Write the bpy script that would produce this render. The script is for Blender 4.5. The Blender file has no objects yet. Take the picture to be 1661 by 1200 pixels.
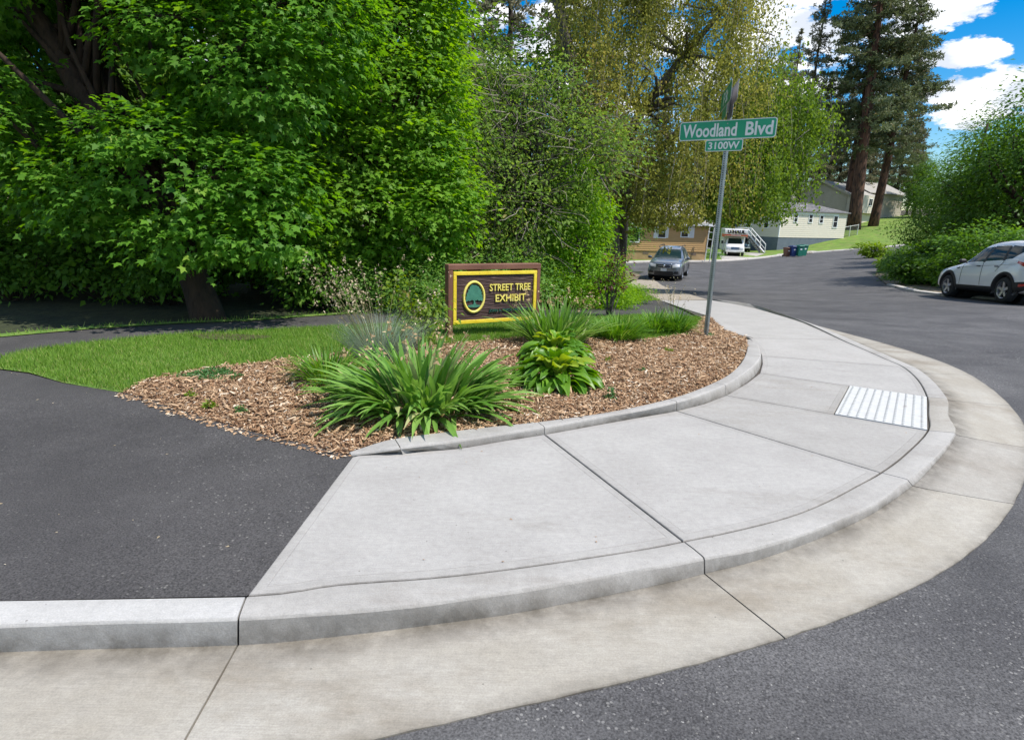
import bpy, bmesh, math, random
import numpy as np
from mathutils import Vector, Matrix, geometry
from mathutils.bvhtree import BVHTree
R = math.radians
rng = np.random.default_rng(7)
random.seed(7)
scene = bpy.context.scene
COL = scene.collection

# ------------------------------------------------------------------ camera, world, sun, exposure
F, HZ, ROLL, EYE = 1000.0, 345.0, 0.030, 1.50
PITCH = math.atan((600 - HZ) / F)
cam = bpy.data.objects.new('camera', bpy.data.cameras.new('camera'))
COL.objects.link(cam)
cam.data.sensor_width = 36; cam.data.lens = 36 * F / 1661
cam.data.clip_end = 3000; cam.data.clip_start = .05
_f = Vector((0, math.cos(PITCH), -math.sin(PITCH))); _u0 = Vector((0, math.sin(PITCH), math.cos(PITCH))); _r0 = Vector((1, 0, 0))
_r = _r0 * math.cos(ROLL) + _u0 * math.sin(ROLL); _u = _u0 * math.cos(ROLL) - _r0 * math.sin(ROLL)
cam.matrix_world = Matrix(((_r.x, _u.x, -_f.x, 0), (_r.y, _u.y, -_f.y, 0), (_r.z, _u.z, -_f.z, EYE), (0, 0, 0, 1)))
scene.camera = cam

def ray(px, py):
    return (_r * (px - 830.5) - _u * (py - 600) + _f * F).normalized()
def pt(px, py, Y):                      # point on a pixel's ray at world y = Y
    d = ray(px, py); t = Y / d.y
    return Vector((d.x * t, Y, EYE + d.z * t))

SUN_EL, SUN_AZ = R(58), math.atan2(0.88, -0.34)      # azimuth measured from +y towards +x
SUN = Vector((math.sin(SUN_AZ) * math.cos(SUN_EL), math.cos(SUN_AZ) * math.cos(SUN_EL), math.sin(SUN_EL)))
sl = bpy.data.lights.new('sun', 'SUN'); sl.energy = 4.2; sl.angle = R(.6); sl.color = (1, .945, .865)
so = bpy.data.objects.new('sun', sl); COL.objects.link(so)
so.rotation_euler = (-SUN).to_track_quat('-Z', 'Y').to_euler()

world = bpy.data.worlds.new('World'); scene.world = world; world.use_nodes = True
def build_world():
    nt = world.node_tree; nt.nodes.clear(); L = nt.links; N = nt.nodes.new
    out = N('ShaderNodeOutputWorld'); bg = N('ShaderNodeBackground'); bg.inputs[1].default_value = .15
    sky = N('ShaderNodeTexSky'); sky.sky_type = 'NISHITA'; sky.sun_disc = False
    sky.sun_elevation = SUN_EL; sky.sun_rotation = SUN_AZ; sky.air_density = 1.0; sky.dust_density = .3; sky.ozone_density = 3.0
    hs = N('ShaderNodeHueSaturation'); hs.inputs['Saturation'].default_value = 1.6; hs.inputs['Value'].default_value = .74
    L.new(sky.outputs[0], hs.inputs['Color'])
    tc = N('ShaderNodeTexCoord')
    mp = N('ShaderNodeMapping'); mp.inputs['Scale'].default_value = (1, 1, 2.3); L.new(tc.outputs['Generated'], mp.inputs[0])
    n1 = N('ShaderNodeTexNoise'); n1.inputs['Scale'].default_value = 3.1; n1.inputs['Detail'].default_value = 9; n1.inputs['Roughness'].default_value = .58
    L.new(mp.outputs[0], n1.inputs['Vector'])
    # cumulus banks stand at fixed bearings; noise breaks their outlines
    total = None
    for (px, py, sx, sy, w) in ((1612, 165, .125, .046, .30), (1553, 88, .062, .021, .26), (1370, 10, .17, .060, .28), (1240, 120, .20, .12, .24), (900, 40, .3, .14, .2), (520, 60, .3, .2, .2), (1880, 150, .12, .04, .3), (2300, -150, .2, .1, .3), (900, -900, .6, .5, .25), ((-.8, -.5, .5), 0, .6, .4, .26), ((.3, -.9, .45), 0, .6, .35, .26), ((-.9, .4, .6), 0, .5, .3, .26), ((.9, -.3, .25), 0, .5, .15, .26)):  # overhead and vector-given banks are out of view, added to whiten the skylight
        d = Vector(px).normalized() if isinstance(px, tuple) else ray(px, py)
        sub = N('ShaderNodeVectorMath'); sub.operation = 'SUBTRACT'; sub.inputs[1].default_value = d; L.new(tc.outputs['Generated'], sub.inputs[0])
        hor = Vector((d.y, -d.x, 0)).normalized(); up = d.cross(hor).normalized()
        a = N('ShaderNodeVectorMath'); a.operation = 'DOT_PRODUCT'; a.inputs[1].default_value = hor / sx; L.new(sub.outputs[0], a.inputs[0])
        b = N('ShaderNodeVectorMath'); b.operation = 'DOT_PRODUCT'; b.inputs[1].default_value = up / sy; L.new(sub.outputs[0], b.inputs[0])
        a2 = N('ShaderNodeMath'); a2.operation = 'MULTIPLY'; L.new(a.outputs['Value'], a2.inputs[0]); L.new(a.outputs['Value'], a2.inputs[1])
        b2 = N('ShaderNodeMath'); b2.operation = 'MULTIPLY_ADD'; L.new(b.outputs['Value'], b2.inputs[0]); L.new(b.outputs['Value'], b2.inputs[1]); L.new(a2.outputs[0], b2.inputs[2])
        fr = N('ShaderNodeVectorMath'); fr.operation = 'DOT_PRODUCT'; fr.inputs[1].default_value = d; L.new(tc.outputs['Generated'], fr.inputs[0])
        back = N('ShaderNodeMath'); back.operation = 'LESS_THAN'; back.inputs[1].default_value = 0; L.new(fr.outputs['Value'], back.inputs[0])
        mr = N('ShaderNodeMapRange'); mr.interpolation_type = 'SMOOTHSTEP'; mr.inputs[1].default_value = 0; mr.inputs[2].default_value = 1.35; mr.inputs[3].default_value = w; mr.inputs[4].default_value = 0
        L.new(b2.outputs[0], mr.inputs[0])
        if total is None: total = mr.outputs[0]
        else:
            m = N('ShaderNodeMath'); m.operation = 'MAXIMUM'; L.new(total, m.inputs[0]); L.new(mr.outputs[0], m.inputs[1]); total = m.outputs[0]
    n1b = N('ShaderNodeTexNoise'); n1b.inputs['Scale'].default_value = 13; n1b.inputs['Detail'].default_value = 9; n1b.inputs['Roughness'].default_value = .62; L.new(mp.outputs[0], n1b.inputs['Vector'])
    nb1 = N('ShaderNodeMath'); nb1.operation = 'MULTIPLY_ADD'; nb1.inputs[1].default_value = 1.1; L.new(n1b.outputs[0], nb1.inputs[0])
    nb2 = N('ShaderNodeMath'); nb2.operation = 'MULTIPLY'; nb2.inputs[1].default_value = .5; L.new(n1.outputs[0], nb2.inputs[0]); L.new(nb2.outputs[0], nb1.inputs[2])
    ad = N('ShaderNodeMath'); ad.operation = 'ADD'; L.new(total, ad.inputs[0]); L.new(nb1.outputs[0], ad.inputs[1])
    cm = N('ShaderNodeMapRange'); cm.interpolation_type = 'SMOOTHSTEP'; cm.inputs[1].default_value = .93; cm.inputs[2].default_value = 1.03; L.new(ad.outputs[0], cm.inputs[0])
    n2 = N('ShaderNodeTexNoise'); n2.inputs['Scale'].default_value = 9; n2.inputs['Detail'].default_value = 6; L.new(mp.outputs[0], n2.inputs['Vector'])
    cs = N('ShaderNodeMapRange'); cs.inputs[1].default_value = .42; cs.inputs[2].default_value = .62; L.new(n2.outputs[0], cs.inputs[0])
    cc = N('ShaderNodeMix'); cc.data_type = 'RGBA'; cc.inputs[6].default_value = (3.9, 4.2, 4.7, 1); cc.inputs[7].default_value = (7.4, 7.4, 7.45, 1); L.new(cs.outputs[0], cc.inputs[0])
    mx = N('ShaderNodeMix'); mx.data_type = 'RGBA'; L.new(cm.outputs[0], mx.inputs[0]); L.new(hs.outputs[0], mx.inputs[6]); L.new(cc.outputs[2], mx.inputs[7])
    L.new(mx.outputs[2], bg.inputs[0]); L.new(bg.outputs[0], out.inputs[0])
build_world()
scene.view_settings.view_transform = 'Standard'; scene.view_settings.look = 'None'
scene.view_settings.gamma = 1; scene.view_settings.use_curve_mapping = False
scene.view_settings.exposure = .50
scene.cycles.max_bounces = 9; scene.cycles.transparent_max_bounces = 4
scene.cycles.diffuse_bounces = 6; scene.cycles.glossy_bounces = 3; scene.cycles.transmission_bounces = 4

# ------------------------------------------------------------------ terrain
def sp(v, k):                            # soft positive part
    v = np.asarray(v, float); return np.where(v > 30 * k, v, k * np.log1p(np.exp(np.clip(v / k, -30, 30))))
def ss(v, a, b):
    t = np.clip((np.asarray(v, float) - a) / (b - a), 0, 1); return t * t * (3 - 2 * t)
def H(x, y):
    x = np.asarray(x, float); y = np.asarray(y, float)
    fall = -.078 * (sp(y - 8, .8) - sp(y - 31, 2.5) * .80 - sp(y - 70, 3) * .2)
    fall = fall * (1 - .55 * ss(-x, 0, 9))
    x0 = 11 + .45 * sp(y - 33, 2)
    rise = .09 * sp(x - x0, 1.5) * ss(y, 15, 22) * (1 - ss(x, 60, 90) * .5)
    yard = .095 * (sp(y - 73, 1.5) - sp(y - 112, 4) * .75) * ss(x, 30, 44)
    return fall + rise + yard + .2 * np.exp(-((y - 15.5) / 4) ** 2) * ss(x, 7, 12)
def Hf(x, y): return float(H(x, y))
def roff(x, y): return -.10 + .08 * float(ss(y, 5, 8.5))          # road surface against sidewalk level
def at(px, py, off=0.0):                 # where a pixel's ray meets the ground (+off)
    if callable(off):
        p = at(px, py, 0.0)
        for _ in range(6): o_ = off(p.x, p.y); p = at(px, py, o_)
        return Vector((p.x, p.y, p.z + o_))
    d = ray(px, py); t = 1.0; prev = 0
    while t < 400:
        p = Vector((0, 0, EYE)) + d * t
        if p.z < Hf(p.x, p.y) + off: break
        prev = t; t += .03 * t
    lo, hi = prev, t
    for _ in range(24):
        m = (lo + hi) / 2; p = Vector((0, 0, EYE)) + d * m
        if p.z < Hf(p.x, p.y) + off: hi = m
        else: lo = m
    p = Vector((0, 0, EYE)) + d * hi
    return Vector((p.x, p.y, Hf(p.x, p.y)))
def xy(px, py, off=0.0):
    p = at(px, py, off); return (p.x, p.y)

# ------------------------------------------------------------------ materials
def lin(c): return tuple(c) + ((1,) if len(c) == 3 else ())
MATS = {}
def mat(name, c1, c2=None, rough=.8, scale=4, detail=5, bump=0, bscale=60, bdist=.005, metal=0, spec=.5, c3=None, s3=40, t3=(.55, .65), stretch=(1, 1, 1), contrast=(.35, .65), coat=0, bstretch=None):
    if name in MATS: return MATS[name]
    m = bpy.data.materials.new(name); m.use_nodes = True; MATS[name] = m
    nt = m.node_tree; N = nt.nodes.new; L = nt.links; b = nt.nodes['Principled BSDF']
    b.inputs['Roughness'].default_value = rough; b.inputs['Metallic'].default_value = metal; b.inputs['Specular IOR Level'].default_value = spec
    b.inputs['Coat Weight'].default_value = coat; b.inputs['Coat Roughness'].default_value = .06
    b.inputs['Base Color'].default_value = lin(c1)
    tc = N('ShaderNodeTexCoord'); mp = N('ShaderNodeMapping'); mp.inputs['Scale'].default_value = stretch; L.new(tc.outputs['Object'], mp.inputs[0])
    if c2:
        n = N('ShaderNodeTexNoise'); n.inputs['Scale'].default_value = scale; n.inputs['Detail'].default_value = detail; n.inputs['Roughness'].default_value = .6; L.new(mp.outputs[0], n.inputs['Vector'])
        mr = N('ShaderNodeMapRange'); mr.inputs[1].default_value = contrast[0]; mr.inputs[2].default_value = contrast[1]; L.new(n.outputs[0], mr.inputs[0])
        mx = N('ShaderNodeMix'); mx.data_type = 'RGBA'; mx.inputs[6].default_value = lin(c1); mx.inputs[7].default_value = lin(c2); L.new(mr.outputs[0], mx.inputs[0])
        outc = mx.outputs[2]
        if c3:
            n3 = N('ShaderNodeTexNoise'); n3.inputs['Scale'].default_value = s3; n3.inputs['Detail'].default_value = 3; L.new(mp.outputs[0], n3.inputs['Vector'])
            m3 = N('ShaderNodeMapRange'); m3.inputs[1].default_value = t3[0]; m3.inputs[2].default_value = t3[1]; L.new(n3.outputs[0], m3.inputs[0])
            x3 = N('ShaderNodeMix'); x3.data_type = 'RGBA'; x3.inputs[7].default_value = lin(c3); L.new(outc, x3.inputs[6]); L.new(m3.outputs[0], x3.inputs[0]); outc = x3.outputs[2]
        L.new(outc, b.inputs['Base Color'])
    if bump:
        nb = N('ShaderNodeTexNoise'); nb.inputs['Scale'].default_value = bscale; nb.inputs['Detail'].default_value = 4
        if bstretch:
            mb = N('ShaderNodeMapping'); mb.inputs['Scale'].default_value = bstretch; L.new(tc.outputs['Object'], mb.inputs[0]); L.new(mb.outputs[0], nb.inputs['Vector'])
        else: L.new(mp.outputs[0], nb.inputs['Vector'])
        bp = N('ShaderNodeBump'); bp.inputs['Strength'].default_value = bump; bp.inputs['Distance'].default_value = bdist; L.new(nb.outputs[0], bp.inputs['Height']); L.new(bp.outputs[0], b.inputs['Normal'])
    return m

def asphalt(name, dark, light, chip, chip_amt, patch):
    m = bpy.data.materials.new(name); m.use_nodes = True; nt = m.node_tree; N = nt.nodes.new; L = nt.links; b = nt.nodes['Principled BSDF']
    b.inputs['Roughness'].default_value = .82; b.inputs['Specular IOR Level'].default_value = .35
    tc = N('ShaderNodeTexCoord')
    n1 = N('ShaderNodeTexNoise'); n1.inputs['Scale'].default_value = 1.1; n1.inputs['Detail'].default_value = 6; n1.inputs['Roughness'].default_value = .65; L.new(tc.outputs['Object'], n1.inputs['Vector'])
    mr = N('ShaderNodeMapRange'); mr.inputs[1].default_value = .38; mr.inputs[2].default_value = .66; L.new(n1.outputs[0], mr.inputs[0])
    a = N('ShaderNodeMix'); a.data_type = 'RGBA'; a.inputs[6].default_value = lin(dark); a.inputs[7].default_value = lin(light); L.new(mr.outputs[0], a.inputs[0])
    n4 = N('ShaderNodeTexNoise'); n4.inputs['Scale'].default_value = 140; n4.inputs['Detail'].default_value = 2; L.new(tc.outputs['Object'], n4.inputs['Vector'])
    m4 = N('ShaderNodeMapRange'); m4.inputs[1].default_value = .3; m4.inputs[2].default_value = .7; m4.inputs[3].default_value = .45; m4.inputs[4].default_value = 1.6; L.new(n4.outputs[0], m4.inputs[0])
    mu = N('ShaderNodeMix'); mu.data_type = 'RGBA'; mu.blend_type = 'MULTIPLY'; mu.inputs[0].default_value = 1; L.new(a.outputs[2], mu.inputs[6]); L.new(m4.outputs[0], mu.inputs[7])
    v = N('ShaderNodeTexVoronoi'); v.inputs['Scale'].default_value = 75; L.new(tc.outputs['Object'], v.inputs['Vector'])
    # a few stones per cell pattern show pale: pick by cell colour and nearness to the cell centre
    sc = N('ShaderNodeSeparateColor'); L.new(v.outputs['Color'], sc.inputs[0])
    g1 = N('ShaderNodeMath'); g1.operation = 'GREATER_THAN'; g1.inputs[1].default_value = 1 - chip_amt; L.new(sc.outputs[0], g1.inputs[0])
    g2 = N('ShaderNodeMath'); g2.operation = 'LESS_THAN'; g2.inputs[1].default_value = .42; L.new(v.outputs['Distance'], g2.inputs[0])
    g = N('ShaderNodeMath'); g.operation = 'MULTIPLY'; L.new(g1.outputs[0], g.inputs[0]); L.new(g2.outputs[0], g.inputs[1])
    n5 = N('ShaderNodeTexNoise'); n5.inputs['Scale'].default_value = .9; n5.inputs['Detail'].default_value = 4; L.new(tc.outputs['Object'], n5.inputs['Vector'])
    m5 = N('ShaderNodeMapRange'); m5.inputs[1].default_value = .45; m5.inputs[2].default_value = .7; m5.inputs[3].default_value = .25; m5.inputs[4].default_value = 1; L.new(n5.outputs[0], m5.inputs[0])
    gg = N('ShaderNodeMath'); gg.operation = 'MULTIPLY'; L.new(g.outputs[0], gg.inputs[0]); L.new(m5.outputs[0], gg.inputs[1])
    c = N('ShaderNodeMix'); c.data_type = 'RGBA'; c.inputs[7].default_value = lin(chip); L.new(gg.outputs[0], c.inputs[0]); L.new(mu.outputs[2], c.inputs[6])
    col = c.outputs[2]
    if patch:                                         # long pale scuff streaks worn by tyres
        mp = N('ShaderNodeMapping'); mp.inputs['Scale'].default_value = (.25, 1.6, 1); mp.inputs['Rotation'].default_value = (0, 0, .5); L.new(tc.outputs['Object'], mp.inputs[0])
        n6 = N('ShaderNodeTexNoise'); n6.inputs['Scale'].default_value = 1.5; n6.inputs['Detail'].default_value = 8; n6.inputs['Roughness'].default_value = .7; L.new(mp.outputs[0], n6.inputs['Vector'])
        m6 = N('ShaderNodeMapRange'); m6.inputs[1].default_value = .56; m6.inputs[2].default_value = .75; m6.inputs[4].default_value = .75; L.new(n6.outputs[0], m6.inputs[0])
        c6 = N('ShaderNodeMix'); c6.data_type = 'RGBA'; c6.inputs[7].default_value = lin(patch); L.new(m6.outputs[0], c6.inputs[0]); L.new(col, c6.inputs[6]); col = c6.outputs[2]
    nw = N('ShaderNodeTexNoise'); nw.inputs['Scale'].default_value = .45; nw.inputs['Detail'].default_value = 9; nw.inputs['Roughness'].default_value = .7; nw.inputs['Distortion'].default_value = .6; L.new(tc.outputs['Object'], nw.inputs['Vector'])
    mw = N('ShaderNodeMapRange'); mw.inputs[1].default_value = .32; mw.inputs[2].default_value = .68; mw.inputs[3].default_value = .80; mw.inputs[4].default_value = 1.22; L.new(nw.outputs[0], mw.inputs[0])
    cw = N('ShaderNodeMix'); cw.data_type = 'RGBA'; cw.blend_type = 'MULTIPLY'; cw.inputs[0].default_value = 1; L.new(col, cw.inputs[6]); L.new(mw.outputs[0], cw.inputs[7]); col = cw.outputs[2]
    L.new(col, b.inputs['Base Color'])
    nb = N('ShaderNodeTexNoise'); nb.inputs['Scale'].default_value = 95; nb.inputs['Detail'].default_value = 3; L.new(tc.outputs['Object'], nb.inputs['Vector'])
    bp = N('ShaderNodeBump'); bp.inputs['Strength'].default_value = .8; bp.inputs['Distance'].default_value = .006; L.new(nb.outputs[0], bp.inputs['Height']); L.new(bp.outputs[0], b.inputs['Normal'])
    return m

def concrete(name, c1, c2, stain, st=(.52, .75), pit=.5, ang=0.0, brush=.35):
    m = bpy.data.materials.new(name); m.use_nodes = True; nt = m.node_tree; N = nt.nodes.new; L = nt.links; b = nt.nodes['Principled BSDF']
    b.inputs['Roughness'].default_value = .88; b.inputs['Specular IOR Level'].default_value = .3
    tc = N('ShaderNodeTexCoord')
    def noise(s, d, r=.6, vec=None):
        n = N('ShaderNodeTexNoise'); n.inputs['Scale'].default_value = s; n.inputs['Detail'].default_value = d; n.inputs['Roughness'].default_value = r; L.new(vec or tc.outputs['Object'], n.inputs['Vector']); return n.outputs[0]
    def rngv(v, a, b_, c=0., d=1.):
        r = N('ShaderNodeMapRange'); r.inputs[1].default_value = a; r.inputs[2].default_value = b_; r.inputs[3].default_value = c; r.inputs[4].default_value = d; L.new(v, r.inputs[0]); return r.outputs[0]
    def mix(f, a, b_, mode='MIX'):
        x = N('ShaderNodeMix'); x.data_type = 'RGBA'; x.blend_type = mode
        for s, v in ((0, f), (6, a), (7, b_)):
            if isinstance(v, (tuple, float, int)): x.inputs[s].default_value = v if not isinstance(v, tuple) else lin(v)
            else: L.new(v, x.inputs[s])
        return x.outputs[2]
    col = mix(rngv(noise(2.2, 7), .35, .65), c1, c2)
    mp0 = N('ShaderNodeMapping'); mp0.inputs['Rotation'].default_value = (0, 0, ang); mp0.inputs['Scale'].default_value = (.5, 1.3, 1); L.new(tc.outputs['Object'], mp0.inputs[0])
    col = mix(rngv(noise(1.3, 8, .68, mp0.outputs[0]), st[0], st[1], 0, .8), col, stain)
    mp = N('ShaderNodeMapping'); mp.inputs['Rotation'].default_value = (0, 0, ang); mp.inputs['Scale'].default_value = (7, 170, 1); L.new(tc.outputs['Object'], mp.inputs[0])
    br = noise(1.0, 3, .6, mp.outputs[0])
    col = mix(1.0, col, rngv(br, .3, .7, 1 - .10 * brush / .35, 1.04), 'MULTIPLY')
    col = mix(1.0, col, rngv(noise(28, 5, .7), .3, .7, .90, 1.08), 'MULTIPLY')
    fine = noise(160, 2)
    col = mix(1.0, col, rngv(fine, .3, .7, .88, 1.1), 'MULTIPLY')
    v = N('ShaderNodeTexVoronoi'); v.inputs['Scale'].default_value = 16; L.new(tc.outputs['Object'], v.inputs['Vector'])
    sc = N('ShaderNodeSeparateColor'); L.new(v.outputs['Color'], sc.inputs[0])
    g1 = N('ShaderNodeMath'); g1.operation = 'GREATER_THAN'; g1.inputs[1].default_value = .90; L.new(sc.outputs[0], g1.inputs[0])
    g2 = N('ShaderNodeMath'); g2.operation = 'LESS_THAN'; g2.inputs[1].default_value = .07; L.new(v.outputs['Distance'], g2.inputs[0])
    g = N('ShaderNodeMath'); g.operation = 'MULTIPLY'; L.new(g1.outputs[0], g.inputs[0]); L.new(g2.outputs[0], g.inputs[1])
    gp = N('ShaderNodeMath'); gp.operation = 'MULTIPLY'; gp.inputs[1].default_value = pit; L.new(g.outputs[0], gp.inputs[0])
    col = mix(gp.outputs[0], col, (.09, .08, .07))
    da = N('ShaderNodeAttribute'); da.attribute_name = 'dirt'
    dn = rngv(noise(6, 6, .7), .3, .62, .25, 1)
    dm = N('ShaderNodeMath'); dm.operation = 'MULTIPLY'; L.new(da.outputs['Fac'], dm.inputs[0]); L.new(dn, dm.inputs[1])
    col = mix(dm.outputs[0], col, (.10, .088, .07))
    L.new(col, b.inputs['Base Color'])
    sm = N('ShaderNodeMath'); sm.operation = 'ADD'; L.new(br, sm.inputs[0]); L.new(fine, sm.inputs[1])
    bp = N('ShaderNodeBump'); bp.inputs['Strength'].default_value = .35; bp.inputs['Distance'].default_value = .002; L.new(sm.outputs[0], bp.inputs['Height']); L.new(bp.outputs[0], b.inputs['Normal'])
    return m

def leafmat(name, c1, c2, c3=None, trans=.35, rough=.5, spec=.35, tint=None):
    """c1..c2 by each leaf's own random value, c3 for a few odd leaves; light passes through the blade"""
    m = bpy.data.materials.new(name); m.use_nodes = True; nt = m.node_tree; N = nt.nodes.new; L = nt.links; b = nt.nodes['Principled BSDF']; out = nt.nodes['Material Output']
    b.inputs['Roughness'].default_value = rough; b.inputs['Specular IOR Level'].default_value = spec
    at_ = N('ShaderNodeAttribute'); at_.attribute_name = 'r'
    mx = N('ShaderNodeMix'); mx.data_type = 'RGBA'; mx.inputs[6].default_value = lin(c1); mx.inputs[7].default_value = lin(c2); L.new(at_.outputs['Fac'], mx.inputs[0]); col = mx.outputs[2]
    if c3:
        mr = N('ShaderNodeMapRange'); mr.inputs[1].default_value = .88; mr.inputs[2].default_value = .97; L.new(at_.outputs['Fac'], mr.inputs[0])
        x3 = N('ShaderNodeMix'); x3.data_type = 'RGBA'; x3.inputs[7].default_value = lin(c3); L.new(col, x3.inputs[6]); L.new(mr.outputs[0], x3.inputs[0]); col = x3.outputs[2]
    L.new(col, b.inputs['Base Color'])
    tr = N('ShaderNodeBsdfTranslucent'); hs = N('ShaderNodeHueSaturation'); hs.inputs['Hue'].default_value = .485; hs.inputs['Saturation'].default_value = 1.1; hs.inputs['Value'].default_value = 1.7; L.new(col, hs.inputs['Color']); L.new(hs.outputs[0], tr.inputs[0])
    ms = N('ShaderNodeMixShader'); ms.inputs[0].default_value = trans; L.new(b.outputs[0], ms.inputs[1]); L.new(tr.outputs[0], ms.inputs[2]); L.new(ms.outputs[0], out.inputs[0])
    return m

M = {}
M['road'] = asphalt('road asphalt', (.066, .064, .065), (.105, .102, .101), (.32, .31, .29), .10, (.105, .103, .102))
M['path'] = asphalt('path asphalt', (.056, .053, .053), (.076, .072, .071), (.25, .24, .22), .035, None)
M['slab'] = concrete('sidewalk concrete', (.365, .350, .328), (.415, .40, .376), (.255, .235, .205), (.58, .8), ang=1.1)
M['slab2'] = concrete('sidewalk concrete lighter', (.385, .368, .342), (.43, .413, .388), (.31, .287, .255), (.6, .8), ang=.1)
M['slab3'] = concrete('ramp concrete', (.335, .32, .297), (.385, .37, .345), (.27, .247, .21), (.55, .78), ang=.9)
M['gutter'] = concrete('gutter concrete', (.36, .33, .275), (.42, .395, .345), (.20, .16, .11), (.50, .72), ang=.35)
M['gutter2'] = concrete('gutter concrete grey', (.34, .315, .275), (.395, .375, .335), (.19, .155, .115), (.50, .72), ang=.55)
M['kerb'] = concrete('kerb concrete', (.35, .335, .312), (.41, .395, .37), (.22, .195, .165), (.52, .75), pit=.8, brush=.1)
M['kerbw'] = concrete('pale kerb concrete', (.43, .42, .40), (.50, .49, .47), (.31, .29, .26), (.6, .8), pit=.5, brush=.1)
M['joint'] = mat('joint dirt', (.05, .043, .036), (.09, .075, .06), rough=1, scale=30)
M['soil'] = mat('soil', (.045, .032, .02), (.09, .06, .038), rough=1, scale=12, bump=.8, bscale=30, bdist=.02)
M['mulchbase'] = mat('mulch base', (.07, .035, .018), (.22, .12, .065), rough=1, scale=38, detail=6, bump=1, bscale=50, bdist=.02, contrast=(.4, .62))
M['lawn'] = mat('lawn turf', (.09, .18, .025), (.17, .27, .045), rough=1, scale=3.5, detail=8, c3=(.16, .14, .055), s3=7, t3=(.58, .72), bump=.6, bscale=70, bdist=.02)
M['lawnfar'] = mat('far lawn', (.095, .18, .018), (.18, .28, .034), rough=1, scale=.8, detail=9, c3=(.19, .18, .06), s3=1.5, t3=(.5, .75), bump=.6, bscale=30, bdist=.03)
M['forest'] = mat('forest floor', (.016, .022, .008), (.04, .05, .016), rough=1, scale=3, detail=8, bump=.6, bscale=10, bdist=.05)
M['dirt'] = mat('shoulder dirt', (.15, .11, .075), (.24, .19, .14), rough=1, scale=5, detail=8, c3=(.08, .10, .02), s3=3, t3=(.52, .6), bump=.8, bscale=25, bdist=.02)
M['bark'] = mat('dark bark', (.022, .013, .008), (.055, .033, .020), rough=.95, scale=14, stretch=(1, 1, .22), bump=1, bscale=18, bdist=.03)
M['barkg'] = mat('grey bark', (.07, .062, .052), (.15, .135, .115), rough=.95, scale=14, stretch=(1, 1, .25), bump=1, bscale=18, bdist=.03)
M['barkp'] = mat('reddish pine bark', (.06, .028, .018), (.155, .078, .05), rough=.95, scale=3.2, stretch=(1, 1, .2), bump=1, bscale=4, bdist=.08, c3=(.03, .017, .013), s3=5, t3=(.52, .6))
M['barkpd'] = mat('dark pine bark', (.035, .025, .02), (.085, .06, .046), rough=.95, scale=3.2, stretch=(1, 1, .2), bump=1, bscale=4, bdist=.08)
M['twig'] = mat('pale twigs', (.17, .14, .11), (.28, .25, .21), rough=.9, scale=9)
M['maple'] = leafmat('maple leaves', (.055, .162, .017), (.155, .335, .034), (.27, .40, .06), trans=.46, spec=.25)
M['maple2'] = leafmat('bright maple leaves', (.088, .215, .020), (.21, .39, .038), (.30, .45, .07), trans=.48, spec=.25)
M['cherry'] = leafmat('cherry leaves', (.095, .19, .028), (.26, .38, .075), (.42, .34, .15), trans=.44, spec=.12, rough=.6)
M['vine'] = leafmat('vine leaves', (.11, .26, .016), (.24, .42, .028), (.32, .46, .05), trans=.46, spec=.2)
M['birch'] = leafmat('olive birch leaves', (.135, .165, .036), (.36, .36, .085), (.42, .33, .12), trans=.44, spec=.1, rough=.7)
M['birchg'] = leafmat('green birch leaves', (.085, .165, .022), (.20, .30, .042), (.32, .34, .07), trans=.44, spec=.15, rough=.65)
M['needle'] = leafmat('pine needles', (0.075, 0.105, 0.045), (0.160, 0.190, 0.085), (0.22, 0.18, 0.09), trans=.22, rough=.6)
M['needleb'] = leafmat('brown green needles', (0.11, 0.12, 0.06), (0.21, 0.20, 0.11), (0.28, 0.21, 0.12), trans=.22, rough=.6)
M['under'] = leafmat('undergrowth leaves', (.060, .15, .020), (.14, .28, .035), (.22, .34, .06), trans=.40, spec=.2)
M['underb'] = leafmat('pale undergrowth leaves', (.085, .20, .035), (.19, .35, .07), (.32, .44, .13), trans=.4, spec=.25)  # paler green for the small leaved bushes
M['farleaf'] = leafmat('far tree leaves', (.05, .12, .018), (.12, .22, .03), (.2, .28, .05), trans=.36, spec=.2)
M['rleaf'] = leafmat('roadside tree leaves', (.042, .11, .014), (.11, .22, .024), (.20, .30, .04), trans=.42, spec=.22)
M['yleaf'] = leafmat('yellow green leaves', (.12, .22, .012), (.22, .34, .02), (.33, .36, .03), trans=.4)
M['ygleaf'] = leafmat('lime shrub leaves', (.10, .19, .016), (.20, .29, .028), (.32, .26, .05), trans=.4)
M['red'] = leafmat('purple red leaves', (.07, .020, .022), (.14, .05, .045), (.26, .05, .02), trans=.3)
M['strap'] = leafmat('strap leaves', (.085, .22, .025), (.25, .43, .10), (.46, .47, .22), trans=.3, rough=.42, spec=.35)
M['daylily'] = leafmat('daylily leaves', (.07, .19, .016), (.17, .34, .04), (.28, .38, .07), trans=.3, rough=.42)
M['oat'] = leafmat('blue oat grass', (.17, .24, .16), (.33, .42, .30), (.46, .47, .32), trans=.2, rough=.5)
M['hosta'] = leafmat('hosta leaves', (.07, .19, .018), (.18, .35, .030), (.32, .42, .045), trans=.32, rough=.4, spec=.35)
M['seed'] = leafmat('dry seed heads', (.42, .33, .20), (.60, .50, .34), (.68, .58, .44), trans=.2, rough=.8)
M['stalk'] = leafmat('dry stalks', (.16, .18, .06), (.30, .27, .13), (.36, .28, .16), trans=.1, rough=.7)
M['bloom'] = leafmat('withered blooms', (.34, .23, .11), (.58, .44, .26), (.66, .52, .36), trans=.25, rough=.8)
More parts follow.
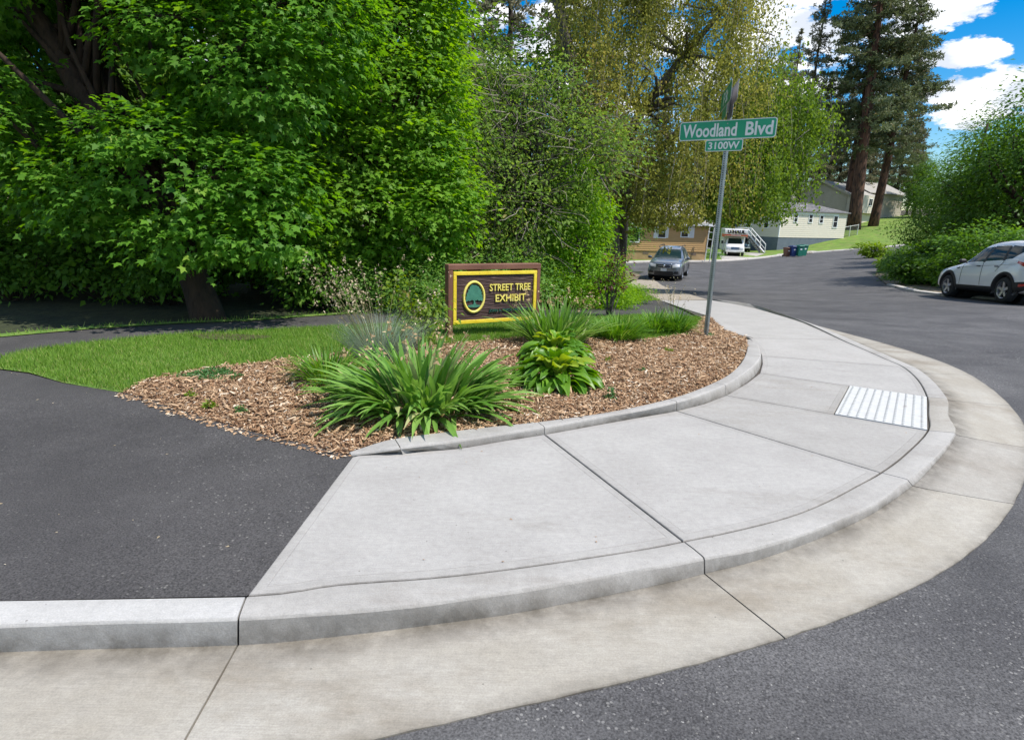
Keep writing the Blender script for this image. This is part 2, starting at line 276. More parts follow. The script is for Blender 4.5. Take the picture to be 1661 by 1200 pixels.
M['grass'] = leafmat('grass blades', (.095, .21, .02), (.22, .36, .05), (.36, .36, .13), trans=.3, rough=.6)
M['chip'] = leafmat('wood chips', (.24, .13, .068), (.62, .44, .275), (.74, .64, .50), trans=0.0, rough=.95, spec=.1)
M['cover'] = leafmat('ground cover', (.04, .13, .03), (.09, .21, .055), (.14, .25, .08), trans=.25)
M['galv'] = mat('galvanised steel', (.24, .27, .27), (.34, .37, .37), rough=.42, metal=.75, scale=8)
M['hole'] = mat('dark hole', (.015, .015, .015), rough=1)
M['signgreen'] = mat('sign green', (.0, .29, .145), (.005, .32, .165), rough=.4, scale=3)
M['signgreen2'] = mat('sign green rear plate', (.0, .20, .085), (.0, .24, .11), rough=.4, scale=3)
M['white'] = mat('white reflective', (.78, .79, .78), (.70, .71, .71), rough=.4, scale=6)
M['alu'] = mat('bare aluminium', (.42, .40, .41), (.55, .53, .54), rough=.45, metal=.6, scale=5)
M['brownwood'] = mat('brown stained timber', (.125, .05, .030), (.20, .088, .055), rough=.7, scale=5, stretch=(1, 1, .3), bump=.4, bscale=40, bdist=.003)
M['brownwood2'] = mat('brown stained beam', (.14, .056, .034), (.22, .098, .062), rough=.65, scale=5, stretch=(.3, 1, 1), bump=.4, bscale=40, bdist=.003)
M['board'] = mat('dark carved board', (.030, .013, .012), (.085, .045, .04), rough=.75, scale=9, detail=8, stretch=(.45, 1, 7), bump=1, bscale=9, bdist=.012, c3=(.17, .115, .10), s3=16, t3=(.62, .74))
M['yellow'] = mat('yellow paint', (.72, .52, .015), (.84, .66, .05), rough=.6, scale=7, c3=(.32, .22, .03), s3=26, t3=(.66, .76), bump=.3, bscale=60)
M['yellow2'] = mat('pale yellow letters', (.80, .66, .10), (.86, .74, .20), rough=.6, scale=12)
M['teal'] = mat('teal paint', (.035, .16, .105), (.06, .23, .155), rough=.65, scale=20)
M['tealdark'] = mat('dark green letters', (.012, .075, .052), (.025, .12, .085), rough=.65, scale=20)
M['dome'] = mat('white tactile plate', (.49, .49, .47), (.55, .55, .53), rough=.7, scale=14, c3=(.36, .31, .27), s3=9, t3=(.64, .76))
M['tansiding'] = mat('tan siding', (.44, .275, .115), (.49, .31, .135), rough=.75, scale=2, stretch=(1, 1, 8))
M['tanfound'] = mat('tan foundation', (.36, .24, .12), (.42, .29, .15), rough=.9, scale=3)
M['creamsiding'] = mat('cream siding', (.62, .565, .47), (.68, .62, .525), rough=.7, scale=2, stretch=(1, 1, 8))
M['skirt'] = mat('slate blue skirting', (.10, .125, .16), (.13, .155, .19), rough=.85, scale=2)
M['beige'] = mat('beige stucco', (.40, .345, .27), (.45, .39, .31), rough=.9, scale=2)
M['beigel'] = mat('pale stucco', (.52, .47, .39), (.58, .52, .44), rough=.9, scale=2)
M['roofg'] = mat('grey shingles', (.10, .10, .105), (.17, .165, .165), rough=.95, scale=3, stretch=(1, 1, 4), c3=(.24, .23, .22), s3=1.2, t3=(.55, .66))
M['roofl'] = mat('pale shingles', (.30, .28, .25), (.38, .36, .32), rough=.95, scale=4)
M['trim'] = mat('white trim', (.72, .73, .74), (.78, .79, .80), rough=.6, scale=3)
M['trimb'] = mat('brown trim', (.16, .12, .09), rough=.8)
M['glassd'] = mat('window glass', (.012, .017, .020), rough=.06, spec=.9)
M['carglass'] = mat('car glass', (.014, .030, .026), rough=.06, spec=.16)
M['tyre'] = mat('tyre rubber', (.018, .018, .019), (.03, .03, .03), rough=.85, scale=30)
M['rim'] = mat('silver rim', (.55, .55, .57), rough=.28, metal=.85)
M['whitecar'] = mat('white car paint', (.86, .865, .88), rough=.28, coat=1.0)
M['greycar'] = mat('grey car paint', (.16, .18, .205), (.18, .20, .225), rough=.33, metal=.55, coat=1.0, scale=200)
M['tealcar'] = mat('teal car paint', (.10, .17, .185), rough=.3, metal=.4, coat=1)
M['black'] = mat('black plastic', (.016, .016, .018), (.026, .026, .028), rough=.6, scale=20)
M['chrome'] = mat('chrome', (.75, .75, .77), rough=.15, metal=1)
M['lamp'] = mat('headlamp lens', (.55, .57, .60), rough=.08, spec=1, coat=1)
M['redlens'] = mat('red lens', (.50, .02, .015), rough=.15, coat=1)
M['truckwhite'] = mat('truck white', (.74, .74, .73), (.66, .65, .63), rough=.4, scale=2, coat=.4)
M['orange'] = mat('orange red stripe', (.66, .09, .02), rough=.5)
M['binblue'] = mat('blue bin plastic', (.012, .035, .16), (.02, .05, .19), rough=.5, scale=4)
M['bingreen'] = mat('green bin plastic', (.005, .135, .095), (.01, .165, .115), rough=.5, scale=4)
M['binbrown'] = mat('brown bin plastic', (.13, .055, .035), (.17, .08, .05), rough=.6, scale=4)
M['driveway'] = mat('driveway concrete', (.36, .33, .30), (.43, .40, .36), rough=.9, scale=2, detail=8)
M['farkerb'] = mat('far kerb concrete', (.47, .44, .40), (.55, .52, .48), rough=.9, scale=4, detail=8, c3=(.2, .17, .13), s3=3, t3=(.6, .7))
M['tanwalk'] = concrete('old tan walk', (.33, .29, .235), (.40, .355, .29), (.24, .20, .155), (.5, .7), ang=.4)
M['rail'] = mat('weathered white rail', (.62, .62, .60), (.70, .70, .68), rough=.7, scale=6)
M['stone'] = mat('pale stones', (.30, .27, .22), (.42, .38, .32), rough=.95, scale=6)

# ------------------------------------------------------------------ mesh helpers
def finish(name, me, m, parent=None, smooth=False):
    me.name = name; me.materials.clear(); me.materials.append(m)
    if smooth: me.polygons.foreach_set('use_smooth', [True] * len(me.polygons))
    o = bpy.data.objects.new(name, me); COL.objects.link(o)
    if parent is not None: o.parent = parent
    return o
def tag(o, label=None, cat=None, group=None, kind=None):
    if label: o['label'] = label
    if cat: o['category'] = cat
    if group: o['group'] = group
    if kind: o['kind'] = kind
    return o
def empty(name, loc=(0, 0, 0), rz=0, label=None, cat=None, group=None, kind=None):
    o = bpy.data.objects.new(name, None); COL.objects.link(o); o.location = loc; o.rotation_euler = (0, 0, rz); o.empty_display_size = .1
    return tag(o, label, cat, group, kind)
class MB:
    def __init__(s): s.v = []; s.f = []
    def add(s, v, f):
        n = len(s.v); s.v += [tuple(p) for p in v]; s.f += [tuple(i + n for i in q) for q in f]; return s
    def box(s, c, d, rz=0, bev=0, rx=0):
        hx, hy, hz = d[0] / 2, d[1] / 2, d[2] / 2; b = min(bev, hx * .9, hy * .9, hz * .9)
        V = []
        if b <= 0:
            V = [(i * hx, j * hy, k * hz) for k in (-1, 1) for j in (-1, 1) for i in (-1, 1)]
            Fc = [(0, 2, 3, 1), (4, 5, 7, 6), (0, 1, 5, 4), (2, 6, 7, 3), (0, 4, 6, 2), (1, 3, 7, 5)]
        else:
            def ringp(z, ex, ey):
                return [(-ex, -ey + b if ey == hy else -ey, z)]
            rings = []
            for z, q in ((-hz, b), (-hz + b, 0), (hz - b, 0), (hz, b)):
                ex, ey = hx - q, hy - q; c_ = b * (1 if q == 0 else .6)
                rings.append([(-ex + c_, -ey, z), (ex - c_, -ey, z), (ex, -ey + c_, z), (ex, ey - c_, z), (ex - c_, ey, z), (-ex + c_, ey, z), (-ex, ey - c_, z), (-ex, -ey + c_, z)])
            V = sum(rings, []); Fc = [tuple(range(7, -1, -1)), tuple(range(24, 32))]
            for r in range(3):
                for i in range(8): Fc.append((r * 8 + i, r * 8 + (i + 1) % 8, r * 8 + 8 + (i + 1) % 8, r * 8 + 8 + i))
        cz, sz, cx, sx = math.cos(rz), math.sin(rz), math.cos(rx), math.sin(rx)
        W = []
        for x, y, z in V:
            y, z = y * cx - z * sx, y * sx + z * cx
            W.append((c[0] + x * cz - y * sz, c[1] + x * sz + y * cz, c[2] + z))
        return s.add(W, Fc)
    def tube(s, pts, rad, n=8, cap=True):
        pts = [Vector(p) for p in pts]; V = []; Fc = []
        if not hasattr(rad, '__len__'): rad = [rad] * len(pts)
        a = None
        for i, p in enumerate(pts):
            d = (pts[min(i + 1, len(pts) - 1)] - pts[max(i - 1, 0)]).normalized()
            if a is None: a = d.orthogonal().normalized()
            a = (a - d * a.dot(d)).normalized(); b = d.cross(a)
            for k in range(n):
                t = 2 * math.pi * k / n; V.append(p + (a * math.cos(t) + b * math.sin(t)) * rad[i])
        for i in range(len(pts) - 1):
            for k in range(n): Fc.append((i * n + k, i * n + (k + 1) % n, (i + 1) * n + (k + 1) % n, (i + 1) * n + k))
        if cap: Fc.append(tuple(range(n - 1, -1, -1))); Fc.append(tuple(range((len(pts) - 1) * n, len(pts) * n)))
        return s.add(V, Fc)
    def prism(s, poly, z0, z1):
        n = len(poly); V = [(p[0], p[1], z0) for p in poly] + [(p[0], p[1], z1) for p in poly]
        return s.add(V, [tuple(range(n - 1, -1, -1)), tuple(range(n, 2 * n))] + [(i, (i + 1) % n, n + (i + 1) % n, n + i) for i in range(n)])
    def build(s, name, m, parent=None, smooth=False, loc=None, rot=None):
        me = bpy.data.meshes.new(name); me.from_pydata(s.v, [], s.f); me.update()
        o = finish(name, me, m, parent, smooth)
        if loc is not None: o.location = loc
        if rot is not None: o.rotation_euler = rot
        return o
def soup(name, V, k, m, parent=None, r=None, quads=None, smooth=False):
    """V (n,k,3): n equal pieces; quads = faces per piece (list of index tuples of equal length) or one k-gon"""
    n = V.shape[0]; faces = np.array(quads if quads is not None else [list(range(k))])
    nf, fl = faces.shape
    idx = (faces[None] + (np.arange(n) * k)[:, None, None]).reshape(-1)
    me = bpy.data.meshes.new(name); me.vertices.add(n * k); me.vertices.foreach_set('co', V.reshape(-1).astype(np.float32))
    me.loops.add(n * nf * fl); me.loops.foreach_set('vertex_index', idx.astype(np.int32))
    me.polygons.add(n * nf); me.polygons.foreach_set('loop_start', (np.arange(n * nf) * fl).astype(np.int32))
    if r is None: r = rng.random(n)
    a = me.attributes.new('r', 'FLOAT', 'POINT'); a.data.foreach_set('value', np.repeat(r, k).astype(np.float32))
    if smooth: me.polygons.foreach_set('use_smooth', np.ones(n * nf, bool))
    me.update(calc_edges=True)
    me.materials.append(m)
    o = bpy.data.objects.new(name, me); COL.objects.link(o)
    if parent is not None: o.parent = parent
    return o
def nrm(a): return a / np.maximum(np.linalg.norm(a, axis=-1, keepdims=True), 1e-9)
MAPLE = np.array([(0, 0, 0), (.34, -.10, -.05), (.26, .16, 0), (.60, .42, -.08), (.24, .50, .02), (0, 1, -.12), (-.24, .50, .02), (-.60, .42, -.08), (-.26, .16, 0), (-.34, -.10, -.05)])
OVATE = np.array([(0, 0, 0), (.27, .38, .05), (0, 1, -.08), (-.27, .38, .05)])
LANCE = np.array([(0, 0, 0), (.14, .4, .03), (0, 1, -.1), (-.14, .4, .03)])
def leafV(P, A, Nn, S, T):
    """place template T (x across, y along A, z along normal)"""
    A = nrm(A); X = nrm(np.cross(A, Nn)); Z = np.cross(X, A)
    S = S[:, None, None]
    return P[:, None] + S * (T[None, :, 0:1] * X[:, None] + T[None, :, 1:2] * A[:, None] + T[None, :, 2:3] * Z[:, None])
def sph(n):
    return nrm(rng.normal(size=(n, 3)))
def crown_points(lumps, n_clumps, shell=(.72, 1.03), zbias=0.0):
    lumps = np.array(lumps, float); area = (lumps[:, 3] * lumps[:, 4] + lumps[:, 3] * lumps[:, 5] + lumps[:, 4] * lumps[:, 5]); pr = area / area.sum()
    C = []; O = []
    tot = 0
    while tot < n_clumps:
        k = rng.choice(len(lumps), size=n_clumps * 2, p=pr); d = sph(n_clumps * 2)
        rr = rng.uniform(shell[0], shell[1], n_clumps * 2)[:, None]
        q = lumps[k, :3] + d * lumps[k, 3:6] * rr
        ok = np.ones(len(q), bool)
        for L_ in lumps:
            e = np.linalg.norm((q - L_[:3]) / L_[3:6], axis=1); ok &= (e > shell[0] * .93)
        if zbias: ok &= (rng.random(len(q)) < np.clip(.5 + .5 * d[:, 2] + zbias, .15, 1))
        C.append(q[ok]); O.append(nrm(d / lumps[k, 3:6])[ok]); tot += ok.sum()
    return np.concatenate(C)[:n_clumps], np.concatenate(O)[:n_clumps]
def crown(name, lumps, n_clumps, per, cr, size, T, m, parent, shell=(.72, 1.03), flat=.45, droop=.35, jitter=.55, upn=.8, zbias=0., kind=None):
    C, O = crown_points(lumps, n_clumps, shell, zbias)
    n = n_clumps * per; ci = np.repeat(np.arange(n_clumps), per)
    o = O[ci]; off = rng.normal(size=(n, 3)) * cr * .5; off[:, 2] *= flat
    P = C[ci] + off + o * (rng.random(n)[:, None] - .5) * cr * .3
    P[:, 2] -= (off[:, 0] ** 2 + off[:, 1] ** 2) / cr * .35
    hor = off.copy(); hor[:, 2] = 0
    A = nrm(hor) * .8 + o * .6 + sph(n) * jitter; A[:, 2] -= droop
    Nn = np.array([0, 0, upn]) + o * .55 + sph(n) * jitter * .8
    S = size * (.55 + .8 * rng.random(n) ** 1.3)
    tone = np.clip(rng.random(n_clumps)[ci] * .45 + rng.random(n) * .55, 0, 1)
    return soup(name, leafV(P, A, Nn, S, T), len(T), m, parent, tone), C
def limb(mb, a, b, r0, r1, bend=.12, n=6, seg=5):
    a = Vector(a); b = Vector(b); L = (b - a).length; pts = []; rr = []
    o = Vector((random.uniform(-1, 1), random.uniform(-1, 1), random.uniform(-.3, .8))) * L * bend
    for i in range(seg + 1):
        t = i / seg; p = a.lerp(b, t) + o * math.sin(t * math.pi) + Vector((random.uniform(-1, 1), random.uniform(-1, 1), random.uniform(-1, 1))) * L * .015 * (0 < i < seg)
        pts.append(p); rr.append(r0 + (r1 - r0) * t)
    mb.tube(pts, rr, n)
def ribbons(P, az, L, th0, th1, W, nseg=6, prof='strap', roll=0):
    """arched blades: lean angle runs from th0 (at the base) to th1 (tip), measured from vertical"""
    n = len(P); t = np.linspace(0, 1, nseg + 1)
    th = th0[:, None] + (th1 - th0)[:, None] * t[None] ** 1.3
    ds = (L / nseg)[:, None]; h = np.concatenate([np.zeros((n, 1)), np.cumsum(np.sin(th[:, :-1]) * ds, 1)], 1); z = np.concatenate([np.zeros((n, 1)), np.cumsum(np.cos(th[:, :-1]) * ds, 1)], 1)
    dx, dy = np.cos(az)[:, None], np.sin(az)[:, None]
    C = np.stack([P[:, 0:1] + dx * h, P[:, 1:2] + dy * h, P[:, 2:3] + z], -1)
    wt = {'strap': np.clip(np.minimum(.55 + t * 2.2, (1 - t) * 3.2), .03, 1), 'grass': np.clip((1 - t) * 1.2, .05, 1)}[prof]
    w = W[:, None] * wt[None] * .5
    tw = az[:, None] + math.pi / 2 + (roll if not hasattr(roll, '__len__') else roll[:, None] * (1 - t[None]))
    S = np.stack([np.cos(tw) * w, np.sin(tw) * w, np.zeros_like(w)], -1)
    V = np.empty((n, (nseg + 1) * 2, 3)); V[:, 0::2] = C - S; V[:, 1::2] = C + S
    fc = [(2 * i, 2 * i + 1, 2 * i + 3, 2 * i + 2) for i in range(nseg)]
    return V, fc, C
def merge_soup(name, parts, m, parent=None):
    """parts: list of (V, faces) with quads only"""
    vs = []; ids = []; rs = []; off = 0
    for V, fc in parts:
        n, k, _ = V.shape; f = np.array(fc); vs.append(V.reshape(-1, 3)); ids.append((f[None] + (np.arange(n) * k)[:, None, None]).reshape(-1, 4) + off); rs.append(np.repeat(rng.random(n), k)); off += n * k
    v = np.concatenate(vs); q = np.concatenate(ids); r = np.concatenate(rs)
    me = bpy.data.meshes.new(name); me.vertices.add(len(v)); me.vertices.foreach_set('co', v.reshape(-1).astype(np.float32)); me.loops.add(q.size); me.loops.foreach_set('vertex_index', q.reshape(-1).astype(np.int32)); me.polygons.add(len(q)); me.polygons.foreach_set('loop_start', (np.arange(len(q)) * 4).astype(np.int32))
    a = me.attributes.new('r', 'FLOAT', 'POINT'); a.data.foreach_set('value', r.astype(np.float32)); me.update(calc_edges=True); me.materials.append(m)
    o = bpy.data.objects.new(name, me); COL.objects.link(o)
    if parent is not None: o.parent = parent
    return o
def set_r(me, val):
    a = me.attributes.new('r', 'FLOAT', 'POINT'); a.data.foreach_set('value', np.full(len(me.vertices), val, np.float32))
def inside(poly, X, Y):
    c = np.zeros(X.shape, bool); n = len(poly)
    for i in range(n):
        x1, y1 = poly[i]; x2, y2 = poly[(i + 1) % n]
        if y1 == y2: continue
        c ^= ((y1 > Y) != (y2 > Y)) & (X < (x2 - x1) * (Y - y1) / (y2 - y1) + x1)
    return c
def densify(poly, step):
    out = []
    for i in range(len(poly)):
        a = Vector(poly[i][:2]); b = Vector(poly[(i + 1) % len(poly)][:2]); n = max(1, int((b - a).length / step))
        for k in range(n): out.append(tuple(a.lerp(b, k / n)))
    return out
def drape(name, poly, off, m, step=.5, parent=None, smooth=True, bumpf=None, grow=0.0):
    """a ground sheet that follows the terrain inside a polygon"""
    poly = densify(poly, step); xs = [p[0] for p in poly]; ys = [p[1] for p in poly]
    pts = [Vector(p) for p in poly]; n = len(pts)
    y = min(ys) + step * .5
    gx, gy = [], []
    s = step
    while y < max(ys):
        s = step * (1 + max(0, y - 10) * grow)
        xx = np.arange(min(xs) + s * .5, max(xs), s); gx.append(xx); gy.append(np.full(len(xx), y)); y += s
    if gx:
        X = np.concatenate(gx); Y = np.concatenate(gy); k = inside(poly, X, Y)
        pts += [Vector((a, b)) for a, b in zip(X[k], Y[k])]
    v, e, f, *_ = geometry.delaunay_2d_cdt(pts, [], [list(range(n))], 1, 1e-5)
    me = bpy.data.meshes.new(name); A = np.array([(p.x, p.y) for p in v]); Z = H(A[:, 0], A[:, 1]) + off
    if bumpf is not None: Z = Z + bumpf(A[:, 0], A[:, 1])
    me.from_pydata([(a, b, c) for (a, b), c in zip(A, Z)], [], [tuple(q) for q in f]); me.update()
    if me.polygons and me.polygons[0].normal.z < 0: me.flip_normals()
    o = finish(name, me, m, parent, smooth)
    if parent is None: o['kind'] = 'structure'
    return o
def slab_obj(poly, ztop, thick, m, parent, name='slab', inset=.0045, follow=True):
    """one concrete panel with rounded arrises and a gap round it"""
    poly = [Vector(p[:2]) for p in poly]
    if sum(poly[i].x * poly[(i + 1) % len(poly)].y - poly[(i + 1) % len(poly)].x * poly[i].y for i in range(len(poly))) < 0: poly.reverse()
    n = len(poly)
    def ins(d):
        out = []
        for i in range(n):
            a, b, c = poly[i - 1], poly[i], poly[(i + 1) % n]; e1 = (b - a).normalized(); e2 = (c - b).normalized()
            n1 = Vector((-e1.y, e1.x)); n2 = Vector((-e2.y, e2.x)); k = (n1 + n2); L = k.length
            if L < .2: out.append(b + n1 * d); continue
            k /= L; out.append(b + k * d / max(.35, k.dot(n1)))
        return out
    rings = [(ins(inset), -thick), (ins(inset), -.007), (ins(inset + .0025), -.0022), (ins(inset + .007), 0), (ins(inset + .046), 0), (ins(inset + .049), -.0008), (ins(inset + .056), 0)]
    V = []
    for rg, dz in rings:
        for p in rg: V.append((p.x, p.y, (Hf(p.x, p.y) if follow else 0) + ztop + dz))
    Fc = []
    for r_ in range(6):
        for i in range(n): Fc.append((r_ * n + i, r_ * n + (i + 1) % n, (r_ + 1) * n + (i + 1) % n, (r_ + 1) * n + i))
    Fc.append(tuple(range(6 * n, 7 * n)))
    o = MB().add(V, Fc).build(name, m, parent)
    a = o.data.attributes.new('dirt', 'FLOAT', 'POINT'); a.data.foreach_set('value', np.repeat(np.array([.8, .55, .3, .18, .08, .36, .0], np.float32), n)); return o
def text_mesh(s, size, ext=.004, bold=0.0, align='CENTER', sx=1.0, spacing=1.0):
    cu = bpy.data.curves.new('lettering', 'FONT'); cu.body = s; cu.size = size; cu.extrude = ext; cu.offset = bold; cu.align_x = align; cu.align_y = 'CENTER'; cu.resolution_u = 4; cu.space_character = spacing
    ob = bpy.data.objects.new('tmp', cu); COL.objects.link(ob); dg = bpy.context.evaluated_depsgraph_get()
    me = bpy.data.meshes.new_from_object(ob.evaluated_get(dg)); bpy.data.objects.remove(ob); bpy.data.curves.remove(cu)
    if sx != 1:
        for v in me.vertices: v.co.x *= sx
    return me
def put_text(name, s, size, m, parent, loc, rot, **k):
    me = text_mesh(s, size, **k); o = finish(name, me, m, parent); o.location = loc; o.rotation_euler = rot; return o

# ------------------------------------------------------------------ the ground
def terrain():
    xs = np.concatenate([np.arange(-160, -20, 5.), np.arange(-20, 30, 1.), np.arange(30, 220, 4.)]); ys = np.concatenate([np.arange(-30, 0, 3.), np.arange(0, 40, 1.), np.arange(40, 320, 4.)])
    X, Y = np.meshgrid(xs, ys); Z = H(X, Y) - .32
    V = np.stack([X, Y, Z], -1).reshape(-1, 3); nx = len(xs)
    Fc = [(j * nx + i, j * nx + i + 1, (j + 1) * nx + i + 1, (j + 1) * nx + i) for j in range(len(ys) - 1) for i in range(nx - 1)]
    o = MB().add(V, Fc).build('ground', M['soil'], smooth=True); o['kind'] = 'structure'
terrain()

# kerb stations: back, front-top, foot, gutter edge in the picture; kerb height
KS = [((400, 965), (386, 1001), (386, 1045), (250, 1290), .113, 1),
      ((548, 947), (560, 990), (560, 1029), (480, 1228), .106, 0),
      ((700, 936), (700, 977), (700, 1012), (700, 1170), .098, 0),
      ((816, 923), (816, 960), (816, 996), (838, 1149), .093, 0),
      ((931, 907), (931, 942), (931, 975), (960, 1121), .085, 0),
      ((1047, 889), (1050, 921), (1050, 951), (1125, 1083), .078, 0),
      ((1108, 877), (1143, 904), (1143, 929), (1284, 1034), .073, 1),
      ((1192, 860), (1215, 891), (1215, 911), (1394, 1000), .065, 0),
      ((1279, 838), (1285, 871), (1285, 888), (1490, 957), .056, 0),
      ((1340, 814), (1355, 846), (1355, 861), (1570, 912), .049, 0),
      ((1397, 784), (1423, 815), (1423, 827), (1620, 868), .04, 0),
      ((1428, 766), (1474, 778), (1480, 787), (1645, 830), .031, 1),
      ((1465, 739), (1510, 749), (1513, 755), (1668, 780), .022, 0),
      ((1505, 698), (1549, 702), (1551, 704), (1686, 726), .006, 1),
      ((1505, 670), (1538, 674), (1540, 675), (1681, 692), .004, 0),
      ((1504, 644), (1536, 646), (1537, 648), (1647, 661), .006, 1),
      ((1489, 616), (1514, 618), (1517, 624), (1613, 626), .018, 0),
      ((1465, 595), (1489, 598), (1492, 604), (1576, 605), .022, 1),
      ((1438, 583), (1460, 585), (1462, 589), (1549, 593), .022, 0),
      ((1404, 568), (1425, 570), (1427, 574), (1505, 577), .022, 0),
      ((1364, 551), (1388, 554), (1390, 557), (1441, 560), .02, 1),
      ((1330, 535), (1350, 538), (1351, 540), (1390, 548), .016, 0),
      ((1293, 520), (1310, 523), (1311, 524), (1336, 533), .01, 0),
      ((1215, 497), (1228, 501), (1229, 502), (1242, 506), .005, 0),
      ((1156, 486.8), (1163, 488), (1164, 488.4), (1172, 490), .004, 1)]
def flat(q, z): p = at(q[0], q[1], z); return Vector((p.x, p.y))
ST = []
for b, t, f_, g, k, j in KS:
    B = flat(b, 0); T = flat(t, 0); Fo = flat(f_, -k); G = at(g[0], g[1], roff); ST.append([B, T, Fo, Vector((G.x, G.y)), k, j])
for _ in range(3):                       # even out the asphalt edge
    Gs = [s_[3].copy() for s_ in ST]
    for i in range(1, len(ST) - 1): ST[i][3] = Gs[i] * .5 + (Gs[i - 1] + Gs[i + 1]) * .25
# straight run to the left, out of the picture
L0 = [flat((0, 972), 0), flat((0, 1012), 0), flat((0, 1055), -.11)]
ddir = (L0[1] - ST[0][1]).normalized()
gd = ST[0][3] + ddir * 7
ST = [[L0[0] + ddir * 6.2, L0[1] + ddir * 6.2, L0[2] + ddir * 6.2, gd, .113, 1], [L0[0] + ddir * 2, L0[1] + ddir * 2, L0[2] + ddir * 2, ST[0][3] + ddir * 2.86, .113, 1], [L0[0], L0[1], L0[2], ST[0][3] + ddir * .83, .112, 0]] + ST
def crom(st, i, t):
    a, b, c, d = st[max(i - 1, 0)], st[i], st[i + 1], st[min(i + 2, len(st) - 1)]
    out = []
    for k in range(5):
        out.append(.5 * ((2 * b[k]) + (c[k] - a[k]) * t + (2 * a[k] - 5 * b[k] + 4 * c[k] - d[k]) * t * t + (-a[k] + 3 * b[k] - 3 * c[k] + d[k]) * t ** 3))
    return out
def stations():
    out = []
    for i in range(len(ST) - 1):
        n = 4 if i > 1 else 6
        for q in range(n):
            s_ = crom(ST, i, q / n) if i > 2 else [ST[i][k] + (ST[i + 1][k] - ST[i][k]) * (q / n) for k in range(5)]
            out.append(s_ + [ST[i][5] if q == 0 else 0])
    out.append(ST[-1]); return out
SS = stations()
def wob(p, a): return a * (math.sin(p.x * 9.1 + p.y * 3.3) + .6 * math.sin(p.x * 23.7 - p.y * 17.9) + .35 * math.sin(p.x * 61 + p.y * 47))
kerb = empty('kerb', kind='structure'); gutter = empty('gutter', kind='structure')
def loft_rows(rows, m, name, parent, caps=True, smooth=False, dirt=None):
    n = len(rows[0]); V = [p for r_ in rows for p in r_]; Fc = []
    for i in range(len(rows) - 1):
        for k in range(n - 1): Fc.append((i * n + k, (i + 1) * n + k, (i + 1) * n + k + 1, i * n + k + 1))
    if caps: Fc.append(tuple(range(n))); Fc.append(tuple(range(len(V) - 1, len(V) - n - 1, -1)))
    o = MB().add(V, Fc).build(name, m, parent, smooth)
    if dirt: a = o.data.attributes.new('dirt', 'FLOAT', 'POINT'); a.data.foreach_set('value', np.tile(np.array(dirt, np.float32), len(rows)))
    return o
joints = [i for i, s_ in enumerate(SS) if s_[5]]
gidx = 0
for a, b in zip(joints[:-1], joints[1:]):
    seg = SS[a:b + 1]; rows = []; grow_ = []
    for i, (B, T, Fo, G, k, _) in enumerate(seg):
        sh = Vector((0, 0))
        if i in (0, len(seg) - 1):
            o_ = seg[1] if i == 0 else seg[-2]; sh = (o_[1] - T).normalized() * .004
        h = Hf(T.x, T.y); u = (T - B).normalized(); w1 = wob(T, .0013); w2 = wob(T + Vector((3, 1)), .002)
        def P3(p, z): return (p.x + sh.x, p.y + sh.y, z)
        Bk = B + u * .006
        rr = min(.014, k * .3 + .001)
        rows.append([P3(Bk, h - .3), P3(Bk, h - .006), P3(Bk + u * .006, h - .0005), P3((B + T) / 2, h + .001), P3(T - u * (rr * 1.6), h - .0005 + w1), P3(T - u * rr * .5, h - rr * .22 + w1), P3(T + u * (rr * .1 + w2), h - rr), P3(Fo + u * w2 * .5, h - k - .002), P3(Fo, h - .3)])
        g0 = Fo; zf = h - k - .004; zg = Hf(G.x, G.y) + roff(G.x, G.y) + .003
        gr = [P3(g0 - u * .02, zf - .2), P3(g0 - u * .02, zf)]
        for q in (.12, .3, .5, .7, .85, .97): p = g0.lerp(G, q); gr.append(P3(p, zf + (zg - zf) * (q ** .85)))
        Gw = G + (G - g0).normalized() * wob(G * 2, .0022)
        gr.append(P3(Gw, zg - .002)); gr.append(P3(Gw, zg - .2))
        grow_.append(gr)
    isramp = seg[0][4] < .01 and seg[-1][4] < .01
    left = seg[-1][1].x < -.9
    ko = loft_rows(rows, M['kerbw'] if left else (M['gutter2'] if isramp else M['kerb']), 'kerb_stone', kerb, dirt=[0, .2, .15, 0, 0, .05, .35, .85, 1.0])  # grime at the foot; the face is also darkened to stand in for shade
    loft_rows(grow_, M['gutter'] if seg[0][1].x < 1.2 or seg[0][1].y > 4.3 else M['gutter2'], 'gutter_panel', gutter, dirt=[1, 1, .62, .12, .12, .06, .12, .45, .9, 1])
kb = [s_[0] for s_ in SS]                         # back-of-kerb line
def kerb_back(p, q):                              # part of it between two places
    i = min(range(len(kb)), key=lambda n: (kb[n] - p).length); j = min(range(len(kb)), key=lambda n: (kb[n] - q).length)
    r_ = kb[i + 1:j] if i < j else kb[j + 1:i][::-1]
    return list(r_)
gutter_line = [s_[3] for s_ in SS]

# raised kerb round the planting bed: foot, top outer edge, top inner edge in the picture; height
BK = [((571, 739), (569, 736), (565, 733), .012, 1), ((620, 735), (610, 731), (592, 724), .03, 0), ((669, 732), (649, 725), (640, 711), .055, 1), ((741, 727), (741, 714), (741, 698), .056, 0), ((813, 715), (813, 703), (813, 690), .054, 0),
      ((883, 704), (883, 692), (872, 684), .055, 1), ((977, 687), (977, 675), (968, 671), .058, 0), ((1040, 676), (1040, 664), (1028, 660), .07, 0), ((1097, 666), (1098, 651), (1084, 647), .085, 1),
      ((1138, 655), (1138, 639), (1122, 635), .085, 0), ((1177, 641), (1177, 624), (1158, 620), .086, 1), ((1212, 619), (1209, 604), (1184, 606), .085, 0), ((1229, 602), (1226, 590), (1202, 588), .082, 0), ((1235, 585), (1234, 577), (1210, 573), .06, 0), ((1231, 568), (1231, 562), (1212, 561), .04, 0), ((1217, 552), (1217, 550), (1209, 551), .012, 1)]
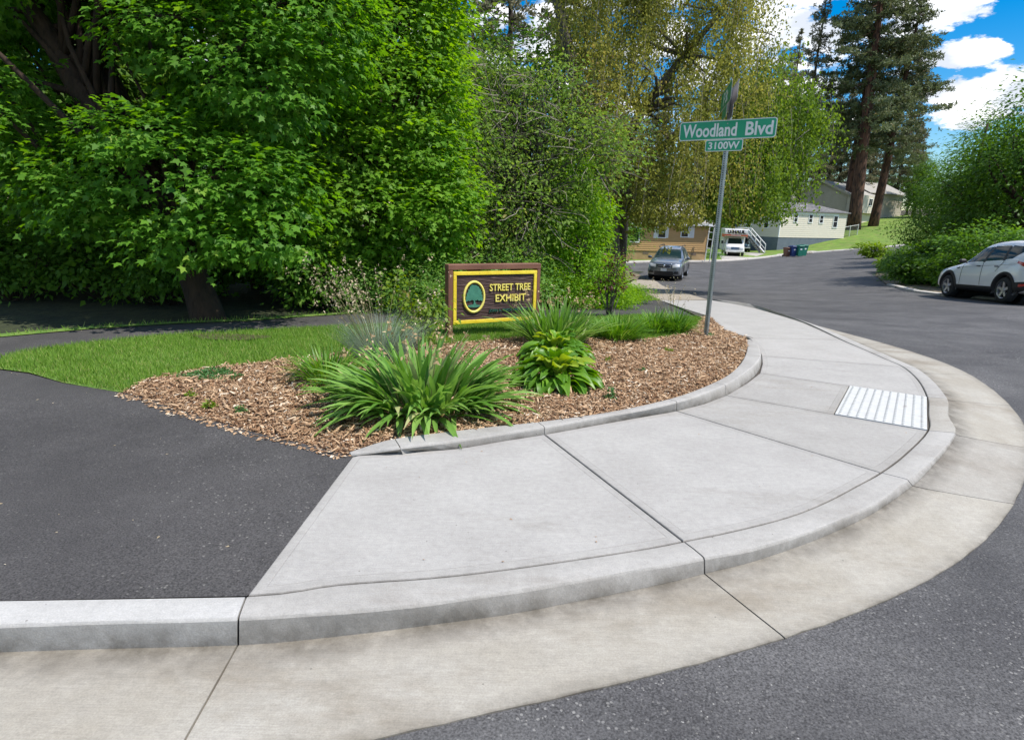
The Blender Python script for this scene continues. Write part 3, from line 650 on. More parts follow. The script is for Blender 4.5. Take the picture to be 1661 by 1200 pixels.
BST = []
for f_, t, i_, k, j in BK: BST.append([flat(f_, 0), flat(t, k), flat(i_, k), Vector((0, 0)), k, j])
def bed_stations():
    out = []
    for i in range(len(BST) - 1):
        for q in range(4): out.append(crom(BST, i, q / 4) + [BST[i][5] if q == 0 else 0])
    out.append(BST[-1]); return out
BS = bed_stations()
bedk = empty('bed_kerb', kind='structure')
bj = [i for i, s_ in enumerate(BS) if s_[5]]
for a, b in zip(bj[:-1], bj[1:]):
    seg = BS[a:b + 1]; rows = []
    for i, (Fo, T, I, _z, k, _) in enumerate(seg):
        sh = Vector((0, 0))
        if i in (0, len(seg) - 1): sh = ((seg[1] if i == 0 else seg[-2])[0] - Fo).normalized() * .003
        h = Hf(T.x, T.y); u = (T - I).normalized(); w1 = wob(T, .001)
        def P3(p, z): return (p.x + sh.x, p.y + sh.y, z)
        rows.append([P3(I, h - .2), P3(I, h + k - .008), P3(I + u * .008, h + k), P3(T - u * .012, h + k + w1), P3(T - u * .003, h + k - .004 + w1), P3(T + u * .002, h + k - .014), P3(Fo + u * .002, h - .001), P3(Fo, h - .2)])
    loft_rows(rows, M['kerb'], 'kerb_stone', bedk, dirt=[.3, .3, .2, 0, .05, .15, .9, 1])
bf = [s_[0] for s_ in BS]; bi = [s_[2] for s_ in BS]
def along(line, p, q):
    i = min(range(len(line)), key=lambda n: (line[n] - p).length); j = min(range(len(line)), key=lambda n: (line[n] - q).length)
    return list(line[i + 1:j] if i < j else line[j + 1:i][::-1])

# sidewalk slabs
walk = empty('sidewalk', kind='structure')
def W(q): return flat(q, 0)
c1 = W((570, 741)); c2 = W((413, 957)); a1 = BST[5][0]; a2 = ST[9][0]; b1 = BST[8][0]; b2 = ST[14][0]; d1 = BST[10][0]; d2 = ST[16][0]
e1 = W((1232, 605)); e2 = ST[18][0]; pA = W((1378, 626)); pD = W((1353, 672)); g1 = W((1235, 577)); g2 = ST[20][0]; h1 = W((1215, 548)); h2 = ST[23][0]
kleft = ST[3][0]
slabs = [([c1] + along(bf, c1, a1) + [a1, a2] + kerb_back(a2, kleft) + [kleft], 'slab'),
         ([a1] + along(bf, a1, b1) + [b1, b2] + kerb_back(b2, a2) + [a2], 'slab'),
         ([b1, W((1140, 655)), d1, pD, d2] + kerb_back(d2, b2) + [b2], 'slab3'),
         ([d1, W((1211, 621)), e1, pA, pD], 'slab3'),
         ([e1, W((1236, 590)), g1, g2] + kerb_back(g2, e2) + [e2, pA], 'slab'),
         ([g1, W((1231, 566)), h1, h2] + kerb_back(h2, g2) + [g2], 'slab2'),
         ([h1, W((1173, 534)), W((1150, 513)), W((1293, 519)), ST[24][0], h2], 'slab2'),
         ([W((1150, 513)), W((1108, 500)), W((1071, 487)), W((1155, 487)), ST[26][0], W((1293, 519))], 'slab2')]
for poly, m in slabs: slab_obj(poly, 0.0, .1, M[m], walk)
under_poly = [c1] + along(bf, c1, BST[-1][0]) + [h1, W((1173, 534)), W((1108, 500)), W((1071, 487)), W((1155, 487))] + [s_[0] for s_ in SS[::-1] if s_[0].x > -1.0]
drape('sidewalk_bedding', [tuple(p) for p in under_poly], -.012, M['joint'], .4)
# tactile plate with its domes
plate_c = [pA, e2, d2, pD]
def plate():
    t = empty('tactile_plate', tuple(((pA + d2) / 2).to_3d()), label='white detectable warning plate with rows of small domes set in the kerb ramp', cat='tactile paving')
    off = Vector(t.location[:2])
    mb = MB(); q = [p - off for p in plate_c]
    if (q[1] - q[0]).x * (q[2] - q[1]).y - (q[1] - q[0]).y * (q[2] - q[1]).x < 0: q.reverse()
    ce = sum(q, Vector((0, 0))) / 4; q2 = [ce + (p - ce) * .985 for p in q]
    mb.prism([tuple(p) for p in q2], -.05, .003); mb.build('plate', M['dome'], t)
    dm = MB()
    P0, P1, P2, P3_ = [ce + (p - ce) * .985 for p in [x - off for x in plate_c]]
    for i in range(10):
        for j in range(20):
            a = (i + .5) / 10; b = (j + .5) / 20
            c = P0.lerp(P1, a).lerp(P3_.lerp(P2, a), b); n = 8; r0, r1 = .0125, .007; hh = .007
            V = [(c.x + r0 * math.cos(2 * math.pi * k / n), c.y + r0 * math.sin(2 * math.pi * k / n), .0025) for k in range(n)] + [(c.x + r1 * 1.4 * math.cos(2 * math.pi * k / n), c.y + r1 * 1.4 * math.sin(2 * math.pi * k / n), .003 + hh) for k in range(n)]
            dm.add(V, [(k, (k + 1) % n, n + (k + 1) % n, n + k) for k in range(n)] + [tuple(range(n, 2 * n))])
    o = dm.build('dome', M['dome'], t); o['kind'] = 'stuff'
plate()
# old tan walk carrying on towards the grey car
tw = [(1071, 487), (1047, 477), (1028, 467), (1016, 460), (1030, 454), (1058, 454), (1066, 457), (1074, 463), (1090, 469), (1117, 477), (1150, 486.5)]
drape('old_sidewalk', [xy(*q) for q in tw], .002, M['tanwalk'], .5, grow=.05)

# asphalt footpath: the wide apron by the kerb and the lane that runs behind the bed
near_edge = [(198, 636), (101, 620), (48, 605), (0, 599)]
mul_left = [(572, 739), (490, 718), (405, 698), (334, 678), (291, 664), (246, 647), (198, 636)]
lower = [(0, 582), (26, 572), (90, 563), (169, 554), (265, 544), (400, 537), (550, 530), (720, 523), (880, 518), (980, 515), (1057, 511), (1134, 516)]
upper = [(1071, 487), (980, 491), (850, 496), (700, 502), (540, 511), (400, 521), (289, 525), (144, 534), (0, 547)]
tip = W((-45, 590))
path_poly = [tuple(s_[0]) for s_ in SS if s_[0].x < -1.0] + [tuple(kleft), tuple(c2)] + [xy(*q) for q in mul_left] + [xy(*q) for q in near_edge[1:]] + [tuple(tip)] + [xy(*q) for q in lower] + [xy(*q) for q in upper] + [(-9, 8.0), (-16, 8.5), (-16, 2.5)]
def lowbump(a): return lambda x, y: a * (np.sin(x * 1.7 + y * .9) + np.sin(x * .8 - y * 2.1))
drape('footpath', path_poly, -.004, M['path'], .35, bumpf=lowbump(.0012))
# road
far_kerb_px = [(985, 428), (1020, 426.5), (1060, 425), (1105, 425), (1150, 424.5), (1180, 423.5), (1215, 421), (1240, 418.5), (1262, 415.5), (1300, 411.5), (1340, 408.5), (1380, 405.5), (1405, 404), (1430, 402), (1470, 398)]
right_edge_px = [(1500, 398), (1440, 418), (1424, 432), (1420, 447), (1438, 462), (1485, 473.5), (1530, 479), (1580, 482.5), (1661, 489)]
fk = [at(q[0], q[1], roff) for q in far_kerb_px]; re_ = [at(q[0], q[1], roff) for q in right_edge_px]
last = re_[-1]; rd = (re_[-1] - re_[-3]).normalized()
shoulder_px = [(1157, 487), (1117, 478), (1090, 470), (1074, 464), (1066, 458), (1055, 455.5), (1046, 452), (1035, 446), (1010, 438), (985, 433)]
road_poly = [(p.x, p.y) for p in gutter_line] + [xy(*q) for q in shoulder_px] + [(p.x, p.y) for p in fk] + [(p.x, p.y) for p in re_] + [(last.x + rd.x * 25, last.y + rd.y * 25), (40, -12), (-14, -12), (gd.x, gd.y)]
drape('road', road_poly, 0, M['road'], .5, bumpf=lambda x, y: -.104 + .08 * ss(y, 5, 8.5), grow=.05)
# planting bed, lawns, woodland floor
mul_top = [(198, 636), (235, 620), (286, 609), (330, 598), (390, 592), (461, 585), (543, 578), (640, 568), (740, 560), (860, 552), (960, 551), (1040, 552), (1110, 545), (1128, 530), (1138, 519)]
bed_poly = [xy(*q) for q in mul_left] + [xy(*q) for q in mul_top[1:]] + [tuple(W((1150, 517))), tuple(W((1173, 535)))] + [tuple(p) for p in bi[::-1]]
_ml = np.array([xy(*q) for q in mul_left])
def bedz(x, y):
    x = np.asarray(x, float); y = np.asarray(y, float); d = np.full(x.shape, 9.)
    for a, b in zip(_ml[:-1], _ml[1:]):
        ab = b - a; t = np.clip(((x - a[0]) * ab[0] + (y - a[1]) * ab[1]) / (ab @ ab), 0, 1); d = np.minimum(d, np.hypot(x - a[0] - t * ab[0], y - a[1] - t * ab[1]))
    return -.003 + (.025 + .02 * np.sin(x * 2.1 + 1) * np.sin(y * 1.9) + .004 * np.sin(x * 17) * np.sin(y * 19)) * ss(d, 0, .35)
BEDP = bed_poly
drape('mulch_bed', bed_poly, 0, M['mulchbase'], .14, bumpf=bedz)
lawn_poly = [xy(*q) for q in near_edge[::-1]][:-1] + [xy(*q) for q in mul_top] + [xy(*q) for q in lower[::-1]] + [tuple(tip)]
drape('lawn', lawn_poly, .004, M['lawn'], .3, bumpf=lambda x, y: .008 * np.sin(x * 2.3) * np.sin(y * 2.9))
fl_px = [(1071, 486.5), (1047, 476.5), (1028, 466), (1014, 459)]
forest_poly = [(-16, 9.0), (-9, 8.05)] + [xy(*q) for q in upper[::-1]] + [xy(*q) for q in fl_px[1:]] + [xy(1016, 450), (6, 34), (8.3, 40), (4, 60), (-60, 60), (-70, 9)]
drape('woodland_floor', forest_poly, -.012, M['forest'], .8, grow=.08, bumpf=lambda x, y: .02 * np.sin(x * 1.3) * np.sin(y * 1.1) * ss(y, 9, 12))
verge_px = [(1071, 486.5), (1047, 476.5), (1028, 466), (1014, 459), (985, 466), (940, 480), (860, 492), (700, 499), (540, 508), (400, 518), (289, 522), (144, 530), (0, 542), (0, 547), (144, 534), (289, 525), (400, 521), (540, 511), (700, 502), (850, 496), (980, 491)]
drape('verge', [xy(*q) for q in verge_px], .006, M['lawn'], .5)
drape('dirt_shoulder', [xy(*q) for q in ((1014, 458), (1028, 453), (1052, 455), (1045, 450), (1036, 445), (1012, 437), (990, 432), (985, 440), (995, 452))], .004, M['dirt'], .8)
# far side: kerb strip, driveway and yards
fkerb = [at(q[0], q[1], 0) for q in far_kerb_px]
def strip(name, line, w, off, h, m):
    rows = []
    for i, p in enumerate(line):
        d = (line[min(i + 1, len(line) - 1)] - line[max(i - 1, 0)]).normalized(); nrm_ = Vector((-d.y, d.x, 0))
        z = Hf(p.x, p.y); z2 = Hf(p.x + nrm_.x * w, p.y + nrm_.y * w)
        rows.append([(p.x, p.y, z - .2), (p.x, p.y, z + h * .8), (p.x + nrm_.x * .06, p.y + nrm_.y * .06, z + h), (p.x + nrm_.x * w, p.y + nrm_.y * w, z2 + h), (p.x + nrm_.x * w, p.y + nrm_.y * w, z2 - .2)])
    o = loft_rows(rows, m, name, None); o['kind'] = 'structure'; return o
strip('far_kerb', fkerb, .55, 0, .10, M['farkerb'])
yard = [xy(q[0], q[1] - 0.3) for q in far_kerb_px] + [(75, 92), (80, 150), (0, 150), (4, 60)]
drape('far_yard', yard, .03, M['lawnfar'], 1.5, grow=.03)
drive = [xy(1172, 423.2), xy(1212, 420.8), xy(1240, 412.2), xy(1226, 410.5), (27.5, 75), (20.5, 75), xy(1166, 414)]
drape('driveway', drive, .05, M['driveway'], 1.2)
pad2 = [xy(1258, 415.3), xy(1330, 408.8), xy(1318, 407.5), xy(1262, 412.2)]
drape('bin_pad', pad2, .06, M['driveway'], 1.0)
rdirt = [(p.x, p.y) for p in re_[4:]] + [(last.x + rd.x * 25, last.y + rd.y * 25), (60, 0), (60, 60), (38, 60), (re_[3].x, re_[3].y)]
drape('right_verge', rdirt, .01, M['dirt'], .9, grow=.05)
strip('right_kerb', [at(q[0], q[1], 0) for q in right_edge_px[4:]][::1], .16, 0, .05, M['farkerb'])

# ------------------------------------------------------------------ trees
def L3(px, py, Y, rx, rz, ry):           # a crown lump seen at a pixel: radii across and up in pixels, depth in metres
    p = pt(px, py, Y); k = Y / F; return (p.x, p.y, p.z, rx * k, ry, rz * k)
def ground_at(px, Y):
    lo, hi = -200, 1400
    for _ in range(30):
        m = (lo + hi) / 2; p = pt(px, m, Y)
        if p.z > Hf(p.x, Y): lo = m
        else: hi = m
    return Vector((p.x, Y, Hf(p.x, Y)))
def tree(name, label, cat, base, trunk, lumps, leaf, m, bark, n_clumps, per, cr, size, T, group=None, limbs=14, limb_from=.55, shell=(.72, 1.03), lr=.03, **kw):
    """trunk: list of (point, radius) rising from base"""
    base = Vector(base); root = empty(name, base, label=label, cat=cat, group=group)
    lum = [(l[0] - base.x, l[1] - base.y, l[2] - base.z, l[3], l[4], l[5]) for l in lumps]
    cro, C = crown(leaf, lum, n_clumps, per, cr, size, T, m, root, shell=shell, **kw)
    cro.name = 'crown'
    tb = MB(); pts = [Vector(p) - base for p, r_ in trunk]; rad = [r_ for p, r_ in trunk]
    fp, fr = [], []
    for i in range(len(pts) - 1):
        for q in range(3): t = q / 3; fp.append(pts[i].lerp(pts[i + 1], t)); fr.append(rad[i] + (rad[i + 1] - rad[i]) * t)
    fp.append(pts[-1]); fr.append(rad[-1]); fp.insert(0, fp[0] - Vector((0, 0, .3))); fr.insert(0, fr[0] * 1.1)
    tb.tube(fp, fr, 12); tb.build('trunk', bark, root, True)
    if limbs:
        lb = MB(); idx = rng.choice(len(C), min(limbs, len(C)), replace=False); nf = len(fp)
        for i in idx:
            c = Vector(C[i]); k = int(nf * limb_from + random.random() * nf * (1 - limb_from)); k = min(k, nf - 1)
            below = [j for j in range(1, nf) if fp[j].z < c.z + .5 and j >= nf * limb_from * .6]
            if below: k = random.choice(below)
            limb(lb, fp[k], c, min(fr[k] * .45, lr * 2.2), lr * .25)
            for _ in range(2):
                c2 = Vector(C[rng.integers(len(C))])
                if (c2 - c).length < cr * 5: limb(lb, fp[k].lerp(c, .55), c2, lr * .7, lr * .15, n=4, seg=3)
        lo = lb.build('limb', bark, root, True)
    return root

def big_maple():
    b = at(338, 516)
    tr = [(b, .235), (pt(322, 470, 8.55), .20), (pt(303, 420, 8.5), .185), (pt(262, 345, 8.5), .175), (pt(205, 255, 8.6), .17), (pt(135, 155, 8.7), .15), (pt(88, 75, 8.8), .13), (pt(42, 0, 8.9), .115), (pt(-30, -130, 9.0), .09), (pt(-60, -260, 9.2), .05)]
    lum = [L3(300, 280, 8.2, 150, 105, 1.0), L3(190, 300, 8.4, 130, 75, 1.0), L3(420, 300, 8.1, 95, 75, .8), L3(330, 375, 7.9, 120, 50, .7), L3(250, 215, 8.0, 110, 45, .8), L3(440, 370, 7.9, 70, 50, .55), L3(90, 285, 8.8, 90, 60, .9),
           L3(420, 110, 8.6, 130, 105, 1.1), L3(310, 55, 8.6, 110, 80, 1.0), L3(480, 30, 8.9, 120, 100, 1.2), L3(240, -60, 9, 150, 60, 1.4), L3(30, 130, 8.4, 60, 45, .7), L3(20, 210, 8.2, 60, 55, .8), L3(60, -60, 9.5, 160, 70, 1.4), L3(350, -150, 9.5, 260, 90, 2.0), L3(120, -250, 10, 280, 100, 2.0), L3(-120, 120, 9, 120, 160, 1.4), L3(-60, -60, 8.5, 130, 90, 1.6), L3(330, -330, 10, 260, 130, 2.2)]
    t = tree('maple_tree', 'large dark green maple with a leaning trunk standing behind the footpath on the left', 'tree', b, tr, lum, 'crown', M['maple'], M['bark'], 2650, 32, .31, .088, MAPLE, limbs=60, limb_from=.3, droop=.5, upn=.9, flat=.3, shell=(.7, 1.05), lr=.022)
    mb = MB(); p = [pt(262, 345, 8.5), pt(235, 240, 8.9), pt(178, 125, 9.3), pt(140, 55, 9.5), pt(108, 0, 9.6), pt(60, -120, 9.8)]
    mb.tube([q - b for q in p], [.15, .13, .11, .10, .09, .06], 10)
    p = [pt(150, 70, 9.45), pt(205, 40, 9.4), pt(230, -30, 9.4)]; mb.tube([q - b for q in p], [.06, .05, .03], 8)
    mb.build('limb', M['bark'], t, True)
big_maple()
def bright_maple():
    b = ground_at(612, 12.2)
    tr = [(b, .2), (b + Vector((0.1, 0, 1.5)), .17), (b + Vector((-.1, .1, 3.2)), .14), (b + Vector((.2, 0, 6)), .09), (b + Vector((.1, 0, 9)), .04)]
    lum = [L3(600, 330, 10.6, 100, 75, 1.0), L3(690, 345, 10.8, 80, 65, .9), L3(560, 250, 10.8, 110, 90, 1.1), L3(680, 250, 11.2, 75, 70, 1.0), L3(640, 160, 11.2, 110, 90, 1.2), L3(600, 60, 11.4, 130, 85, 1.4), L3(660, 20, 11.8, 90, 70, 1.2), L3(560, -40, 11.6, 120, 70, 1.4), L3(620, -130, 11.8, 150, 110, 1.9), L3(540, 400, 10.8, 70, 45, .8), L3(640, 420, 11, 90, 50, .8), L3(730, 300, 11.0, 45, 45, .6), L3(610, -260, 12, 130, 110, 1.7)]
    tree('maple_tree', 'bright green maple rising behind the wooden sign, left of the vine covered snag', 'tree', b, tr, lum, 'crown', M['maple2'], M['bark'], 1900, 28, .34, .095, MAPLE, limbs=40, droop=.45, upn=.85, flat=.32, shell=(.7, 1.05), lr=.02)
bright_maple()
def cherry():
    b = ground_at(835, 13.4)
    tr = [(b, .12), (b + Vector((.1, 0, 1.4)), .1), (b + Vector((.2, .1, 2.8)), .075), (b + Vector((0, 0, 4.6)), .03)]
    lum = [L3(800, 250, 12.6, 95, 80, 1.0), L3(770, 330, 12.2, 80, 70, .9), L3(860, 330, 12.2, 90, 80, .9), L3(930, 200, 12.8, 75, 50, .8), L3(960, 255, 12.4, 75, 55, .8), L3(840, 170, 13, 90, 60, .9), L3(800, 110, 13.2, 50, 45, .7), L3(810, 400, 12.4, 90, 50, .8), L3(900, 140, 13.2, 60, 40, .7), L3(1000, 210, 12.6, 40, 30, .5)]
    t = tree('cherry_tree', 'loose fruit tree with small glossy leaves and bare grey twigs behind the wooden sign', 'tree', b, tr, lum, 'crown', M['cherry'], M['barkg'], 760, 16, .34, .085, OVATE, limbs=150, droop=.5, upn=.4, flat=.6, shell=(.35, 1.2), lr=.014, jitter=.8)
    mb = MB()
    for _ in range(320):
        L_ = lum[random.randrange(10)]; c = Vector(L_[:3]) - b; d = Vector(sph(1)[0]); a = c + Vector((d.x * L_[3], d.y * L_[4], d.z * L_[5])) * random.uniform(.3, .8)
        limb(mb, a, a + Vector((d.x, d.y, d.z * .4 - .15)) * random.uniform(.5, 1.2), .009, .003, .2, 3, 4)
    mb.build('twig', M['twig'], t); t.children[-1]['kind'] = 'stuff'
cherry()
def vine():
    b = ground_at(935, 13.6)
    tr = [(b, .14), (b + Vector((.05, 0, 1.5)), .12), (b + Vector((.0, 0, 3.0)), .08)]
    lum = [L3(940, 440, 13, 55, 45, .7), L3(938, 390, 13.1, 45, 45, .6), L3(930, 335, 13.2, 42, 45, .55), L3(925, 290, 13.3, 36, 38, .5), L3(960, 350, 13.2, 30, 40, .4), L3(900, 440, 13, 45, 40, .6), L3(985, 455, 13.4, 28, 30, .4)]
    tree('vine_covered_snag', 'tall yellow green column of vine over a dead trunk right of the wooden sign', 'tree', b, tr, lum, 'crown', M['vine'], M['barkg'], 900, 18, .22, .075, OVATE, limbs=10, droop=.7, upn=.2, flat=.8, shell=(.75, 1.08), jitter=.7)
vine()
def weeping(name, label, b, trunk, lumps, m, bark, n_str, slen, lsize, per, tw=.004, twm=None, zfl=-9):
    root = empty(name, b, label=label, cat='tree'); lum = [(l[0] - b.x, l[1] - b.y, l[2] - b.z, l[3], l[4], l[5]) for l in lumps]
    K, KO = crown_points(lum, max(60, n_str // 18), (.5, 1.03), .3)
    ki = rng.integers(len(K), size=n_str); C = K[ki] + rng.normal(size=(n_str, 3)) * np.array([.30, .30, .28]); O = KO[ki]; ktone = rng.random(len(K))[ki]
    L = slen * rng.uniform(.35, 1.2, n_str)
    L = np.minimum(L, np.maximum(.15, C[:, 2] + b.z - zfl - rng.random(n_str) * .5))
    P = []; A = []; S = []
    lowz = min(l[2] - l[5] for l in lum)
    t = rng.random((n_str, per)); out = O[:, None, :2] * (.35 * np.sqrt(t))[..., None] * L[:, None, None] * .5
    pz = C[:, None, 2] - t * L[:, None] + .15 * L[:, None] * (1 - t)
    sway = rng.normal(size=(n_str, 1, 2)) * .12 * t[..., None] * L[:, None, None]
    pxy = C[:, None, :2] + out + sway + rng.normal(size=(n_str, per, 2)) * lsize * .9
    P = np.concatenate([pxy, pz[..., None]], -1).reshape(-1, 3)
    n = len(P); A = sph(n) * .7; A[:, 2] -= .8; Nn = sph(n) + np.repeat(O, per, 0) * .8 + np.array([0, 0, .35])
    tone = np.clip(np.repeat(ktone, per) * .6 + rng.random(n) * .42, 0, 1)
    o = soup('crown', leafV(P, A, Nn, lsize * rng.uniform(.6, 1.3, n), OVATE * np.array([1.25, 1, 1])), 4, m, root, tone)
    tb = MB()
    for tr in trunk:
        fp = [Vector(p) - b for p, r_ in tr]; tb.tube(fp, [r_ for p, r_ in tr], 10)
    tb.build('trunk', bark, root, True)
    lb = MB(); alltr = [(Vector(p) - b, r_) for tr in trunk for p, r_ in tr]
    for i in rng.choice(n_str, min(60, n_str), replace=False):
        c = Vector(C[i]); k = min((q for q in alltr), key=lambda q: (q[0] - c).length + (0 if q[0].z < c.z + 1 else 6)); limb(lb, k[0], c, min(.09, k[1] * .6), .012, .2, 5, 5)
    lb.build('limb', bark, root, True)
    sb = MB()
    for i in rng.choice(n_str, min(380, n_str), replace=False):
        c = Vector(C[i]); e = c + Vector((O[i, 0] * L[i] * .18, O[i, 1] * L[i] * .18, -L[i])); m_ = c + Vector((O[i, 0], O[i, 1], 0)) * L[i] * .12 + Vector((0, 0, -L[i] * .4))
        sb.tube([c, m_, e], [tw * 1.6, tw * 1.2, tw * .6], 3, cap=False)
    o = sb.build('twig', twm or M['twig'], root); o['kind'] = 'stuff'
    return root
def birches():
    b = ground_at(992, 22)
    tr = [[(b, .36), (pt(990, 330, 22), .30), (pt(975, 250, 22), .25), (pt(930, 120, 22.4), .22), (pt(905, 0, 22.8), .18), (pt(900, -120, 23), .12)],
          [(pt(985, 290, 22), .2), (pt(1040, 180, 22), .16), (pt(1110, 90, 21.8), .11), (pt(1170, 20, 21.5), .07), (pt(1200, -60, 21), .04)]]
    lum = [L3(1060, 80, 21.5, 110, 110, 2.2), L3(1010, 170, 21, 90, 90, 2.0), L3(1090, 190, 20.5, 110, 90, 2.0), L3(1170, 90, 21, 75, 85, 1.6), L3(1060, 290, 20.5, 85, 65, 1.6), L3(1130, 270, 20.2, 80, 60, 1.4), L3(1190, 30, 21, 55, 60, 1.4), L3(1020, 330, 21, 50, 40, 1.2), L3(1080, 340, 20.2, 60, 28, 1.1), L3(1000, 20, 22, 90, 90, 2.2), L3(1120, -40, 21.5, 110, 80, 2.4), L3(1000, -90, 22, 120, 80, 2.6)]
    r_ = weeping('weeping_birch', 'huge drooping olive brown birch hanging over the tan house', b, tr, lum, M['birch'], M['barkg'], 2800, 2.2, .085, 34, zfl=pt(1080, 372, 21).z)
    b = ground_at(1003, 25.5)
    tr = [[(b, .26), (pt(1012, 340, 25), .22), (pt(1050, 262, 24), .17), (pt(1110, 205, 23.4), .13), (pt(1175, 168, 23), .09), (pt(1235, 150, 22.6), .05), (pt(1290, 160, 22.5), .02)],
          [(pt(1110, 205, 23.4), .1), (pt(1150, 250, 22.6), .07), (pt(1200, 285, 22), .03)]]
    lum = [L3(1235, 190, 22, 70, 55, 1.4), L3(1200, 250, 21.5, 65, 55, 1.3), L3(1285, 175, 22.5, 50, 35, 1.0), L3(1245, 260, 22, 55, 45, 1.2), L3(1215, 310, 21.5, 45, 32, .9), L3(1255, 130, 22.5, 40, 40, 1.1), L3(1165, 320, 21, 40, 30, .9), L3(1300, 215, 22.6, 25, 30, .6)]
    root = weeping('birch_tree', 'green birch arching behind the street name sign, in front of the cream house', b, tr, lum, M['birchg'], M['barkg'], 1400, 1.7, .105, 26, zfl=pt(1215, 366, 21.5).z)
birches()

# conifers: one set of branch meshes per kind, copied down each trunk
def pine_crown(hgt, z0, rmax, n_br, tuft, m, seed, dens=1.0):
    g = np.random.default_rng(seed); P = []; mb = MB()
    for i in range(n_br):
        t = g.random() ** .85; z = z0 + (hgt - z0) * t; r_ = rmax * (1 - t) ** .55 * g.uniform(.55, 1.1) * (0.55 + .45 * min(1, t * 5 + .3)); az = g.random() * 6.283
        a = Vector((0, 0, z)); tipz = z + r_ * g.uniform(-.35, .25); e = Vector((math.cos(az) * r_, math.sin(az) * r_, tipz)); mid = a.lerp(e, .5) - Vector((0, 0, r_ * .10))
        mb.tube([a, mid, e], [.05 + .02 * r_ * .3, .035, .012], 4, cap=False)
        nt = max(3, int(r_ * 5 * dens))
        for _ in range(nt):
            q = g.random() ** .6; p = a.lerp(mid, q * 2) if q < .5 else mid.lerp(e, q * 2 - 1)
            P.append((p.x + g.normal() * .22 * r_ * .4, p.y + g.normal() * .22 * r_ * .4, p.z + g.normal() * .16 + .05))
    P = np.array(P); n = len(P); k = 9
    C = np.repeat(P, k, 0); D = nrm(g.normal(size=(n * k, 3)) + np.array([0, 0, .35])); S = tuft * g.uniform(.7, 1.2, n * k)
    X = nrm(np.cross(D, g.normal(size=(n * k, 3)))) * (tuft * .16)
    V = np.stack([C - X * .5, C + D * S[:, None] * .55 - X, C + D * S[:, None], C + D * S[:, None] * .55 + X], 1)
    tone = np.clip(np.repeat(g.random(n), k) * .6 + g.random(n * k) * .4, 0, 1)
    return V, tone, mb
def pine_proto(hgt, z0, rmax, n_br, tuft, m, bark, rt, seed, lean=0, dens=1.0):
    V, tone, mb = pine_crown(hgt, z0, rmax, n_br, tuft, m, seed, dens)
    o = soup('crown', V, 4, m, None, tone); cm = o.data; bpy.data.objects.remove(o)
    o = mb.build('branch', bark); bm_ = o.data; bpy.data.objects.remove(o)
    tb = MB(); g = random.Random(seed); pts = []; rad = []
    for i in range(13):
        t = i / 12; pts.append((g.uniform(-.12, .12) * t, g.uniform(-.12, .12) * t, -.6 + (hgt + .6) * t)); rad.append(rt * (1.18 if i == 0 else 1 - t) ** .8 + .03)
    tb.tube(pts, rad, 10); o = tb.build('trunk', bark, None, True); tm = o.data; bpy.data.objects.remove(o)
    return cm, bm_, tm
def pine_at(base, proto, label, rz=0, s=1.0, tilt=(0, 0), group=None, name='pine_tree'):
    r_ = empty(name, base, label=label, cat='tree', group=group); r_.rotation_euler = (tilt[0], tilt[1], rz); r_.scale = (s, s, s)
    for n_, me in zip(('crown', 'branch', 'trunk'), proto):
        o = bpy.data.objects.new(n_, me); COL.objects.link(o); o.parent = r_
        if n_ == 'branch': o['kind'] = 'stuff'
    return r_
PP = pine_proto(44, 12.5, 10.5, 125, .56, M['needle'], M['barkp'], .92, 3)
PQ = pine_proto(34, 9, 4.2, 105, .42, M['needleb'], M['barkpd'], .34, 5, dens=.9)
PR = pine_proto(30, 4, 4.6, 140, .55, M['needleb'], M['barkpd'], .34, 8)
def gp(px, Y): p = ground_at(px, Y); return p
pine_at(gp(1384, 93), PP, 'tallest reddish ponderosa pine with a thick trunk behind the chain link fence', .3, 1, (0, -.055))
pine_at(gp(1369, 97), PP, 'pine with a thinner dark trunk close on the left of the thick red pine', 1.2, .82, (0, -.05))
pine_at(gp(1416, 96), PP, 'ponderosa pine in front of the pale stucco house, right of the thick red pine', 2.5, .72, (0, -.045))
pine_at(gp(1287, 96), PQ, 'slim pine with open crown against the clouds, left of the big pines', .2, .98, (0, 0))
pine_at(gp(1448, 120), PR, 'dark pine at the right edge of the pine group, above the far lawn', .9, 1.0)
bgp = [(1205, 118, 'PR', .9), (1235, 105, 'PQ', 1.0), (1262, 128, 'PR', 1.15), (1318, 112, 'PQ', .9), (1335, 130, 'PR', 1.1), (1352, 118, 'PR', .95), (1400, 135, 'PR', 1.1), (1425, 128, 'PQ', 1.0), (1385, 112, 'PR', .8), (1300, 140, 'PR', 1.1), (1170, 125, 'PR', 1.15), (1470, 135, 'PR', .8), (1120, 110, 'PR', 1.1), (1060, 115, 'PR', 1.2)]
for i, (px, Y, k, s_) in enumerate(bgp):
    pine_at(gp(px, Y), {'PR': PR, 'PQ': PQ}[k], 'dark pine in the wood behind the hillside houses', i * 1.7, s_ * .78, group='pines in the wood behind the houses')
for i, (px, Y, k, s_) in enumerate([(818, 34, 'PQ', .62), (750, 46, 'PQ', .8), (890, 44, 'PQ', .85), (1255, 90, 'PQ', .8)]):
    pine_at(gp(px, Y), {'PR': PR, 'PQ': PQ}[k], ['bare grey trunked pine rising above the fruit tree', 'sparse grey pine top above the bright green maple', 'dark pine top left of the huge olive birch', 'pine standing between the green birch and the slim pine'][i], i * 2.1, s_)

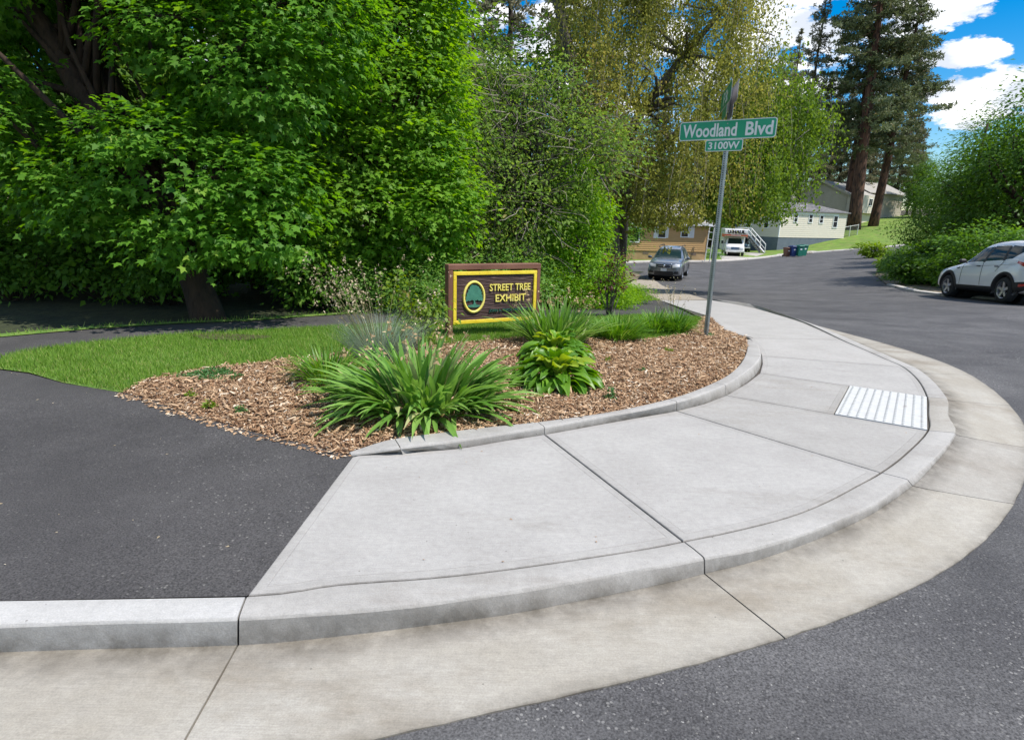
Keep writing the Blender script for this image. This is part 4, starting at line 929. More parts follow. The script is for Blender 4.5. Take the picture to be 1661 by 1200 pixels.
# broadleaf trees filling the wood: three crown meshes, copied
def leafy_proto(seed, hgt, rad, n_cl, per, cr, size, m, bark, T=OVATE, zlow=.12):
    g = np.random.default_rng(seed); lum = []
    for i in range(9):
        a = g.random() * 6.283; q = g.random(); lum.append((math.cos(a) * rad * .5 * g.random(), math.sin(a) * rad * .5 * g.random(), hgt * (zlow + .12 + (.78 - zlow) * i / 9), rad * g.uniform(.5, .75) * (1 - .4 * i / 9), rad * g.uniform(.5, .75) * (1 - .4 * i / 9), hgt * g.uniform(.11, .16)))
    o, C = crown('crown', lum, n_cl, per, cr, size, T, m, None, shell=(.6, 1.2 if seed == 13 else 1.08), droop=.5); cm = o.data; bpy.data.objects.remove(o)
    tb = MB(); tb.tube([(0, 0, -.3), (0, 0, 0), (.1, 0, hgt * .3), (-.1, .1, hgt * .6), (0, 0, hgt * .9)], [rad * .085, rad * .07, rad * .055, rad * .035, rad * .01], 8)
    for c in C[::max(1, len(C) // 24)]: limb(tb, (0, 0, max(hgt * .15, c[2] * .6)), c, rad * .03, rad * .004, .15, 5, 4)
    o = tb.build('trunk', bark, None, True); tm = o.data; bpy.data.objects.remove(o)
    return cm, tm
def copy_at(name, proto, base, label, cat, rz, s, group=None):
    r_ = empty(name, base, rz, label, cat, group); r_.scale = (s[0], s[0], s[1]) if hasattr(s, '__len__') else (s, s, s)
    for n_, me in zip(('crown', 'trunk'), proto):
        o = bpy.data.objects.new(n_, me); COL.objects.link(o); o.parent = r_
    return r_
BA = leafy_proto(11, 9, 3.3, 620, 26, .75, .20, M['farleaf'], M['bark'])
BB = leafy_proto(12, 11, 3.6, 620, 26, .8, .21, M['under'], M['bark'])
BC = leafy_proto(13, 8, 3.4, 640, 24, .95, .17, M['rleaf'], M['bark'])
wood = [(-17, 14, 1), (-12.5, 12.5, .8), (-9.5, 15, 1.1), (-7, 18.5, 1.1), (-13, 19, 1.2), (-3.8, 17, .9), (-1.5, 21, 1.0), (1.5, 24, .9), (-20, 20, 1.2), (-8, 24, 1.3), (-3, 28, 1.2), (4, 30, .75), (-15, 27, 1.3), (-25, 26, 1.3), (-5.6, 13.5, .8), (6.2, 41, .9), (-1, 36, 1.2)]
for i, (x, y, s_) in enumerate(wood):
    copy_at('forest_tree', (BA, BB)[i % 2], (x, y, Hf(x, y)), 'dense green tree in the dark wood behind the maples', 'tree', i * 1.3, (s_, s_ * 1.0), 'trees in the wood behind the maples')
# far trees behind the houses
for i, (px, Y, s_) in enumerate([(1150, 84, 1.2), (1215, 96, 1.3), (1090, 80, 1.3), (1010, 75, 1.3), (1480, 108, 1.2), (1330, 150, 1.6), (1240, 150, 1.6), (1420, 150, 1.6), (1265, 112, 1.2)]):
    copy_at('hillside_tree', (BA, BC)[i % 2], gp(px, Y), 'broad green tree on the hillside behind the houses', 'tree', i * 1.1, s_, 'broadleaf trees on the hillside')
# right-hand roadside trees behind the white car
rt = [(1552, 29, .92, 'roadside tree of dark arching leaves behind the front of the white car', .2), (1645, 25, 1.0, 'tall leafy roadside tree above the roof of the white car', 1.4), (1528, 38, .80, 'green roadside tree standing nearest the far lawn, left of the white car', 2.6), (1590, 42, 1.15, 'pale green tree crown showing between the roadside trees', 3.7), (1720, 30, 1.0, 'leafy tree at the right edge behind the rear of the white car', 4.4)]
for px, Y, s_, lab, rz in rt: copy_at('roadside_tree', BC, gp(px, Y), lab, 'tree', rz, (s_, s_))

# shrubs: low leafy mounds
def shrub_proto(seed, rad, hgt, n_cl, per, size, m, T=OVATE, cr=.25):
    g = np.random.default_rng(seed); lum = [(g.normal() * rad * .3, g.normal() * rad * .3, hgt * g.uniform(.3, .62), rad * g.uniform(.45, .7), rad * g.uniform(.45, .7), hgt * g.uniform(.3, .42)) for _ in range(6)]
    o, C = crown('foliage', lum, n_cl, per, cr, size, T, m, None, shell=(.5, 1.1), droop=.3, upn=.5); cm = o.data; bpy.data.objects.remove(o)
    tb = MB()
    for c in C[::max(1, len(C) // 16)]: limb(tb, (random.uniform(-.1, .1), random.uniform(-.1, .1), -.05), c, .014, .003, .15, 4, 4)
    o = tb.build('stem', M['bark'], None); tm = o.data; bpy.data.objects.remove(o)
    return cm, tm
def shrub_at(proto, base, label, rz=0, s=1, group=None, name='shrub', cat='shrub'):
    r_ = empty(name, base, rz, label, cat, group); r_.scale = (s, s, s) if not hasattr(s, '__len__') else s
    for n_, me in zip(('foliage', 'stem'), proto):
        o = bpy.data.objects.new(n_, me); COL.objects.link(o); o.parent = r_
    return r_
SA = shrub_proto(21, 1.0, 1.3, 230, 22, .085, M['under'])
SB = shrub_proto(22, 1.0, 1.3, 260, 22, .065, M['underb'])
SC = shrub_proto(23, 1.0, 1.1, 240, 22, .07, M['vine'])
SD = shrub_proto(24, 1.0, 1.0, 260, 20, .13, M['rleaf'])
SY = shrub_proto(25, 1.0, 1.1, 120, 16, .17, M['yleaf'])
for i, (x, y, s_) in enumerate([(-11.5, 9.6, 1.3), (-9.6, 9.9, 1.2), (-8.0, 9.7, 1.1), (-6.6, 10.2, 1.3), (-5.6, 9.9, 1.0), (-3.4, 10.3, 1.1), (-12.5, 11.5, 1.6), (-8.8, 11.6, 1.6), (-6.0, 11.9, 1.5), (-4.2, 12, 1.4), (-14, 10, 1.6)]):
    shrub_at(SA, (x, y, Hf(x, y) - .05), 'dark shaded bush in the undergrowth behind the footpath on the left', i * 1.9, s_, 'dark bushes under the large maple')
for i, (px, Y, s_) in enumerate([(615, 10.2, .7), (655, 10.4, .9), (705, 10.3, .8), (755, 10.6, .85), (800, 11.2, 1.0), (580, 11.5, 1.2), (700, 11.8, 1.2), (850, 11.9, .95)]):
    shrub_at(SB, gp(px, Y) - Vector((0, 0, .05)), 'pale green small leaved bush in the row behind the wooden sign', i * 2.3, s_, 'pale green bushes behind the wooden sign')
for i, (px, Y, s_) in enumerate([(900, 12.4, .75), (945, 12.6, .8), (985, 13.2, .7), (1010, 14.6, .6)]):
    shrub_at(SC, gp(px, Y), 'bright yellow green bush at the foot of the vine column', i * 1.7, (s_, s_, s_ * (.8 if i else 1.1)), 'bright bushes at the foot of the vine column')
for i, (px, py, s_, k) in enumerate([(1452, 453, .95, SB), (1500, 460, 1.2, SD), (1545, 462, 1.2, SD), (1440, 440, .8, SY), (1590, 466, 1.4, SD), (1478, 440, 1.3, SD), (1640, 465, 1.8, SA), (1530, 442, 1.9, SD)]):
    shrub_at(k, at(px, py), 'leafy bush at the road edge beside the white car', i * 1.9, s_, 'bushes along the right road edge')
shrub_at(SY, at(1414, 418) + Vector((0, 0, .1)), 'yellow green sprawling bush reaching over the far end of the road', .4, (1.5, 1.2, 1.2))
shrub_at(SB, at(1152, 419), 'low rounded green bush at the corner of the tan house', .4, (1.1, 1.1, .9))
def smoke_bush():
    b = gp(988, 10.9); root = empty('smoke_bush', b, label='young sapling with purple red and green leaves at the footpath edge', cat='sapling')
    lum = [(l[0] - b.x, l[1] - b.y, l[2] - b.z, l[3], l[4], l[5]) for l in (L3(998, 425, 10.9, 20, 24, .25), L3(985, 450, 10.8, 20, 18, .2), L3(1003, 462, 10.9, 14, 14, .2))]
    o, C = crown('foliage', lum, 70, 9, .16, .062, OVATE, M['red'], root, shell=(.2, 1.1))
    o, C2 = crown('foliage', lum, 60, 9, .16, .06, OVATE, M['vine'], root, shell=(.2, 1.1))
    mb = MB()
    for c in list(C[::6]) + list(C2[::9]): limb(mb, (random.uniform(-.03, .03), 0, -.05), c, .012, .003, .1, 5, 5)
    mb.build('stem', M['barkg'], root, True)
smoke_bush()

# ------------------------------------------------------------------ houses
def uv_frame(a, b):                      # wall frame: origin a, u along the wall, outward normal to the camera side
    a = Vector(a); b = Vector(b); u = (b - a).normalized(); n = Vector((u.y, -u.x)); return a, u, n, (b - a).length
def wpt(fr, s_, o_, z): a, u, n, L_ = fr; p = a + u * s_ + n * o_; return (p.x, p.y, z)
def wbox(mb, fr, s0, s1, o0, o1, z0, z1):
    V = [wpt(fr, s_, o_, z) for z in (z0, z1) for o_ in (o0, o1) for s_ in (s0, s1)]
    mb.add(V, [(0, 1, 3, 2), (4, 6, 7, 5), (0, 4, 5, 1), (2, 3, 7, 6), (0, 2, 6, 4), (1, 5, 7, 3)])
def planks(fr, z0, z1, h, m, parent, s0=0, top=None):
    n = int(round((z1 - z0) / h)); L_ = fr[3]
    for i in range(n):
        za = z0 + i * h; zb = za + h
        V = [wpt(fr, s_, o_, z) for s_ in (s0, L_) for o_, z in ((.002, za), (.034, za + .002), (.028, za + .012), (.006, zb), (0, zb))]
        MB().add(V, [(0, 1, 6, 5), (1, 2, 7, 6), (2, 3, 8, 7), (3, 4, 9, 8), (0, 4, 3, 2, 1), (5, 6, 7, 8, 9)]).build('siding_plank', m, parent)
def window(fr, s0, s1, z0, z1, parent, t=.07, mull=1, vm=0, label=None):
    f = MB(); o0, o1 = .03, .075
    wbox(f, fr, s0 - t, s1 + t, o0, o1, z1, z1 + t); wbox(f, fr, s0 - t, s1 + t, o0, o1 + .02, z0 - t, z0); wbox(f, fr, s0 - t, s0, o0, o1, z0, z1); wbox(f, fr, s1, s1 + t, o0, o1, z0, z1)
    for k in range(mull): z = z0 + (z1 - z0) * (k + 1) / (mull + 1); wbox(f, fr, s0, s1, o0 + .005, o1 - .01, z - .028, z + .028)
    for k in range(vm): s_ = s0 + (s1 - s0) * (k + 1) / (vm + 1); wbox(f, fr, s_ - .035, s_ + .035, o0 + .004, o1 - .006, z0, z1)
    w = f.build('window', M['trim'], parent)
    g = MB(); wbox(g, fr, s0, s1, o0 + .003, o0 + .012, z0, z1); g.build('pane', M['glassd'], w)
    return w
def roof_gable(parent, fr, depth, ze, zr, over, m, th=.12, name='roof', back=0):
    """ridge runs along the wall: two slopes"""
    L_ = fr[3]; mb = MB(); hd = depth / 2; sl_ = (zr - ze) / hd
    for sgn in (0, 1):
        o_e = over if sgn == 0 else -depth - over; ze_ = ze - sl_ * over
        V = [wpt(fr, s_, o_, z) for s_ in (-over, L_ + over) for o_, z in ((o_e, ze_), (-hd, zr), (-hd, zr + th), (o_e, ze_ + th))]
        mb.add(V, [(0, 3, 2, 1), (4, 5, 6, 7), (0, 1, 5, 4), (3, 7, 6, 2), (0, 4, 7, 3), (1, 2, 6, 5)])
    return mb.build(name, m, parent)
def walls(parent, fr, depth, z0, z1, m, name='wall', gable=None):
    mb = MB(); L_ = fr[3]; wbox(mb, fr, 0, L_, -depth, 0, z0, z1)
    if gable:
        for s_ in (0.01, L_ - .01):
            mb.add([wpt(fr, s_, 0, z1), wpt(fr, s_, -depth, z1), wpt(fr, s_, -depth / 2, gable), wpt(fr, s_ + .02, 0, z1), wpt(fr, s_ + .02, -depth, z1), wpt(fr, s_ + .02, -depth / 2, gable)], [(0, 1, 2), (5, 4, 3), (0, 3, 4, 1), (1, 4, 5, 2), (2, 5, 3, 0)])
    return mb.build(name, m, parent)

def tan_house():
    A = pt(940, 400, 53.5); B = pt(1146, 400, 55.0); fr = uv_frame(A[:2], B[:2]); L_ = fr[3]
    zs = pt(1146, 408.5, 55).z; ze = pt(1146, 361.5, 55).z
    t = empty('tan_house', (0, 0, 0), label='single storey tan house with horizontal siding and white shuttered windows behind the grey car', cat='house')
    walls(t, fr, 7, zs, ze, M['tansiding'], gable=ze + 1.5); wl = MB(); wbox(wl, fr, .02, L_ - .02, -6.98, -.03, -3.2, zs - .002); wl.build('foundation', M['tanfound'], t)
    planks(fr, zs, ze, .168, M['tansiding'], t)
    def S(px): # distance along the wall at a pixel
        d = ray(px, 380); a, u, n, _ = fr; den = d.x * n.x + d.y * n.y; k = (a.x * n.x + a.y * n.y) / den; return (Vector((d.x * k, d.y * k)) - a).dot(u)
    def Z(py, px): p = pt(px, py, 54.5); return p.z
    window(fr, S(1001), S(1036), Z(391, 1018), Z(369, 1018), t, .1, 0, 1)
    window(fr, S(1067.5), S(1079), Z(385, 1073), Z(368, 1073), t, .08, 1)
    window(fr, S(1105), S(1115.5), Z(384, 1110), Z(368, 1110), t, .08, 1)
    for a, b in ((1060, 1066), (1081, 1084), (1117, 1125.5)):
        sh = MB(); wbox(sh, fr, S(a), S(b), .03, .05, Z(386, a), Z(366.5, a)); sh_ = sh.build('shutter', M['trim'], t)
        s0, s1 = S(a) + .05, S(b) - .05
        for q in range(9): lv = MB(); z = Z(386, a) + .08 + q * .1; wbox(lv, fr, s0, s1, .05, .062, z, z + .06); lv.build('louvre', M['rail'], sh_)
    c = MB(); wbox(c, fr, L_ - .05, L_ + .06, -.06, .05, zs, ze); c.build('corner_board', M['tansiding'], t)
    roof_gable(t, fr, 7, ze + .02, ze + 1.5, .45, M['roofl'])
    fa = MB(); wbox(fa, fr, -.45, L_ + .45, .40, .46, ze - .27, ze - .10); fa.build('fascia', M['trim'], t)
    for s_ in (S(1050), S(1128)):
        v = MB(); wbox(v, fr, s_ - .25, s_ + .25, -.03, -.012, zs - .32, zs - .12); v.build('vent', M['trimb'], t)
    # white trellis leaning by the corner of the house
    tt = empty('trellis', tuple(gp(1150, 54.4)), label='white ladder shaped trellis frame standing at the right corner of the tan house', cat='trellis')
    o_ = tt.location
    for a, nm in ((pt(1144.5, 409, 54.4), 0), (pt(1152.5, 408, 54.0), 1)):
        m_ = MB(); m_.tube([Vector((a.x, a.y, Hf(a.x, a.y))) - o_, Vector((a.x + .12, a.y, pt(1147, 368, 54.4).z)) - o_], .045, 6); m_.build('post', M['rail'], tt)
    a = pt(1145, 408, 54.4); b = pt(1152.5, 408, 54.0)
    for z in (-1.0, -.25, .35, .85): m_ = MB(); m_.tube([Vector((a.x + .05, a.y, z)) - o_, Vector((b.x + .05, b.y, z)) - o_], .035, 6); m_.build('rung', M['rail'], tt)
tan_house()

def cream_house():
    A = pt(1263, 380, 79.0); B = pt(1369, 380, 84.0); C_ = Vector((28.9, 83.4))
    fr = uv_frame(A[:2], B[:2]); L_ = fr[3]; zs = pt(1263, 385, 79).z; ze = pt(1263, 341.5, 79).z
    t = empty('cream_house', (0, 0, 0), label='cream lap sided house on slate blue skirting, uphill of the wheeled bins', cat='house')
    fl = uv_frame(C_, A[:2]); Ll = fl[3]
    mb = MB(); a2 = Vector(A[:2]); b2 = Vector(B[:2]); back = -fr[2] * 5.2
    quad = [a2, b2, b2 + back, C_ + back * .7, C_]
    mb.prism([tuple(p) for p in quad], zs, ze); mb.build('wall', M['creamsiding'], t)
    ce = sum(quad, Vector((0, 0))) / 5; sk = MB(); sk.prism([tuple(ce + (p - ce) * .996) for p in quad], -5, zs - .002); sk.build('skirting', M['skirt'], t)
    planks(fr, zs, ze, .245, M['creamsiding'], t); planks(fl, zs, ze, .245, M['creamsiding'], t)
    def S(px, f): d = ray(px, 380); a, u, n, _ = f; k = (a.x * n.x + a.y * n.y) / (d.x * n.x + d.y * n.y); return (Vector((d.x * k, d.y * k)) - a).dot(u), d.y * k
    for x0, x1, y0, y1 in ((1284.5, 1289.5, 347.5, 359.5), (1308.5, 1313.5, 348.5, 360.5), (1326, 1331, 350, 361.5), (1348.5, 1354.5, 351, 368.5)):
        s0, Y = S(x0, fr); s1, Y2 = S(x1, fr); window(fr, s0, s1, pt(x0, y1, Y).z, pt(x0, y0, Y).z, t, .1, 1)
    tb = MB(); s0, _ = S(1284, fr); s1, _ = S(1355, fr); wbox(tb, fr, s0 - .1, s1 + .1, .035, .06, ze - .38, ze - .12); tb.build('trim_board', M['trim'], t)
    for x0, x1, y0, y1 in ((1193, 1199, 352, 367), (1238, 1244, 352, 369)):
        s0, Y = S(x0, fl); s1, Y2 = S(x1, fl); window(fl, s0, s1, pt(x0, y1, Y).z, pt(x0, y0, Y).z, t, .1, 1)
    s0, Y = S(1209, fl); s1, _ = S(1218, fl); dm = MB(); wbox(dm, fl, s0, s1, .035, .07, zs, zs + 2.05); d_ = dm.build('door', M['trim'], t); g = MB(); wbox(g, fl, s0 + .15, s1 - .15, .071, .078, zs + 1.1, zs + 1.85); g.build('pane', M['glassd'], d_)
    for f_ in (fr, fl): c = MB(); wbox(c, f_, f_[3] - .05 if f_ is fl else -.0, f_[3] + .05 if f_ is fl else .08, .0, .045, zs, ze); c.build('corner_board', M['trim'], t)
    # low roof sloping up from the long wall, lower towards its right end
    rf = MB(); ov = .3; n = fr[2]; u = fr[1]
    e0 = a2 - u * .3 + n * ov; e1_ = b2 + u * .35 + n * ov; r1 = b2 - n * 3.4 - u * 3.6; r0 = a2 - n * 3.4 - u * 1.5; k1 = b2 + back - n * ov + u * .3; k0 = C_ + back - n * ov; l0 = C_ - fl[1] * .3 + fl[2] * ov
    zz = ze + .03; zr = ze + 1.18
    V = [(e0.x, e0.y, zz), (e1_.x, e1_.y, zz), (k1.x, k1.y, zz), (k0.x, k0.y, zz), (l0.x, l0.y, zz), (r0.x, r0.y, zr), (r1.x, r1.y, zr)]
    rf.add(V + [(x, y, z - .12) for x, y, z in V[:5]], [(0, 1, 6, 5), (1, 2, 6), (2, 3, 5, 6), (3, 4, 5), (4, 0, 5), (7, 8, 1, 0), (8, 9, 2, 1), (9, 10, 3, 2), (10, 11, 4, 3), (11, 7, 0, 4), (11, 10, 9, 8, 7)])
    ro = rf.build('roof', M['roofg'], t)
    for px, py in ((1278, 334), (1307, 336), (1290, 329)):
        v = MB(); p = pt(px, py, 81.5); v.tube([(p.x, p.y, p.z - .5), (p.x, p.y, p.z + .25)], .06, 6); v.build('vent_pipe', M['galv'], ro)
    # stairs with handrail down to the drive
    st = empty('staircase', tuple(gp(1222, 76)), label='grey wooden outside stairs with a white sloping handrail down beside the moving truck', cat='stairs'); o_ = st.location.copy()
    top = pt(1214, 384, 78); bot = gp(1236, 74)
    steps = 9
    for i in range(steps):
        f_ = i / (steps - 1); p = Vector((top.x, top.y, top.z)).lerp(Vector((bot.x, bot.y, bot.z + .16)), f_) - o_
        MB().box((0, 0, 0), (.34, 1.5, .05), .1).build('tread', M['trimb'], st, loc=p)
    lan = MB().box((0, 0, 0), (1.7, 1.6, .08)); lan.build('landing', M['trimb'], st, loc=Vector((top.x - .95, top.y, top.z + .05)) - o_)
    for sgn in (-.75, .75):
        m_ = MB(); a = top - o_ + Vector((0, sgn, 0)); b = bot - o_ + Vector((0, sgn, .1)); m_.tube([a, b], .09, 4); m_.build('stringer', M['rail'], st)
        m_ = MB(); m_.tube([a + Vector((-1.7, 0, 1.0)), a + Vector((0, 0, 1.0)), b + Vector((0, 0, .98))], .06, 6); m_.tube([a + Vector((-1.7, 0, .5)), a + Vector((0, 0, .5)), b + Vector((0, 0, .45))], .035, 6); m_.build('handrail', M['rail'], st, True)
        for f_ in (0, .33, .66, 1): p = a.lerp(b, f_); m_ = MB(); m_.tube([p - Vector((0, 0, .1)), p + Vector((0, 0, 1.0))], .045, 6); m_.build('post', M['rail'], st)
cream_house()

def stucco_house():
    Lc = pt(1290, 340, 100); Rc = pt(1371, 340, 95); fr = uv_frame(Lc[:2], Rc[:2]); L_ = fr[3]; ze = pt(1371, 313.5, 95).z; za = pt(1327, 294, 97.5).z; zb = -1.0
    t = empty('stucco_house', (0, 0, 0), label='two storey beige stucco house with a pale gabled roof standing highest up the slope', cat='house')
    side = uv_frame(Rc[:2], Vector(Rc[:2]) - fr[2] * 15.5); D = side[3]
    m_ = MB(); m_.add([wpt(fr, s_, o_, z) for o_ in (0, -D) for s_, z in ((0, zb), (L_, zb), (L_, ze), (L_ / 2, za), (0, ze))], [(0, 1, 2, 3, 4), (9, 8, 7, 6, 5), (0, 5, 6, 1), (1, 6, 7, 2), (2, 7, 8, 3), (3, 8, 9, 4), (4, 9, 5, 0)]); m_.build('wall', M['beige'], t)
    up = MB(); z_mid = pt(1400, 346, 101).z; wbox(up, side, .05, D + .5, 0.02, .75, z_mid, ze - .02); up.build('upper_storey', M['beigel'], t)
    lo = MB(); wbox(lo, side, .05, D, .02, .05, zb, z_mid - .02); lo.build('lower_wall', M['beigel'], t)
    ov = .45; rf = MB(); sl_ = (za - ze) / (L_ / 2)
    for sg in (0, 1):
        se = -ov if sg == 0 else L_ + ov; zz = ze - sl_ * ov
        V = [wpt(fr, s_, o_, z) for o_ in (ov, -D - ov) for s_, z in ((se, zz), (L_ / 2, za + .02), (L_ / 2, za + .17), (se, zz + .15))]
        rf.add(V, [(0, 1, 2, 3), (7, 6, 5, 4), (0, 4, 5, 1), (3, 2, 6, 7), (0, 3, 7, 4)])
    rf.build('roof', M['roofl'], t)
    fa = MB(); fa.add([wpt(fr, s_, o_, z) for o_ in (ov + .02, ov + .06) for s_, z in ((-ov, ze - sl_ * ov - .2), (L_ / 2, za - .16), (L_ + ov, ze - sl_ * ov - .2), (L_ + ov, ze - sl_ * ov + .12), (L_ / 2, za + .17), (-ov, ze - sl_ * ov + .12))], [(0, 1, 4, 5), (1, 2, 3, 4), (6, 11, 10, 7), (7, 10, 9, 8), (0, 6, 7, 1), (1, 7, 8, 2), (5, 4, 10, 11), (4, 3, 9, 10)]); fa.build('barge_board', M['beige'], t)
    for s0, s1 in ((3.2, 4.6), (8.5, 10.2)): window(uv_frame(Vector(side[0]) + side[2] * .72, Vector(side[0]) + side[2] * .72 + side[1] * D), s0, s1, ze - 1.5, ze - .5, t, .09, 0, 1)
    # lower wing running on to the right
    w0 = Vector(pt(1404, 340, 106)[:2]); w1 = Vector(pt(1462, 340, 113)[:2]); fw = uv_frame(w0, w1); zw = pt(1455, 314, 110).z; mb = MB(); wbox(mb, fw, 0, fw[3], -7, 0, zb + 1, zw); mb.build('wing_wall', M['beige'], t)
    roof_gable(t, fw, 7, zw, zw + 1.7, .5, M['roofl'], name='wing_roof')
    window(fw, 1.2, 2.6, zw - 1.7, zw - .5, t, .1, 0, 1)
    dd = MB(); wbox(dd, fw, 3.4, 4.3, .02, .06, zw - 2.6, zw - .4); dd.build('door', M['trim'], t)
stucco_house()
def back_house():
    a = pt(1262, 330, 112); b = pt(1300, 330, 116); fr = uv_frame(a[:2], b[:2]); z1 = pt(1280, 322, 112).z
    t = empty('hidden_house', (0, 0, 0), label='house mostly hidden between trees, only its pale roof seen left of the gabled house', cat='house')
    walls(t, fr, 7, 0, z1, M['beige']); roof_gable(t, fr, 7, z1, z1 + 2.3, .5, M['roofl'])
back_house()

def chain_fence():
    pts_px = [(1366.5, 386, 366.5), (1377, 385, 366.5), (1390, 382.5, 366)]
    P = [gp(p[0], 84.5 + i * .9) for i, p in enumerate(pts_px)]
    P.append(P[-1] + Vector((3.2, 8, .9)))
    t = empty('chain_link_fence', tuple(P[0]), label='low chain link fence with pale metal posts between the cream house and the red pine', cat='fence')
    o_ = P[0].copy(); hgt = 1.35
    for p in P[:3]: m_ = MB(); m_.tube([p - o_ - Vector((0, 0, .2)), p - o_ + Vector((0, 0, hgt + .1))], .05, 6); m_.build('post', M['rail'], t)
    for a, b in zip(P[:-2], P[1:-1]): m_ = MB(); m_.tube([a - o_ + Vector((0, 0, hgt)), b - o_ + Vector((0, 0, hgt))], .03, 6); m_.build('top_rail', M['rail'], t)
    w = MB()
    for a, b in zip(P[:-2], P[1:-1]):
        L_ = (b - a).length; u = (b - a) / L_; n = int((L_ + hgt) / .12)
        for i in range(n):
            s_ = i * .12
            for sg in (0, 1):
                x0, x1 = s_ - hgt, s_; z0, z1 = 0, hgt
                if x0 < 0: z0 -= x0; x0 = 0
                if x1 > L_: z1 -= x1 - L_; x1 = L_
                if sg: x0, x1 = L_ - x0, L_ - x1
                w.tube([a - o_ + u * x0 + Vector((0, 0, z0)), a - o_ + u * x1 + Vector((0, 0, z1))], .006, 3, cap=False)
    wo = w.build('wire_mesh', M['galv'], t); wo['kind'] = 'stuff'
chain_fence()

# ------------------------------------------------------------------ wheeled bins
def bin_(px, Y, m, s, label, rz):
    b = gp(px, Y); t = empty('wheeled_bin', tuple(b), rz, label, 'wheeled bin'); t.scale = (s, s, s)
    V = []
    for z, hx, hy in ((.06, .22, .26), (.95, .30, .36), (1.0, .31, .37)): V += [(-hx, -hy, z), (hx, -hy, z), (hx, hy, z), (-hx, hy, z)]
    Fc = [(3, 2, 1, 0), (8, 9, 10, 11)] + [(r_ * 4 + i, r_ * 4 + (i + 1) % 4, r_ * 4 + 4 + (i + 1) % 4, r_ * 4 + 4 + i) for r_ in (0, 1) for i in range(4)]
    MB().add(V, Fc).build('body', m, t)
    MB().box((0, -.02, 1.04), (.66, .80, .07), 0, .03).box((0, -.05, 1.09), (.5, .6, .04), 0, .02).build('lid', m, t)
    h = MB(); h.tube([(-.26, .42, 1.0), (-.26, .47, 1.0), (.26, .47, 1.0), (.26, .42, 1.0)], .02, 6); h.build('handle', M['black'], t)
    for sx in (-.27, .27): w = MB(); w.tube([(sx - .03, .30, .13), (sx + .03, .30, .13)], .13, 12); w.build('wheel', M['tyre'], t)
    MB().box((.0, -.335, .72), (.2, .01, .13), 0, 0, .09).build('sticker', M['trim'], t)
bin_(1275.5, 63.2, M['binbrown'], .86, 'short brown wheeled bin standing left of the blue one', .25)
bin_(1284.5, 63, M['binblue'], .98, 'blue wheeled bin standing between the brown and green ones', .2)
bin_(1294.5, 62.8, M['bingreen'], 1.0, 'green wheeled bin with a white sticker, left one of the green pair', .25)
bin_(1301, 63.2, M['bingreen'], 1.02, 'green wheeled bin at the right end of the row by the kerb', .3)
for i, (px, py) in enumerate([(1307, 411), (1311, 411.5), (1315, 411.3)]):
    p = at(px, py); bm_ = bmesh.new(); bmesh.ops.create_icosphere(bm_, subdivisions=2, radius=.22)
    for v in bm_.verts: v.co = Vector((v.co.x * 1.3, v.co.y, v.co.z * .7)) * (1 + .15 * math.sin(v.co.x * 20 + i) * math.cos(v.co.y * 17))
    me = bpy.data.meshes.new('rock'); bm_.to_mesh(me); bm_.free(); o = finish('rock', me, M['stone']); o.location = p + Vector((0, 0, .05)); tag(o, ['leftmost', 'middle', 'rightmost'][i] + ' small dark rock of three right of the wheeled bins', 'rock', 'rocks beside the bins')

# ------------------------------------------------------------------ vehicles
def eval_mesh(o, name):
    dg = bpy.context.evaluated_depsgraph_get(); me = bpy.data.meshes.new_from_object(o.evaluated_get(dg)); me.name = name; return me
def car_body(stations, cuts, m, parent, sub=1, name='body'):
    """stations: (x, zb, w, zmid, wb, zbelt, wr, zroof); mirrored ring, smoothed, wheel wells cut out"""
    V = []; 
    for (x, zb, w, zm, wb, zt, wr, zr) in stations:
        half = [(w * .86, zb), (w, zb + .10), (w * 1.005, zm), (wb, zt), (wr, zr - .06), (wr * .88, zr), (wr * .4, zr + .025)]
        ring = [(x, y, z) for y, z in half] + [(x, -y, z) for y, z in half[::-1]]
        V += ring
    n = 14; Fc = []
    for i in range(len(stations) - 1):
        for k in range(n): Fc.append((i * n + k, (i + 1) * n + k, (i + 1) * n + (k + 1) % n, i * n + (k + 1) % n))
    Fc.append(tuple(range(n))); Fc.append(tuple(range(len(V) - 1, len(V) - n - 1, -1)))
    o = MB().add(V, Fc).build(name, m)
    ms = o.modifiers.new('s', 'SUBSURF'); ms.levels = 2; ms.render_levels = 2
    full = eval_mesh(o, 'full'); bvh = BVHTree.FromPolygons([v.co.copy() for v in full.vertices], [tuple(p.vertices) for p in full.polygons])
    tmp = []
    for (cx, cz, r_) in cuts:
        c = MB(); c.tube([(cx, -1.4, cz), (cx, 1.4, cz)], r_, 28); co = c.build('cut', m); tmp.append(co)
        mb_ = o.modifiers.new('b', 'BOOLEAN'); mb_.object = co; mb_.operation = 'DIFFERENCE'; mb_.solver = 'EXACT'
    me = eval_mesh(o, name)
    for c in tmp: bpy.data.objects.remove(c)
    bpy.data.objects.remove(o)
    me.materials.clear(); me.materials.append(m)
    me.polygons.foreach_set('use_smooth', [True] * len(me.polygons))
    try: me.set_sharp_from_angle(angle=R(38))
    except Exception: pass
    ob = bpy.data.objects.new(name, me); COL.objects.link(ob); ob.parent = parent
    return ob, bvh
def hit(bvh, p, d, off):
    loc, nn, _, _ = bvh.ray_cast(Vector(p), Vector(d))
    if loc is None: return None
    if nn.dot(Vector(d)) > 0: nn = -nn
    return loc + nn * off
